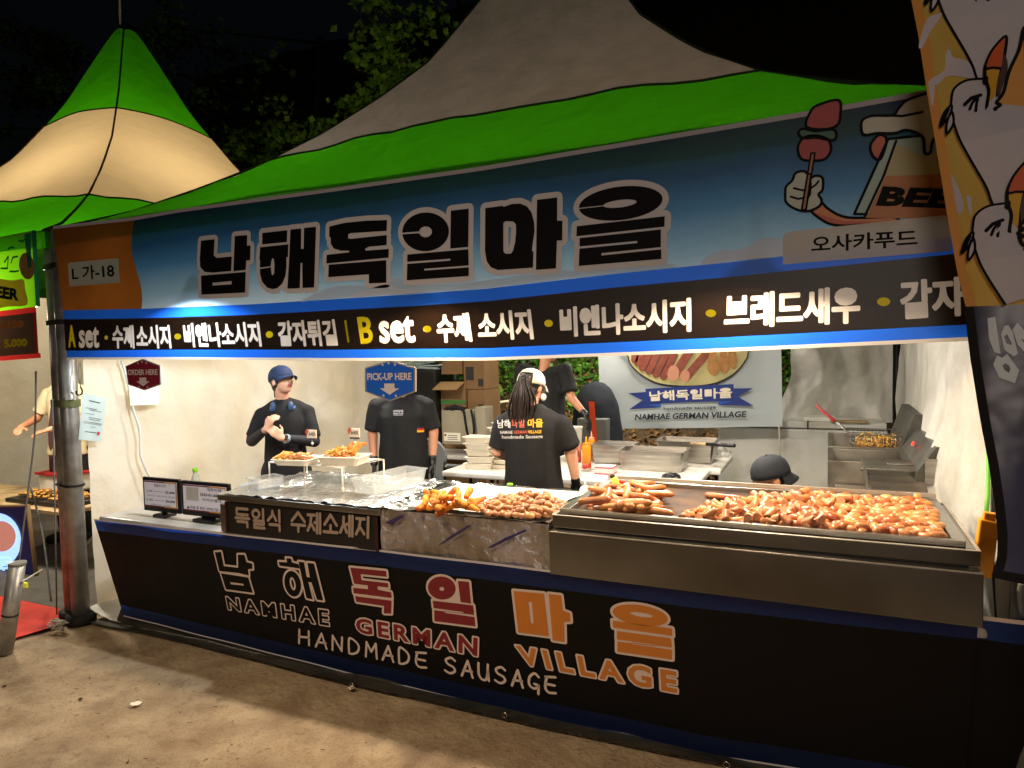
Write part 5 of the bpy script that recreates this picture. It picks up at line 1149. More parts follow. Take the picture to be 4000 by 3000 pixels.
B('carton_stripe', c.x-.0365, c.x+.1015, c.y-.0215, c.y+.1015, .748, .755, MATS['red_ink'], t, 0); B('carton_stripe', c.x-.0365, c.x+.1015, c.y-.0215, c.y+.1015, .794, .801, MATS['red_ink'], t, 0)
bm = bmesh.new()
for k in range(5): 
    q = PZ(2295, 1838, .752); tube(bm, [q+V((-.02+.012*k+.03*math.cos(a*.5236), .02*math.sin(a*.5236), .003*k)) for a in range(12)], .003, 5, closed=True)
tag(bmo('rubber_bands', bm, MATS['rubber_band']), 'loose rubber bands lying left of the small carton', 'rubber bands', kind='stuff')
# white bucket before the standing man
c = PY(2243, 1720, 3.0); c.z = .74; t = thing('bucket', 'white paper bucket under the gloved hand of the standing man', 'bucket', c)
LT('bucket_body', [(.055, 0), (.075, .25), (.08, .255), (.08, .262), (.072, .262)], c, MATS['white_plastic'], t); B('bucket_label', c.x+.01, c.x+.05, c.y-.078, c.y-.07, .90, .96, MATS['display_ink'], t, 0)
# stacks of food trays on the table
def stack(label0, c, n, w_, d_, h, rz, step, grp, sauce=(), jit=.02):
    names = ['lowest', 'second lowest', 'third from the bottom', 'fourth from the bottom', 'fifth from the bottom', 'sixth from the bottom', 'seventh from the bottom', 'eighth from the bottom', 'topmost']
    for k in range(n):
        nm = 'topmost' if k == n-1 else names[k]
        t = tray(label0 % nm, V(c)+V((rr.uniform(-jit, jit), rr.uniform(-jit, jit), k*step)), w_, d_, h, rz+rr.uniform(-.12, .12), MATS['tray_beige'], grp)
        if k in sauce: B('sauce_filling', -w_*.40, w_*.40, -d_*.40, d_*.40, h*.6, h*.8, MATS['sauce_black'], t, .003, world=False)
stack('%s beige tray in the left stack on the white table', PZ(1850, 1838, .745)+V((0, .12, 0)), 5, .22, .15, .045, .05, .052, 'tray stack at the left of the work table', (0, 2, 4))
stack('%s tray of the tall stack beside the woman in the white cap', PZ(1935, 1840, .745)+V((.02, .16, 0)), 9, .20, .14, .03, -.1, .042, 'tall tray stack beside the woman', jit=.028)
# chairs
def chair_mesh(label, c, rz, m, grp, lean=.0, broken=False):
    t = thing('plastic_chair', label, 'chair', c, grp, rz)
    # backrest outline in (x,z), slab curved
    out = [(p.x, p.y) for p in cat([V((a, b, 0)) for a, b in ((-.16, .42), (-.19, .6), (-.235, .74), (-.2, .84), (-.1, .88), (.1, .88), (.2, .84), (.235, .74), (.19, .6), (.16, .42))], 4)]
    holes = [[(-.06, .80), (.06, .80), (.06, .835), (-.06, .835)]]+[[(x-.013, .5), (x+.013, .5), (x+.017, .72), (x-.017, .72)] for x in (-.12, -.06, 0, .06, .12)]
    v2, f = tri_loops([out]+holes); n = len(v2); cv_ = lambda a, b, d: V((a, .20+.10*(b-.42)-.35*a*a+d, b))
    v = [cv_(a, b, 0) for a, b in v2]+[cv_(a, b, .012) for a, b in v2]; fs = f+[[i+n for i in q[::-1]] for q in f]
    ed = {}
    for q in f:
        for i in range(len(q)): e = (q[i], q[(i+1) % len(q)]); ed[(min(e), max(e))] = ed.get((min(e), max(e)), [])+[e]
    fs += [(e[0][1], e[0][0], e[0][0]+n, e[0][1]+n) for e in ed.values() if len(e) == 1]
    pyd('backrest', v, fs, m, t, world=False)
    bm = bmesh.new(); tube(bm, [cv_(a, b, .006) for a, b in out[6:-6]], .014, 6); bmo('backrest_rim', bm, m, t, world=False)
    B('seat', -.21, .21, -.21, .21, .40, .42, m, t, .01, world=False)
    for sx in (-1, 1):
        for sy in (-1, 1): T('leg', [(sx*.18, sy*.18, .41), (sx*.225, sy*.225, .0)], [.026, .018], m, t, world=False)
        T('armrest', cat([V((sx*.235, .22, .66)), V((sx*.26, .05, .63)), V((sx*.26, -.14, .62)), V((sx*.24, -.18, .42))], 4, False), .017, m, t, world=False)
    return t
chair_mesh('grey plastic armchair standing empty behind the man under the PICK-UP sign', (1.13, 2.75, .03), rad(168), MATS['chair_grey'], 'plastic chairs')
chair_mesh('beige plastic chair raised behind the cardboard boxes before the bank', (.60, 4.75, .44), rad(150), MATS['chair_beige'], 'plastic chairs')
tag(B('orange_crate', .50, .95, 4.5, 4.95, .03, .44, MATS['orange_box'], None, .01), 'orange crate under the beige plastic chair', 'crate')
tag(B('orange_crate', *((lambda a: (a.x-.08, a.x+.14, 4.2, 4.45))(PY(1910, 1650, 4.2))), .5, .80, MATS['orange_box'], None, .008), 'small orange crate right of the paper bag', 'crate') if False else None
# dark cabinet and box stack at the back left
t = thing('cabinet', 'tall matt black cabinet behind the man under the PICK-UP sign', 'cabinet', (.30, 3.75, .03))
B('cabinet_body', .10, .49, 3.7, 4.1, .03, 1.50, MATS['black_plastic'], t, .01); B('cabinet_door', .115, .475, 3.69, 3.699, .06, 1.47, MATS['black_metal'], t, .004)
for k in range(5):
    c = V((.30+.02*k*(-1)**k, 3.9, 1.505+.022*k)); t_ = tag(grid('foam_sheet', lambda u, v: c+V(((u-.5)*.36, (v-.5)*.3, .01*math.sin(u*4+k))), 8, 4, MATS['paper_blue'], None, thick=.012), ['lowest', 'second', 'third', 'fourth', 'topmost'][k]+' pale foam sheet piled on the black cabinet', 'foam sheet', 'foam sheets on the cabinet')
def carton(label, x0, x1, y0, y1, z0, z1, opened=False, grp='cardboard boxes stacked at the back left', tape=False, ink=None):
    t = thing('cardboard_box', label, 'box', ((x0+x1)/2, (y0+y1)/2, z0), grp)
    if opened:
        bm = bmesh.new(); frame_box(bm, x0, x1, y0, y1, z0, z1, .006, .006, 0); bmo('box_side', bm, MATS['cardboard'], t); B('box_bottom', x0+.007, x1-.007, y0+.007, y1-.007, z0, z0+.006, MATS['cardboard_in'], t, 0)
        bm = bmesh.new(); box(bm, x0, x1, 0, .20, 0, .005, mtx=Matrix.Translation((0, y0, z1))@Matrix.Rotation(rad(-158), 4, 'X')); bmo('box_flap', bm, MATS['cardboard_in'], t)
    else: B('box_side', x0, x1, y0, y1, z0, z1, MATS['cardboard'], t, .004)
    if tape: B('green_band', x0-.002, x1+.002, y0-.003, y0-.001, z0+(z1-z0)*.05, z0+(z1-z0)*.22, MATS['box_green'], t, 0)
    if ink:
        for (a, b, c_, d) in ink: B('printed_mark', x0+(x1-x0)*a, x0+(x1-x0)*b, y0-.003, y0-.001, z0+(z1-z0)*c_, z0+(z1-z0)*d, MATS['box_ink'], t, 0)
    return t
carton('bottom cardboard box of the stack left of the ivy bank', .50, 1.02, 3.82, 4.25, .03, .50)
carton('second cardboard box from the bottom behind the paper bag', .51, 1.01, 3.82, 4.24, .505, .85)
carton('brown box with green band below the opened box', .50, .80, 3.80, 4.2, .855, 1.10, tape=True)
carton('opened cardboard box with its flap hanging out in the stack', .50, .80, 3.80, 4.2, 1.105, 1.36, True, tape=True)
carton('brown box with square marks beside the opened box', .81, 1.02, 3.84, 4.22, .855, 1.27, ink=[(.12, .45, .12, .22), (.62, .95, .3, .62)])
carton('topmost brown box at the left of the stack', .50, .76, 3.82, 4.2, 1.44, 1.75)
carton('topmost right brown box with printed emblem', .77, 1.02, 3.84, 4.2, 1.275, 1.6, ink=[(.1, .5, .3, .75), (.7, .95, .1, .35)])
# paper bag with black strap
t = thing('paper_bag', 'large paper carrier with black strap and white label before the cardboard boxes', 'bag', (.75, 3.55, .6))
a = PY(*CK(165, 600), 3.4); b = PY(*CK(550, 575), 3.4); z0 = PY(*CK(200, 915), 3.4).z; B('bag_body', a.x, b.x-.12, 3.42, 3.62, z0, a.z, MATS['bag_paper'], t, .006)
B('bag_side', b.x-.115, b.x, 3.46, 3.66, z0+.02, b.z, MATS['bag_paper'], t, .01)
bm = bmesh.new(); P = [PY(*CK(*q), 3.40) for q in ((360, 600), (380, 600), (400, 720), (420, 820), (455, 845), (478, 800), (470, 700), (450, 590))]; tube(bm, cat(P, 4, False), .012, 6); bmo('strap', bm, MATS['black_cloth'], t)
q0 = PY(*CK(198, 805), 3.41); q1 = PY(*CK(352, 888), 3.41); B('shipping_label', q0.x, q1.x, 3.409, 3.418, q1.z, q0.z, MATS['ink_cream'], t, 0); B('label_code', q0.x+.01, q0.x+.03, 3.405, 3.408, q0.z-.035, q0.z-.015, MATS['display_ink'], t, 0)
for k in range(3): B('label_line', q0.x+.05, q1.x-.03, 3.405, 3.408, q0.z-.03-.02*k, q0.z-.025-.02*k, MATS['display_ink'], t, 0)
q0 = PY(*CK(440, 770), 3.45); B('red_print', q0.x, q0.x+.03, 3.452, 3.459, q0.z-.03, q0.z+.01, MATS['red_ink'], t, 0)
crump(PY(*CK(300, 590), 3.5), (.12, .08), .04, MATS['black_cloth'], 8, 'black_cloth', 'black cloth bundle lying on top of the paper carrier', 'cloth')
folding_table('low grey table under the paper carrier', .45, 1.35, 3.35, 3.78, .63, MATS['counter_top'])
tag(B('grey_panel', .02, .50, 3.3, 3.34, .03, .95, MATS['grey_box'], None, .01), 'plain grey panel standing low beside the left wall', 'panel') if False else None
# storage under the table
for k, (x, z, m, lab) in enumerate(((1.75, .30, 'lime', 'yellow green tub on the ground under the work table'), (2.0, .26, 'terminal', 'pale blue tub on the ground under the work table'), (2.2, .33, 'cardboard', 'small brown carton under the work table'))):
    tag(B('storage_tub', x, x+.2, 2.3, 2.55, .04, z, MATS[m], None, .02), lab, 'tub')
# jacket covered chair behind the man
t = thing('garment_rack', 'dark jacket with an orange strip hung over a grey bin behind the standing man', 'jacket', (2.25, 4.0, .03))
def jk(u, v):
    a = -1.9+u*3.8; r = .21+.10*(1-v)+.02*nz((u*5, v*5, 0), 1); zz = .35+1.0*v; sh = math.sqrt(max(0, 1-max(0, (v-.72)/.28)**2))
    return V((2.18+r*sh*math.sin(a)*(1.0), 4.1-r*.6*sh*math.cos(a), zz))
grid('jacket_body', jk, 60, 40, MATS['jacket'], t); grid('orange_strip', lambda u, v: V((2.20+.06*u+.03*(1-v), 3.80-.0*v, .66+.50*v)), 4, 10, MATS['orange_cloth'], t)
B('grey_bin', 2.05, 2.36, 3.86, 4.06, .03, .98, MATS['grey_box'], t, .01)
# hanging poster banner at the back
pb = thing('poster_banner', 'white hanging banner with sausage plate picture and blue ribbon at the back', 'banner', (3.1, 4.2, 1.3))
A4 = [PY(*CH(*q), 4.2) for q in ((300, 95), (328, 722), (1895, 700), (1885, 40))]
grid('banner_cloth', lambda u, v: (A4[1].lerp(A4[2], u)).lerp(A4[0].lerp(A4[3], u), v)+V((0, .012*math.sin(u*9+v), 0))+(A4[0]-A4[1]).normalized()*(.55*max(0, v-.999)*1000), 50, 20, MATS['poster'], pb)
ik = Ink(lambda a, b, k: V((a, 4.2-.018-.003*k, b)), lambda x, y: (lambda q: (q.x, q.z))(PY(x, y, 4.185)))
o_ = lambda m, pts, k, sm=True: ik.poly(m, [[(p.x, p.y) for p in cat([V((*CH(*q), 0)) for q in pts], 4)] if sm else [CH(*q) for q in pts]], k)
o_('ink_navy', [(558, 95), (590, 180), (700, 280), (850, 345), (1100, 360), (1320, 335), (1480, 250), (1580, 130), (1600, 62), (1560, -40), (560, -20)], 1)
o_('plate_art', [(570, 95), (600, 175), (705, 265), (855, 328), (1100, 345), (1310, 320), (1470, 240), (1568, 130), (1590, 66), (1550, -30), (570, -10)], 2)
for (x, y, x2, y2) in ((600, 40, 620, 120), (655, 30, 650, 150), (730, 30, 690, 190), (800, 40, 745, 220), (870, 60, 805, 245), (930, 80, 870, 265)):
    ik.line('ink_navy', [CH(x+30, y), CH(x2, y2)], .038, 3); ik.line('art_saus', [CH(x+30, y), CH(x2, y2)], .034, 4)
ik.line('art_saus', [CH(1100, 40), CH(975, 240)], .044, 5); o_('art_slice', [(905, 235), (930, 180), (975, 175), (1005, 220), (990, 290), (940, 305), (910, 280)], 6)
ik.line('art_saus', [CH(1250, 60), CH(1070, 265)], .04, 7); o_('art_slice', [(1015, 262), (1040, 215), (1075, 212), (1098, 250), (1080, 305), (1035, 312)], 8)
for (x, y, w_) in ((1300, 200, 50), (1390, 180, 42), (1465, 140, 38)): o_('art_fry', [(x-w_, y), (x-w_*.8, y-100), (x-w_*.3, y-180), (x+w_*.3, y-180), (x+w_*.8, y-90), (x+w_, y+10), (x, y+60)], 9)
o_('ribbon', [(568, 410), (720, 398), (715, 372), (1475, 330), (1477, 368), (1645, 366), (1510, 438), (1650, 518), (1345, 512), (1345, 480), (1100, 487), (850, 500), (850, 530), (575, 550), (690, 470)], 10, False)
o_('ribbon2', [(740, 510), (850, 500), (850, 530)], 11, False); o_('ribbon2', [(1345, 480), (1470, 478), (1345, 512)], 11, False)
v, f = boldquad('남해독일마을', [ik.px(*q) for q in g(CH, [(750, 392), (1465, 358), (1465, 450), (755, 480)])], .0035); ik.add('ink_cream', v, f, 12)
ik.text('ink_navy', 'handmade sausage', g(CH, [(875, 530), (1325, 513), (1325, 550), (876, 562)]), .015, 12)
ik.text('ink_navy', 'NAMHAE GERMAN VILLAGE', g(CH, [(628, 590), (1588, 562), (1588, 615), (628, 640)]), .03, 12, shear=.12)
ik.build(pb, {'ink_navy': 'dark_print', 'plate_art': 'printed_plate', 'art_saus': 'printed_sausage', 'art_slice': 'printed_slice', 'art_fry': 'printed_fried_food', 'ribbon': 'printed_ribbon', 'ribbon2': 'ribbon_fold', 'ink_cream': 'ribbon_lettering'})
T('corner_rope', [A4[2]+V((-.03, -.01, .03)), A4[2]+V((-.02, -.01, -.35))], .006, MATS['rope'], pb, 6); T('corner_rope', [A4[1]+V((.05, -.01, 0)), A4[1]+V((.05, -.01, -.35))], .005, MATS['rope'], pb, 6)
T('tie_string', [A4[1]+V((.02, 0, .01)), A4[1]+V((-.16, 0, .0)), A4[1]+V((-.2, 0, -.02))], .006, MATS['rope'], pb, 6)
# chest freezer
fz = thing('chest_freezer', 'worn white chest freezer under the slack back sheet', 'freezer', (4.1, 4.55, .03))
B('freezer_body', 3.35, 4.86, 4.45, 4.88, .03, .86, MATS['freezer'], fz, .012)
B('freezer_lid', 3.36, 4.18, 4.44, 4.88, .872, .935, MATS['freezer'], fz, .01); B('freezer_lid', 4.19, 4.85, 4.44, 4.88, .872, .935, MATS['freezer'], fz, .01)
tag(B('paper_stack', 4.15, 4.42, 4.5, 4.7, .936, .975, MATS['paper_white'], None, .004), 'small pile of papers lying on the chest freezer', 'papers'); tag(B('wooden_board', 4.38, 4.7, 4.40, 4.5, .937, .955, MATS['wood_leg'], None, .004), 'thin wooden board resting on the freezer edge', 'board')
# fryer along the right wall
fy = thing('deep_fryer', 'twin tank stainless deep fryer along the right wall with red indicator', 'deep fryer', (4.68, 2.6, .03))
for (y0, y1) in ((2.03, 2.62), (2.68, 3.5)):
    bm = bmesh.new(); frame_box(bm, 4.36, 4.90, y0, y1, .78, .95, .035, .05, .003); bmo('tank_wall', bm, MATS['steel_dirty'], fy)
    B('oil', 4.40, 4.86, y0+.055, y1-.055, .80, .86, MATS['oil_dark'], fy, .001)
    B('tank_front', 4.36, 4.90, y0, y0+.02, .40, .778, MATS['steel'], fy, .003); B('tank_side', 4.36, 4.38, y0+.021, y1, .40, .778, MATS['steel_dirty'], fy, .002)
    T('tank_grip', [V((4.55, y0-.012, .90)), V((4.55, y0-.03, .915)), V((4.72, y0-.03, .915)), V((4.72, y0-.012, .90))], .006, MATS['steel'], fy, 6)
for (x, y) in ((4.38, 1.96), (4.88, 1.96), (4.38, 3.46), (4.88, 3.46)): T('leg', [(x, y, .03), (x, y, .78)], .02, MATS['steel_dirty'], fy)
for (y0, y1, nm) in ((1.55, 2.45, 0), (2.52, 3.4, 1)):
    z0, z1 = .93, 1.2; pr = [(4.80, z0), (4.81, z0+.06), (4.88, z1), (4.93, z1), (4.95, z0)]
    if nm == 0: pr = [(4.79, .93), (4.80, .99), (4.885, 1.12), (4.95, 1.12), (4.955, .93)]
    v = [V((a, y, b)) for y in (y0, y1) for a, b in pr]; n = len(pr); pyd('control_hood', v, [tuple(range(n))[::-1], tuple(range(n, 2*n))]+[(i, (i+1) % n, n+(i+1) % n, n+i) for i in range(n)], MATS['panel_dark'], fy)
B('hood_end', 4.83, 4.958, 1.535, 1.549, .925, 1.06, MATS['steel'], fy, .002)
p = V((4.825, 2.05, 1.07)); bm = bmesh.new(); box(bm, -.004, .004, -.02, .02, -.012, .012, .002, mtx=Matrix.Translation(p+V((.0, .0, 0)))@Matrix.Rotation(rad(30), 4, 'Y')); bmo('red_display', bm, MATS['led_red'], fy)
# fry basket
bk = thing('fry_basket', 'wire basket of fries resting on the far fryer tank with red handles', 'fry basket', (4.62, 3.0, .9))
b0 = V((4.45, 2.80, .86)); 
def wr_(a, b): T('basket_wire', [a, b], .0028, MATS['wire'], bk, 5)
x0, x1, y0, y1, z0, z1 = 4.52, 4.86, 2.75, 3.12, .88, 1.03
bm = bmesh.new()
for i in range(13):
    x = x0+.02+(x1-x0-.04)*i/12; tube(bm, [(x, y0-.02, z1), (x, y0, z0), (x, y1, z0), (x, y1+.02, z1)], .0018, 4)
    y = y0+(y1-y0)*i/12; tube(bm, [(x0-.02, y, z1), (x0, y, z0), (x1, y, z0), (x1+.02, y, z1)], .0018, 4)
for k in range(6):
    e = .02*k/5; z = z0+(z1-z0)*k/5; tube(bm, [(x0-e, y0-e, z), (x1+e, y0-e, z), (x1+e, y1+e, z), (x0-e, y1+e, z)], .0018, 4, closed=True)
bmo('basket_mesh', bm, MATS['wire'], bk)
bm = bmesh.new(); tube(bm, [(x0-.03, y0-.03, z1), (x1+.03, y0-.03, z1), (x1+.03, y1+.03, z1), (x0-.03, y1+.03, z1)], .005, 6, closed=True); bmo('basket_rim', bm, MATS['wire'], bk)
ha = V((x0-.03, (y0+y1)/2-.05, z1)); tip = PY(*CI(345, 522), 3.1)
T('handle_shaft', [ha, ha.lerp(tip, .38)], .006, MATS['steel'], bk, 6); T('handle_shaft', [ha+V((0, .14, 0)), (ha+V((0, .14, 0))).lerp(tip, .38)], .006, MATS['steel'], bk, 6)
T('red_grip', [ha.lerp(tip, .38), tip], .009, MATS['handle_red'], bk, 8); T('red_grip', [(ha+V((0, .14, 0))).lerp(tip, .38), tip], .009, MATS['handle_red'], bk, 8)
for i in range(110):
    c = V((rr.uniform(x0+.03, x1-.03), rr.uniform(y0+.03, y1-.03), z0+.015+rr.random()*.11))
    put('french_fry', FR[i % 3], c, (rr.uniform(0, 6), rr.uniform(-.9, .9), rr.uniform(0, 6.28)), 'french fry among the fries in the wire basket', 'french fry', 'fries in the wire basket')
# lidded pan on the near tank
t = openbox('steel_pan', 'deep lidded steel pan standing before the near fryer tank', 'pan', (4.72, 1.80, .815), .33, .34, .155, .004, MATS['steel'], .03)
B('pan_lid', -.17, .17, -.175, .175, .158, .166, MATS['steel_dirty'], t, .003, world=False); B('lid_boss', -.05, .09, -.04, .04, .166, .176, MATS['steel_dirty'], t, .004, world=False)
tag(B('steel_side_table', 4.40, 4.93, 1.45, 2.0, .76, .81, MATS['steel_dirty'], None, .006), 'low steel side table carrying the lidded pan', 'side table')
c = PZ(3745, 2005, .80); t = thing('white_tub', 'small white tub with red contents right of the griddle end', 'tub', c); B('tub_body', c.x-.10, c.x+.01, c.y, c.y+.12, .74, .82, MATS['white_plastic'], t, .006); B('tub_contents', c.x-.09, c.x+.0, c.y+.01, c.y+.11, .82, .826, MATS['red_ink'], t, .002)
c = PZ(3760, 2040, .78); t = thing('steel_dish', 'shallow dark tray of red pieces behind the right end of the griddle', 'tray', c); B('dish_body', c.x-.12, c.x+.02, c.y-.02, c.y+.16, .76, .775, MATS['steel_dirty'], t, .004); B('dish_contents', c.x-.1, c.x-.0, c.y, c.y+.1, .775, .785, MATS['art_red'], t, .004)

# ================================================================== PEOPLE
def remesh(name, bmfn, voxel, m, parent, smooth_it=6, disp=None, ms=None):
    bm = bmesh.new(); bmfn(bm); me = bpy.data.meshes.new('src'); bm.to_mesh(me); bm.free()
    o = bpy.data.objects.new('src', me); COL.objects.link(o)
    r = o.modifiers.new('r', 'REMESH'); r.mode = 'VOXEL'; r.voxel_size = voxel
    if smooth_it: sm_ = o.modifiers.new('s', 'SMOOTH'); sm_.factor = .5; sm_.iterations = smooth_it
    dg = bpy.context.evaluated_depsgraph_get(); me2 = bpy.data.meshes.new_from_object(o.evaluated_get(dg))
    bpy.data.objects.remove(o); bpy.data.meshes.remove(me)
    if disp:
        nn_ = [v.normal.copy() for v in me2.vertices]
        for v, n in zip(me2.vertices, nn_): v.co += n*disp(v.co)
    me2.materials.clear()
    return link(name, me2, m, parent, True)
def cap_(bm, a, b, ra, rb, n=14):
    a = V(a); b = V(b); d = b-a; L = d.length
    if L < 1e-6: d = V((0, 0, 1))*1e-4; L = 1e-4; b = a+d
    t = d.normalized(); pts = []; R_ = []
    for k in range(5): an = math.pi/2*(1-k/4); pts.append(a-t*ra*math.sin(an)); R_.append(max(ra*math.cos(an), ra*.03))
    for k in range(1, 5): pts.append(a.lerp(b, k/5)); R_.append(ra+(rb-ra)*k/5)
    for k in range(5): an = math.pi/2*(k/4); pts.append(b+t*rb*math.sin(an)); R_.append(max(rb*math.cos(an), rb*.03))
    tube(bm, pts, R_, n)
def rings_(bm, R_, yaw=0, n=24):
    """R_: list of (centre, rx, ry) rings bottom to top"""
    prev = None; cy, sy = math.cos(yaw), math.sin(yaw); first = None
    for c, rx, ry in R_:
        c = V(c); ring = []
        for k in range(n):
            a = 2*math.pi*k/n; e = .85; x = rx*math.copysign(abs(math.cos(a))**e, math.cos(a)); y = ry*math.copysign(abs(math.sin(a))**e, math.sin(a))
            ring.append(bm.verts.new(c+V((x*cy-y*sy, x*sy+y*cy, 0))))
        if prev:
            for k in range(n): bm.faces.new((prev[k], prev[(k+1) % n], ring[(k+1) % n], ring[k]))
        else: first = ring
        prev = ring
    bm.faces.new(first[::-1]); bm.faces.new(prev)
def ellip(bm, c, r, mtx=None, sub=3):
    M_ = Matrix.Translation(c)@(mtx or Matrix.Identity(4))@Matrix.Diagonal((*r, 1))
    bmesh.ops.create_icosphere(bm, subdivisions=sub, radius=1, matrix=M_)
def facem(yaw, pitch, roll=0): # head local: +Y is the face direction
    return Matrix.Rotation(yaw, 4, 'Z')@Matrix.Rotation(pitch, 4, 'X')@Matrix.Rotation(roll, 4, 'Y')
def hand(bm, wrist, d, n, curl=.5, s=1.0, thumb=1):
    """palm along d from the wrist, n = back-of-hand normal"""
    d = V(d).normalized(); n = (V(n)-d*V(n).dot(d)).normalized(); x = d.cross(n); w_ = V(wrist)
    for k in range(4):
        o = (k-1.5)*.019*s; cap_(bm, w_+x*o*.6, w_+d*.078*s+x*o, .0135*s, .0125*s, 8)
    for k, L in enumerate((.062, .072, .068, .054)):
        o = (k-1.5)*.0195*s; p = w_+d*.082*s+x*o; dd = d.copy()
        for j in range(3):
            dd = (dd-n*curl*.55).normalized(); q = p+dd*L*s*(.45, .32, .26)[j]; cap_(bm, p, q, .0092*s-.0008*j, .0085*s-.0008*j, 8); p = q
    p = w_+d*.02*s-x*thumb*-.0+x*(.030*thumb)*s; q = p+(d*.7+x*thumb*.8-n*.3).normalized()*.036*s; cap_(bm, p-x*thumb*.01, q, .0135*s, .0105*s, 8)
    cap_(bm, q, q+(d*1.0+x*thumb*.25-n*.4).normalized()*.032*s, .0105*s, .009*s, 8)
def head_parts(bm, c, M_, s=1.0, mouth=True):
    P = lambda x, y, z: (M_@V((x*s, y*s, z*s)))+V(c)
    ellip(bm, P(0, -.008, .03), (.075*s, .092*s, .088*s), M_)         # skull
    ellip(bm, P(0, .022, -.035), (.056*s, .062*s, .072*s), M_)        # face
    ellip(bm, P(0, .046, -.085), (.028*s, .026*s, .022*s), M_)        # chin
    cap_(bm, P(0, .082, .0), P(0, .097, -.028), .008*s, .0125*s, 8)  # nose
    for sx in (-1, 1):
        ellip(bm, P(sx*.074, -.008, -.012), (.011*s, .019*s, .031*s), M_); ellip(bm, P(sx*.034, .055, -.028), (.022*s, .022*s, .022*s), M_)
    ellip(bm, P(0, .078, -.055), (.023*s, .012*s, .009*s), M_)
    return P
def face_details(t, P, M_, s=1.0, mouth_open=False):
    for sx in (-1, 1):
        bm = bmesh.new(); ellip(bm, P(sx*.030, .0795, -.002), (.0135*s, .006*s, .0055*s), M_, 2); bmo('eye', bm, MATS['eye'], t, True)
        bm = bmesh.new(); ellip(bm, P(sx*.031, .083, .016), (.017*s, .005*s, .0028*s), M_, 2); bmo('eyebrow', bm, MATS['brow'], t, True)
    bm = bmesh.new(); ellip(bm, P(0, .0885, -.055), (.021*s, .006*s, (.0095 if mouth_open else .006)*s), M_, 2); bmo('lips', bm, MATS['lips'], t, True)
def drape_text(t, shirt, ik_items, origin, ax, ay, d, lift=.004, names='shirt_print'):
    dg = bpy.context.evaluated_depsgraph_get(); bm = bmesh.new(); bm.from_mesh(shirt.data); bvh = BVHTree.FromBMesh(bm); bm.free(); loc0 = V((0, 0, 0)); q_ = shirt
    W = shirt.location.copy(); pp = shirt.parent
    while pp is not None: W += pp.location; pp = pp.parent
    for mk, v, f in ik_items:
        out = []
        for a, b in v:
            o = V(origin)+V(ax)*a+V(ay)*b-V(d)*.5; h = bvh.ray_cast(o-W, V(d))
            p = (h[0]+W if h[0] is not None else V(origin)+V(ax)*a+V(ay)*b)-V(d)*lift; out.append(p)
        pyd(names, out, f, MATS[mk], t)
folds = lambda k, amp=.006: (lambda c: amp*nz((c.x*2.2, c.y*2.2, c.z*.7+c.x*.8), 4, k)+amp*.55*(.35-abs(nz((c.x*1.2, c.y*1.2, c.z*.45-c.x*.5), 9, k)))-amp*.12)
def cap_mesh(t, c, M_, m, s=1.0, back=False, opening=False, name='cap'):
    P = lambda x, y, z: (M_@V((x*s, y*s, z*s)))+V(c)
    bm = bmesh.new(); nu, nv = 32, 10; vs = []
    for j in range(nv+1):
        th = math.pi/2*j/nv*1.0; ring = []
        for i in range(nu):
            a = 2*math.pi*i/nu; x = .083*math.sin(th)**.8*math.cos(a); y = .100*math.sin(th)**.8*math.sin(a)-.012; z = .022+.090*math.cos(th)-(.012 if j == nv else 0)
            ring.append(bm.verts.new(P(x, y, z)))
        vs.append(ring)
    for j in range(nv):
        for i in range(nu):
            a = 2*math.pi*(i+.5)/nu; th = j/nv
            yy = math.sin(a)*(-1)
            if opening and j >= 6 and yy > .75: continue
            bm.faces.new((vs[j][i], vs[j][(i+1) % nu], vs[j+1][(i+1) % nu], vs[j+1][i]))
    o = bmo(name, bm, m, t, True); md = o.modifiers.new('thickness', 'SOLIDIFY'); md.thickness = .004; md.offset = 1
    sgn = -1 if back else 1; bm = bmesh.new(); v = []
    for j in range(5):
        for i in range(13):
            a = math.pi*(.13+.74*i/12); rr_ = 1+.52*j/4*math.sin(a)**.7; v.append(bm.verts.new(P(.082*math.cos(a)*(1+.05*j/4), sgn*.100*math.sin(a)*rr_-.006*sgn, .018-.016*(j/4)-.018*abs(math.cos(a))*(j/4)-(.035*(j/4) if back else 0))))
    for j in range(4):
        for i in range(12): bm.faces.new((v[j*13+i], v[j*13+i+1], v[(j+1)*13+i+1], v[(j+1)*13+i]))
    o = bmo(name+'_brim', bm, m, t, True); md = o.modifiers.new('thickness', 'SOLIDIFY'); md.thickness = .004
    bm = bmesh.new(); ellip(bm, P(0, -.012, .114), (.007*s, .007*s, .004*s), M_, 2); bmo(name+'_button', bm, m, t, True)
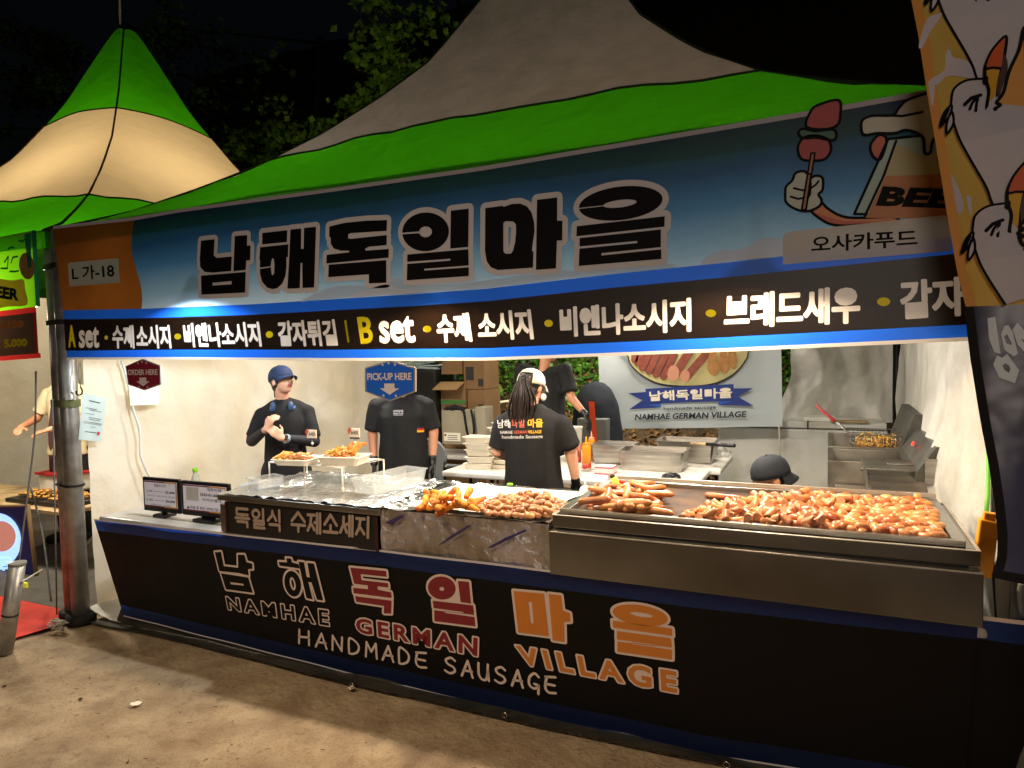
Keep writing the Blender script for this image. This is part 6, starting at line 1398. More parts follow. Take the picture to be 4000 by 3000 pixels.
def person(label, base, yaw, H, arms, shirt, skin, opts):
    """arms: list of (shoulder,elbow,wrist) local offsets; yaw: direction the chest faces (+Y local)"""
    t = thing('person', label, 'person', base, 'stall workers'); b = V(base); k = H/1.65
    R3 = Matrix.Rotation(yaw, 3, 'Z'); L = lambda x, y, z: b+R3@V((x*k, y*k, z*k))
    wide = opts.get('wide', 1.0); hc = L(*opts.get('head', (0, .03, 1.50))); hM = facem(opts.get('hyaw', yaw), opts.get('hpitch', 0), opts.get('hroll', 0)); hs = opts.get('hs', 1.0)
    lean = opts.get('lean', 0)
    def body(bm):
        head_parts(bm, hc, hM, hs); cap_(bm, L(0, -.01+lean*.8, 1.28), hc+V((0, 0, -.05))-hM.to_3x3()@V((0, .02, 0)), .052, .05)
        cap_(bm, L(-.11*wide, lean*.7, 1.26), L(.11*wide, lean*.7, 1.26), .045, .045); rings_(bm, [(L(0, 0, .80), .13*wide*k, .09*k), (L(0, lean*.3, 1.0), .12*wide*k, .085*k), (L(0, lean*.7, 1.25), .13*wide*k, .08*k)], yaw)
        for (s_, e, w_, hd, hn, th, cu) in arms:
            S, E, W_ = L(*s_)+V((0, 0, -.045)), L(*e), L(*w_); cap_(bm, S, E, .042*opts.get('armw', 1), .037*opts.get('armw', 1)); cap_(bm, E, W_, .038*opts.get('armw', 1), .025)
            hand(bm, W_, R3@V(hd), R3@V(hn), cu, .95, th)
        for sx in (-1, 1): cap_(bm, L(sx*.09, 0, .82), L(sx*.10, 0, .45), .085, .06); cap_(bm, L(sx*.10, 0, .45), L(sx*.10, -.01, .08), .055, .036); cap_(bm, L(sx*.10, -.02, .04), L(sx*.11, .13, .03), .04, .032)
    bo = remesh('body', body, .0085, MATS[skin], t, 2)
    def sh(bm):
        g_ = .016; aw = opts.get('armw', 1)
        rings_(bm, [(L(0, 0, .74), (.168*wide+g_)*k, (.125+g_)*k), (L(0, lean*.2, .88), (.155*wide+g_)*k, (.12+g_)*k), (L(0, lean*.4, 1.05), (.145*wide+g_)*k, (.11+g_)*k), (L(0, lean*.65, 1.20), (.155*wide+g_)*k, (.106+g_)*k), (L(0, lean*.75, 1.27), (.135*wide+g_)*k, (.088+g_)*k), (L(0, lean*.8, 1.345), (.055*wide+g_)*k, (.05+g_)*k)], yaw)
        for (s_, e, w_, hd, hn, th, cu) in arms:
            S, E = L(*s_)+V((0, 0, -.05)), L(*e); e2 = S.lerp(E, opts.get('sleeve', .82))
            tube(bm, [S, S.lerp(e2, .35), S.lerp(e2, .7), e2], [.062*k*aw, .064*k*aw, .062*k*aw, .066*k*aw], 20); ellip(bm, S, (.063*k*aw, .063*k*aw, .06*k*aw))
            cap_(bm, L(0, lean*.78, 1.335), S+V((0, 0, .005)), .045*k, .055*k)
    so = remesh('t_shirt', sh, .011, shirt, t, 3, folds(b.x, .016))
    def pn(bm):
        cap_(bm, L(-.06, 0, .82), L(.06, 0, .82), .12, .12)
        for sx in (-1, 1): cap_(bm, L(sx*.09, 0, .80), L(sx*.10, 0, .45), .10, .078); cap_(bm, L(sx*.10, 0, .45), L(sx*.10, -.01, .10), .078, .06)
    remesh('trousers', pn, .015, MATS['pants'], t, 4)
    for sx in (-1, 1):
        bm = bmesh.new(); cap_(bm, L(sx*.10, -.03, .045), L(sx*.115, .14, .035), .052, .042); bmo('shoe', bm, MATS['rubber'], t, True)
    return t, L, hc, hM, so, R3
# A: young woman in blue cap with headphones, hands together
A0_ = V((.66, 1.25, .03)); ya = rad(-142)-rad(0)
armsA = [((.17, 0, 1.30), (.24, .02, 1.05), (.085, .27, 1.16), (-.45, .25, .85), (.7, .6, .0), -1, 1.7), ((-.17, 0, 1.30), (-.22, .06, 1.03), (-.02, .27, 1.09), (.6, .35, .7), (-.3, .9, .1), 1, 1.5)]
t, L, hc, hM, so, R3 = person('person in blue cap and black T-shirt with headphones round the neck holding both hands together', A0_, rad(-146), 1.62, armsA, MATS['shirt'], 'skin_pale', dict(wide=.9, armw=.88, hyaw=rad(-104), hpitch=rad(14), head=(0, .035, 1.50), hs=.95, sleeve=.86))
P = lambda x, y, z: (hM@V((x*.97, y*.97, z*.97)))+hc
face_details(t, P, hM, .97, True)
remesh('hair', lambda bm: (ellip(bm, P(0, -.024, .026), (.080, .086, .088), hM), ellip(bm, P(0, -.05, -.03), (.062, .045, .06), hM), cap_(bm, P(.062, .02, .0), P(.068, .018, -.045), .010, .005), cap_(bm, P(0, -.10, .02), P(0, -.135, -.10), .016, .008)), .006, MATS['hair'], t, 3)
cap_mesh(t, hc, hM, MATS['cap_blue'], 1.04)
bm = bmesh.new(); nk = L(0, .015, 1.375); tube(bm, [nk+R3@V((.085*math.sin(a*.35), .02+.085*math.cos(a*.35)*-.9+.02, -.02-.012*abs(a))) for a in range(-6, 7)], .010, 8); bmo('headphone_band', bm, MATS['phone_blue'], t, True)
for sx in (-1, 1): bm = bmesh.new(); ellip(bm, nk+R3@V((sx*.062, .075, -.065)), (.022, .018, .036)); bmo('headphone_cup', bm, MATS['phone_blue'], t, True)
for (s_, e, w_, *_) in armsA[:2]:
    bm = bmesh.new(); cap_(bm, L(*e), L(*e).lerp(L(*w_), .85), .043, .030); cap_(bm, L(*s_).lerp(L(*e), .7), L(*e), .047, .043); bmo('arm_sleeve', bm, MATS['sleeve_navy'], t, True)
wq = L(*armsA[1][1]).lerp(L(*armsA[1][2]), .86); dirw = (L(*armsA[1][2])-L(*armsA[1][1])).normalized()
bm = bmesh.new(); tube(bm, [wq-dirw*.012, wq+dirw*.012], .0335, 14); wo = bmo('wrist_watch', bm, MATS['watch'], t); bm = bmesh.new(); box(bm, -.017, .017, -.017, .017, -.006, .006, .003, mtx=Matrix.Translation(wq+R3@V((0, .033, .012)))@Matrix.Rotation(rad(60), 4, 'X')); bmo('watch_face', bm, MATS['black_plastic'], wo).location = -wo.location*0
for ch in wo.children: ch.location = V((0, 0, 0))
# B: worker behind the PICK-UP sign
armsB = [((-.20, 0, 1.33), (-.235, -.01, 1.07), (-.225, .05, .83), (.0, .15, -1), (-1, 0, 0), 1, .35), ((.20, 0, 1.33), (.24, -.01, 1.07), (.225, .06, .84), (.0, .15, -1), (1, 0, 0), -1, .35)]
t, L, hc, hM, so, R3 = person('person in black T-shirt with flag patch whose head hides behind the PICK-UP sign', V((1.40, 1.72, .03)), rad(-152), 1.62, armsB, MATS['shirt_b'], 'skin', dict(wide=1.12, sleeve=.9, armw=1.05, head=(0, .03, 1.49)))
P = lambda x, y, z: (hM@V((x, y, z)))+hc
face_details(t, P, hM); remesh('hair', lambda bm: (ellip(bm, P(0, -.022, .034), (.082, .09, .088), hM), ellip(bm, P(0, -.05, -.03), (.06, .04, .05), hM)), .007, MATS['hair'], t, 3)
cap_mesh(t, hc, hM, MATS['cap_black'], 1.04)
vd = (PY(1570, 1600, 1.7)-CAM).normalized()
def gloves(t, L, arms, R3):
    for (s_, e, w_, hd, hn, th, cu) in arms:
        W_ = L(*w_); D_ = V(w_)-V(e)
        remesh('rubber_glove', lambda bm: (hand(bm, W_, R3@V(hd), R3@V(hn), cu, 1.06, th), cap_(bm, W_, W_+(L(*e)-W_)*.16, .03, .032)), .0055, MATS['glove_black'], t, 2)
gloves(t, L, armsB, R3)
ax = RT.copy(); ax.z = 0; ax.normalize(); ay = V((0, 0, 1))
def tp(body, w_, h_, ox, oz, m, r=0.0):
    v, f = tquad(body, [(ox-w_/2, oz+h_/2), (ox+w_/2, oz+h_/2), (ox+w_/2, oz-h_/2), (ox-w_/2, oz-h_/2)], .02); return (m, v, f)
c = PY(*CJ(1412, 500), 1.6); 
drape_text(t, so, [tp('남해독일마을', .075, .018, 0, .012, 'ink_white'), tp('GERMAN VILLAGE', .075, .010, 0, -.006, 'ink_white'), tp('Handmade Sausage', .07, .009, 0, -.018, 'ink_white')], c, ax, ay, vd)
c = PY(*CJ(1600, 640), 1.72)
def rect(w_, h_, ox, oz, nx=5, nz_=3):
    v = [(ox-w_/2+w_*i/nx, oz-h_/2+h_*j/nz_) for j in range(nz_+1) for i in range(nx+1)]; f = [[j*(nx+1)+i, j*(nx+1)+i+1, (j+1)*(nx+1)+i+1, (j+1)*(nx+1)+i] for j in range(nz_) for i in range(nx)]; return v, f
drape_text(t, so, [('ink_navy', *rect(.055, .014, 0, .016)), ('flag_de_red', *rect(.055, .014, 0, .001)), ('flag_de_gold', *rect(.055, .014, 0, -.014))], c, ax, ay, vd, names='flag_patch')
# C: woman seen from behind with white cap and ponytail
armsC = [((-.19, 0, 1.27), (-.24, .02, 1.03), (-.19, .22, .95), (.3, .9, -.2), (0, .2, 1), -1, .4), ((.19, 0, 1.27), (.255, .02, 1.04), (.285, .05, .80), (0, .2, -1), (1, 0, 0), 1, .5)]
C0_ = V((2.63, 1.36, .03)); yc = rad(14)
t, L, hc, hM, so, R3 = person('person seen from behind in white cap with long dark ponytail and printed black T-shirt', C0_, yc, 1.60, armsC, MATS['shirt'], 'skin_pale', dict(wide=1.16, sleeve=.88, armw=1.12, hyaw=rad(-12), hpitch=rad(-16), head=(0.0, .04, 1.46), hs=.98))
P = lambda x, y, z: (hM@V((x*.98, y*.98, z*.98)))+hc
face_details(t, P, hM, .98)
remesh('hair', lambda bm: (ellip(bm, P(0, -.022, .028), (.081, .088, .088), hM), ellip(bm, P(0, -.045, -.035), (.07, .05, .05), hM)), .006, MATS['hair'], t, 3)
def pony(bm):
    p = P(0, -.105, .04); rp = random.Random(9)
    for k in range(90):
        a = rp.gauss(0, .032); b = rp.uniform(-.025, .025); L_ = rp.uniform(.26, .36)
        pts = [p, p+R3@V((a*.35, -.045+b*.4, -.015)), p+R3@V((a*.9+.008*math.sin(k), -.055+b, -.12)), p+R3@V((a*1.1-.01, -.045+b, -.22)), p+R3@V((a*.7-.012+.02*math.sin(k*2), -.035+b, -L_))]
        tube(bm, cat(pts, 5, False), [.0035+.0025*math.sin(i/20*3.1) for i in range(21)], 5)
bm = bmesh.new(); pony(bm); bmo('ponytail', bm, MATS['hair'], t, True)
bm = bmesh.new(); ellip(bm, P(0, -.108, .042), (.018, .014, .014), hM, 2); bmo('hair_tie', bm, MATS['black_cloth'], t, True)
cap_mesh(t, hc, hM, MATS['cap_white'], 1.06, opening=True)
gloves(t, L, armsC, R3)
for sx in (-1, 1): bm = bmesh.new(); ellip(bm, P(sx*.062, .062, -.05), (.010, .03, .028), hM, 2); bmo('face_mask', bm, MATS['white_plastic'], t, True)
vd = (PY(2080, 1650, 1.3)-CAM).normalized(); c = PY(*CK(920, 720), 1.25)
it = []
for s_, w_, x_, m in (('남해', .085, -.115, 'ink_white'), ('독일', .085, -.025, 'art_redlight'), ('마을', .095, .085, 'flag_de_gold')): it.append(tp(s_, w_, .055, x_, .0, m))
for s_, w_, x_, m in (('NAMHAE', .08, -.10, 'ink_white'), ('GERMAN', .085, -.01, 'art_redlight'), ('VILLAGE', .085, .08, 'flag_de_gold')): it.append(tp(s_, w_, .020, x_, -.055, m))
it.append(tp('handmade Sausage', .26, .028, 0, -.088, 'ink_white'))
drape_text(t, so, it, c, ax, ay, vd)
# D: standing man behind the table, head above the banner edge
armsD = [((.20, .02, 1.40), (.27, -.05, 1.13), (.42, -.12, 1.00), (.45, -.35, -.9), (.8, -.1, .5), -1, .5), ((-.20, .02, 1.40), (-.24, .05, 1.13), (-.16, .22, .98), (.2, .8, -.4), (-.6, 0, .8), 1, .5)]
D0_ = V((1.98, 3.15, .03))
t, L, hc, hM, so, R3 = person('person standing at the far table in black T-shirt, head hidden above the banner edge', D0_, rad(0), 1.78, armsD, MATS['shirt_b'], 'skin', dict(wide=1.12, head=(0.03, .05, 1.53), hyaw=rad(-60), armw=1.12, lean=.03))
P = lambda x, y, z: (hM@V((x, y, z)))+hc
face_details(t, P, hM); remesh('hair', lambda bm: (ellip(bm, P(0, -.022, .034), (.082, .09, .088), hM), ellip(bm, P(0, -.05, -.03), (.06, .04, .05), hM)), .008, MATS['hair'], t, 3)
gloves(t, L, armsD, R3)
# E: cook crouching behind the griddle in a backwards black cap
E0_ = V((4.10, 1.30, .03)); t = thing('person', 'person in black backwards cap crouching behind the griddle, only the head showing', 'person', E0_, 'stall workers')
hM = facem(rad(118), rad(-14)); hc = PY(3005, 1868, 1.28); 
def bodyE(bm):
    head_parts(bm, hc, hM, 1.0); n0 = hc+V((.02, .03, -.06)); cap_(bm, n0, n0+V((.03, .05, -.13)), .055, .06)
    sh_ = n0+V((.04, .08, -.2)); rings_(bm, [(sh_+V((.02, .05, -.45)), .17, .13), (sh_+V((0, 0, -.2)), .17, .12), (sh_, .15, .1)], rad(118))
    for sx in (-1, 1):
        s_ = sh_+V((sx*-.08, sx*.16, -.02)); e = s_+V((-.08, sx*.04, -.24)); w_ = e+V((-.2, -.02*sx, .02)); cap_(bm, s_, e, .05, .04); cap_(bm, e, w_, .038, .026); hand(bm, w_, V((-1, 0, -.1)), V((0, 0, 1)), .5, .95, sx)
        h = sh_+V((.02+sx*-.04, .05+sx*.09, -.46)); kn = h+V((-.36, sx*.04, .10)); ft_ = V((kn.x+.12, kn.y, .09)); cap_(bm, h, kn, .085, .06); cap_(bm, kn, ft_, .055, .04); cap_(bm, ft_, ft_+V((-.14, 0, -.03)), .04, .033)
remesh('body', bodyE, .009, MATS['skin'], t, 2)
def shE(bm):
    n0 = hc+V((.02, .03, -.06)); sh_ = n0+V((.04, .08, -.2)); rings_(bm, [(sh_+V((.02, .05, -.47)), .20, .155), (sh_+V((0, 0, -.2)), .195, .145), (sh_, .18, .125), (sh_+V((-.01, -.02, .08)), .08, .07)], rad(118))
    for sx in (-1, 1): s_ = sh_+V((sx*-.08, sx*.16, -.02)); cap_(bm, s_, s_+V((-.07, sx*.04, -.2)), .07, .068)
remesh('t_shirt', shE, .013, MATS['shirt_b'], t, 5, folds(4))
P = lambda x, y, z: (hM@V((x, y, z)))+hc
face_details(t, P, hM); remesh('hair', lambda bm: (ellip(bm, P(0, -.024, .02), (.079, .086, .085), hM),), .007, MATS['hair'], t, 3)
cap_mesh(t, hc+V((0, 0, .004)), hM, MATS['cap_black'], 1.08, back=True)

# ================================================================== NEIGHBOUR STALL
nb = thing('menu_banner', 'glowing green banner with beer lettering over red edged price strip on the neighbouring stall', 'banner', (-1.3, 0, 2.0))
NT = [pxp0(*q) for q in ((-600, 1075), (0, 925), (165, 893))]; NB = [pxp0(*q) for q in ((-600, 1290), (0, 1215), (165, 1195))]; NC = [pxp0(*q) for q in ((-600, 1485), (0, 1392), (175, 1378))]
strip('green_print', -2.6, -.16, NT, NB, MATS['nb_green'], nb); strip('red_stripe', -2.6, -.16, NB, [(a, b-.035) for a, b in NB], MATS['nb_red'], nb, -.001)
strip('price_ground', -2.6, -.16, [(a, b-.035) for a, b in NB], NC, MATS['ban_black'], nb, -.001); strip('red_stripe', -2.6, -.14, NC, [(a, b-.03) for a, b in NC], MATS['nb_red'], nb, -.001)
strip('red_stripe', -.19, -.16, [(a, b-.036) for a, b in NB], NC, MATS['nb_red'], nb, -.003, 4); strip('teal_edge', -.16, -.115, NT, NB, MATS['nb_teal'], nb, -.001, 4)
ik = Ink(P0, pxp0); CN = cr(0, 850, 2.765)
ik.poly('nb_orange', [[(p.x, p.y) for p in cat([V((*CN(*q), 0)) for q in ((-200, 640), (0, 660), (150, 680), (260, 670), (280, 780), (300, 940), (100, 960), (-200, 990))], 4)]], 1)
ik.text('ink_black', 'BEER', [CN(*q) for q in ((-110, 720), (222, 775), (215, 900), (-115, 850))], .05, 3)
ik.poly('nb_brown', [[CN(*q) for q in ell(300, 525, 82, 145, -8)]], 2); ik.poly('nb_teal', [[CN(*q) for q in ((275, 180), (345, 170), (350, 540), (315, 540))]], 3)
for c_ in (((100, 340), (130, 320), (160, 325)), ((215, 250), (250, 260), (280, 235)), ((130, 490), (150, 430), (200, 420)), ((120, 580), (160, 585), (210, 575)), ((20, 550), (90, 550), (100, 420), (60, 480))): ik.line('nb_teal', [CN(*q) for q in c_], .006, 2)
ik.text('nb_orange', '15,000', [CN(*q) for q in ((-70, 1125), (265, 1105), (270, 1195), (-70, 1225))], .06, 1)
ik.text('ink_yellow', '5,000', [CN(*q) for q in ((48, 1315), (300, 1305), (303, 1400), (52, 1425))], .06, 1)
ik.build(nb, {'nb_orange': 'orange_print', 'ink_black': 'black_lettering', 'nb_brown': 'printed_pretzel', 'nb_teal': 'line_drawing', 'ink_yellow': 'yellow_price'})
tag(grid('tent_wall', lambda u, v: V((-3.9+wall_fold(u*3, v*2.5, 14, .02), .3+u*4, .02+v*2.4)), 50, 40, MATS['wall_cream']), 'cream side wall at the far side of the neighbouring stall', 'tent wall')
tag(grid('tent_wall', lambda u, v: V((-3.95+u*3.8, 4.3+wall_fold(u*4, v*2.5, 17, .03), .02+v*2.4)), 60, 30, MATS['wall_cream']), 'cream back wall of the neighbouring stall', 'tent wall')
t = thing('stall_table', 'worn wooden counter with trays of fried food in the neighbouring stall', 'table', (-1.6, .8, .03), None)
zt = PY(100, 1955, .8).z; B('tabletop', -3.2, -1.02, .62, 1.2, zt-.03, zt, MATS['wood_leg'], t); B('leg', -1.12, -1.07, .66, .71, .03, zt-.03, MATS['wood_leg'], t); B('leg', -1.12, -1.07, 1.12, 1.17, .03, zt-.03, MATS['wood_leg'], t)
T('brace', [(-1.09, .7, .12), (-1.09, 1.14, zt-.1)], .012, MATS['rope_grey'], t)
for k, (x, lab) in enumerate(((-1.32, 'black tray of golden fried food at the right end of the neighbouring counter'), (-1.75, 'black tray of golden fried food at the picture edge of the neighbouring counter'))):
    q = thing('food_tray', lab, 'tray', (x, .85, zt)); B('tray_body', x-.18, x+.2, .70, 1.02, zt+.001, zt+.035, MATS['black_plastic'], q, .006)
    bm = bmesh.new()
    for i in range(60): ellip(bm, V((x+rr.uniform(-.14, .16), .86+rr.uniform(-.12, .12), zt+.045+rr.random()*.03)), (.03, .012, .01), Matrix.Rotation(rr.random()*3, 4, 'Z'), 1)
    tag(bmo('fried_pieces', bm, MATS['fries'], q, True), kind='stuff')
q = thing('storage_box', 'white plastic tub with red lid line behind the neighbouring trays', 'tub', (-1.5, 1.15, zt)); B('tub_body', -2.15, -1.75, 1.1, 1.4, zt, zt+.15, MATS['white_plastic'], q, .02); B('tub_lid', -2.17, -1.73, 1.08, 1.42, zt+.151, zt+.175, MATS['nb_red'], q, .006)
# lit screen board under the neighbour counter
q = thing('screen_board', 'backlit menu board with food photo leaning under the neighbouring counter', 'sign', (-1.3, .5, .1))
c0 = PY(-60, 1980, .5); c1 = PY(108, 1975, .5); c2 = PY(150, 2310, .5); c3 = PY(-60, 2370, .5)
v = [c0, c1, c2, c3]; pyd('screen_face', v, [(3, 2, 1, 0)], MATS['screen_dark'], q); T('screen_frame', v, .018, MATS['seam_brown'], q, 6, closed=True)
ik = Ink(lambda a, b, k: V((a, .5-.006*k, b)), lambda x, y: (lambda q: (q.x, q.z))(PY(x, y, .49)))
ik.poly('screen_light', [[(x, y) for x, y in ell(-8, 2110, 88, 105, -5)]], 1); ik.poly('screen_food', [[(x, y) for x, y in ell(5, 2095, 58, 60, -5)]], 2)
ik.text('screen_light', '맥주', [(-60, 2180), (45, 2175), (45, 2245), (-60, 2250)], .04, 3); ik.build(q, {'screen_light': 'lit_plate', 'screen_food': 'food_picture'})
a = PY(90, 2290, .3); tag(B('price_card', a.x-.04, a.x+.05, .295, .31, a.z-.03, a.z+.03, MATS['note_yellow'], None, .002), 'yellow price note stuck on the lower board at far left', 'note')
t = thing('led_lamp', 'bare bulb behind the glowing green banner of the neighbouring stall', 'lamp', (-.72, .32, 2.0))
LT('bulb', [(.012, 0), (.03, .03), (.02, .06), (.012, .08)], (-.72, .32, 2.07), MATS['lamp_glow'], t); T('cord', [(-.72, .32, 2.15), (-.72, .32, 2.46)], .005, MATS['black_plastic'], t, 6)
# neighbour worker leaning, mostly hidden behind the tent legs
NB0 = PY(268, 1600, 1.3); NB0.z = .03
armsN = [((.18, .0, 1.30), (.27, .05, 1.05), (.20, .28, 1.0), (-.5, .8, -.2), (0, .2, 1), -1, .5), ((-.18, 0, 1.30), (-.25, .06, 1.05), (-.06, .28, .98), (.5, .8, -.2), (0, .2, 1), 1, .5)]
t, L, hc, hM, so, R3 = person('person in cream top and dark apron working in the neighbouring stall', NB0, rad(-165), 1.78, armsN, MATS['cloth_cream'], 'skin', dict(sleeve=.8))
remesh('apron', lambda bm: (rings_(bm, [(L(0, .05, .6), .16, .09), (L(0, .05, .95), .15, .09), (L(0, .04, 1.22), .10, .09)], rad(-165)),), .014, MATS['apron'], t, 4)
P = lambda x, y, z: (hM@V((x, y, z)))+hc
face_details(t, P, hM); remesh('hair', lambda bm: (ellip(bm, P(0, -.022, .034), (.082, .09, .088), hM),), .008, MATS['hair'], t, 3)
a = PZ(18, 2548, .03); b = PY(182/4000*4000-0, 2190, -.25); 
t = thing('prop_pole', 'thick grey pole leaning at the lower left corner in front of the red carpet', 'pole', a)
b = PY(68, 2200, -.38); T('pole_shaft', [a, b], .042, MATS['steel_pole'], t, 14); T('tape_band', [a.lerp(b, .42), a.lerp(b, .44)], .0435, MATS['black_plastic'], t, 14); T('pole_rim', [b+V((0, 0, -.01)), b+V((0, 0, .006))], .045, MATS['rope_grey'], t, 14)
T('white_string', [b+V((.04, 0, -.1)), PY(165, 2225, .1)], .006, MATS['rope'], t, 5)
for k, (p_, lab) in enumerate((([(140, 1450), (135, 1700), (100, 1990), (75, 2190)], 'grey rope running from the tent leg to the leaning pole'), ([(118, 1900), (165, 2080), (200, 2350)], 'thin grey rope hanging left of the tent legs'))):
    tag(T('guy_rope', cat([PY(x, y, -.02-.1*i/3) for i, (x, y) in enumerate(p_)], 4, False), .006, MATS['rope_grey'], None, 6), lab, 'rope')
bm = bmesh.new(); c = PZ(232, 2448, .05)
for k in range(7): tube(bm, cat([c+V((rr.uniform(-.06, .06), rr.uniform(-.05, .03), rr.uniform(-.01, .05))) for _ in range(5)], 4, False), .005, 5)
tag(bmo('rope_knot', bm, MATS['rope']), 'tangled knot of pale rope at the foot of the tent legs', 'rope')
tag(T('guy_rope', [PY(205, 1560, -.02), PY(215, 2000, -.02), PY(222, 2400, -.02)], .005, MATS['rope_grey'], None, 6), 'taut thin cord hanging along the left tent leg to the knot', 'rope')
# paper scrap on the dirt
c = PZ(530, 2748, .03); tag(grid('paper_scrap', lambda u, v: c+V(((u-.5)*.05*(math.sqrt(max(.05, 1-(2*v-1)**2)))*(1+.2*math.sin(v*7)), (v-.5)*.04+.006*math.sin(u*8), .004*nz((u*4, v*4, 0), 1))), 8, 8, MATS['ink_cream']), 'white crumpled scrap lying alone on the dirt', 'litter')
c = PZ(1372, 2686, .03); tag(grid('paper_scrap', lambda u, v: c+V(((u-.5)*.03, (v-.5)*.03, .003*math.sin(u*6))), 5, 5, MATS['ink_cream']), 'tiny pale scrap by the foot of the skirt under the word sausage', 'litter')

# ================================================================== FEATHER FLAG at the right edge
fl = thing('feather_flag', 'tall flag with white birds on yellow over a dark half at the right edge', 'flag', (5.0, -.5, 1.0))
FY = -.5
def pf(x, y): q = PY(x, y, FY); return (q.x, q.z)
def wavef(x, z): return FY+.018*math.sin(x*9+z*1.1)+.010*math.sin(x*21-z*2)
PFm = lambda a, b, k: V((a, wavef(a, b)-.004-.0014*k, b))
LE = sorted([(pf(x, y)[1], pf(x, y)[0]) for x, y in ((3560, 0), (3585, 130), (3620, 370), (3665, 640), (3700, 850), (3740, 1060), (3775, 1195), (3800, 1400), (3840, 1650), (3868, 1800), (3890, 1950), (3903, 2080), (3900, 2180), (3878, 2245), (3545, -150), (3530, -400))])
zmid = pf(3775, 1197)[1]; ztop = pf(3540, -300)[1]; zbot = pf(3878, 2245)[1]
def fpt(u, z): xl = interp(LE, z); x = xl+u*(5.42-xl); return V((x, wavef(x, z), z-.10*u*(1 if z < zbot+.02 else max(0, 1-(z-zbot)/.3))))
grid('yellow_cloth', lambda u, v: fpt(u, zmid+(ztop-zmid)*v), 40, 60, MATS['flag_yellow'], fl); grid('dark_cloth', lambda u, v: fpt(u, zbot+(zmid-zbot)*v), 40, 40, MATS['flag_dark'], fl)
grid('orange_hem', lambda u, v: fpt(0, zmid+(ztop-zmid)*v)+V((u*.022, -.003, 0)), 2, 60, MATS['flag_edge'], fl)
grid('black_hem', lambda u, v: fpt(0, zbot+(zmid-zbot)*v)+V((u*.022-.004, -.003, 0)), 2, 40, MATS['flag_hem'], fl); grid('black_hem', lambda u, v: fpt(u, zbot)+V((0, -.0035, -.006+.025*v)), 40, 2, MATS['flag_hem'], fl)
ik = Ink(PFm, pf); CO = cr(3550, 0, 1.3267)
def fart(m, pts, k, lw=None, smooth=True):
    P = [pf(*CO(*q)) for q in pts]
    if smooth: P = [(p.x, p.y) for p in cat([V((*q, 0)) for q in P], 5)]
    ik.poly(m, [P], k, px=False)
    if lw: ik.line('ink_black', P, lw, k+1, True, px=False)
fart('flag_white', [(50, 240), (90, 110), (140, 80), (170, 80), (110, 170), (70, 250)], 1); fart('flag_white', [(110, 420), (180, 370), (190, 280), (210, 262), (230, 300), (300, 310), (340, 360), (360, 400), (300, 400), (200, 400), (140, 450)], 1)
fart('flag_white', [(195, 940), (215, 905), (250, 960), (285, 1060), (260, 1110), (225, 1040)], 1); fart('flag_white', [(300, 1020), (325, 1015), (330, 1080), (320, 1110)], 1); fart('flag_white', [(100, 430), (130, 450), (120, 560), (105, 500)], 1)
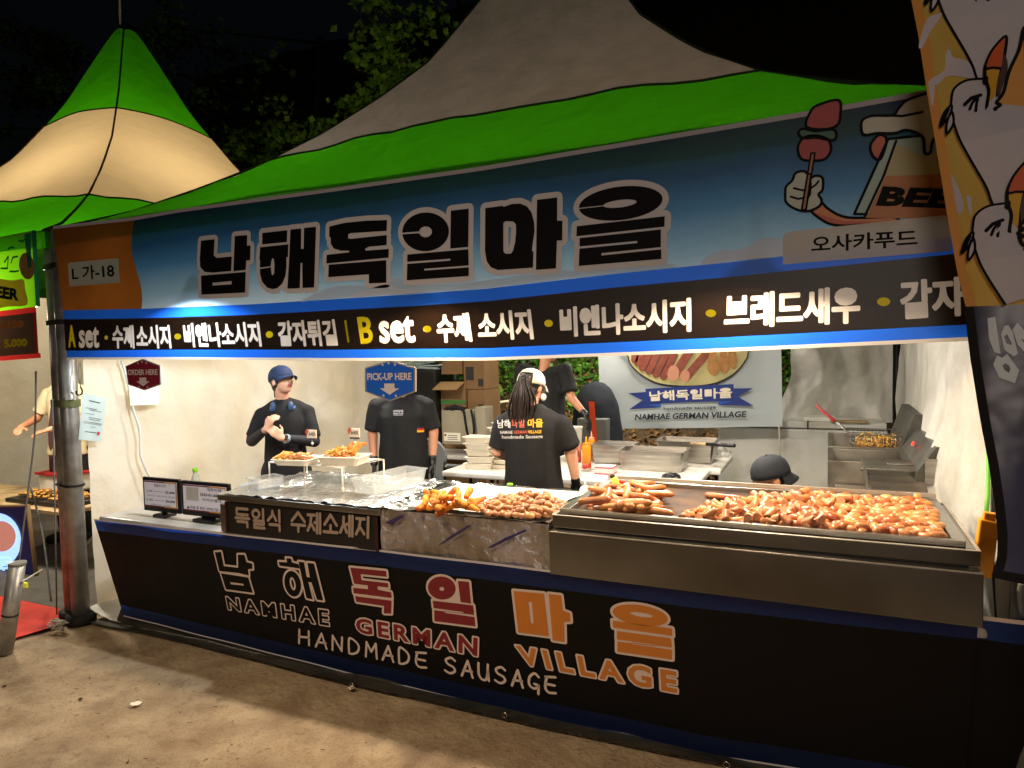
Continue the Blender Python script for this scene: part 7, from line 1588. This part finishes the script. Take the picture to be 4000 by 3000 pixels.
# three stacked birds, head above, long body below
def bird(dx, dy, k):
    o = lambda L_: [(x+dx, y+dy) for x, y in L_]
    fart('flag_white', o([(230, 470), (290, 425), (370, 408), (480, 400), (640, 380), (760, 500), (760, 1300), (560, 1300), (440, 1060), (400, 960), (300, 800), (250, 710), (215, 600), (215, 530)]), k, .003)
    fart('flag_gold', o([(395, 400), (400, 330), (440, 260), (505, 185), (495, 300), (470, 420), (460, 520), (455, 600), (500, 625), (600, 600), (600, 625), (480, 650), (430, 640), (405, 560), (415, 470)]), k+3, .004)
    fart('flag_orange', o([(395, 350), (430, 262), (505, 185), (497, 280), (490, 345), (440, 350)]), k+5, .003); fart('flag_brown', o([(495, 270), (515, 350), (480, 470), (470, 540), (458, 440), (480, 350)]), k+6)
    fart('flag_tan', o([(600, 160), (600, 620), (490, 635), (455, 600), (470, 580), (445, 565), (475, 545), (455, 530), (490, 480), (520, 370), (570, 260)]), k+7, .004)
    ik.line('ink_black', [pf(*CO(*q)) for q in o([(285, 550), (320, 515), (370, 495)])], .0045, k+4, px=False)
    ik.line('ink_black', [pf(*CO(*q)) for q in o([(312, 572), (325, 540), (340, 520)])], .0035, k+4, px=False); ik.line('ink_black', [pf(*CO(*q)) for q in o([(345, 578), (348, 545), (355, 515)])], .0035, k+4, px=False)
    fart('ink_black', o([(380, 425), (392, 395), (412, 400), (408, 435), (390, 440)]), k+4)
    for a in ([(155, 670), (175, 600), (215, 560), (205, 610)], [(190, 705), (190, 650), (215, 590), (225, 650)], [(160, 665), (165, 640), (200, 580)]): fart('flag_white', o(a), k+2, .003)
bird(-75, -640, 1); bird(0, 0, 9); bird(112, 648, 17)
ik.items = {q: (v, f) for q, (v, f) in ik.items.items()}
# drop printed points that would fall outside the flag sheet
for q, (v, f) in ik.items.items():
    keep = [fc for fc in f if all(v[i].x < 5.42 and v[i].z > zmid-.005 for i in fc)]
    ik.items[q] = (v, keep)
ik.items = {q: vf for q, vf in ik.items.items() if vf[1]}
# lettering on the dark part
CPf = cr(3500, 1150, 1.382)
def fl_(m, loops, k): ik.poly(m, [[pf(*CPf(*q)) for q in lp] for lp in loops], k, px=False)
fl_('flag_letter', [[(500, 128), (543, 120), (570, 322), (535, 312), (508, 240)]], 1)
fl_('flag_letter', [[(573, 215), (590, 170), (612, 165), (635, 200), (662, 320), (640, 335), (590, 300)], [(590, 225), (605, 215), (630, 265), (625, 275), (598, 262)]], 1)
fl_('flag_letter', [[(635, 190), (660, 150), (700, 200), (740, 230), (740, 260), (680, 240), (740, 330), (720, 340), (660, 270)]], 1)
fl_('flag_letter', [[(530, 380), (550, 330), (578, 342), (605, 322), (668, 410), (645, 480), (560, 450)], [(580, 388), (592, 372), (615, 385), (622, 405), (612, 425), (590, 408)]], 1)
ik.build(fl, {'flag_white': 'printed_white_shape', 'flag_gold': 'printed_beak', 'flag_orange': 'printed_beak_tip', 'flag_tan': 'printed_bread', 'flag_brown': 'printed_beak_inside', 'ink_black': 'printed_outline', 'flag_letter': 'pale_lettering'})
LT('flag_pole', [(.02, 0), (.014, 4.2)], (5.46, -.5, 0), MATS['black_metal'], fl, 12)
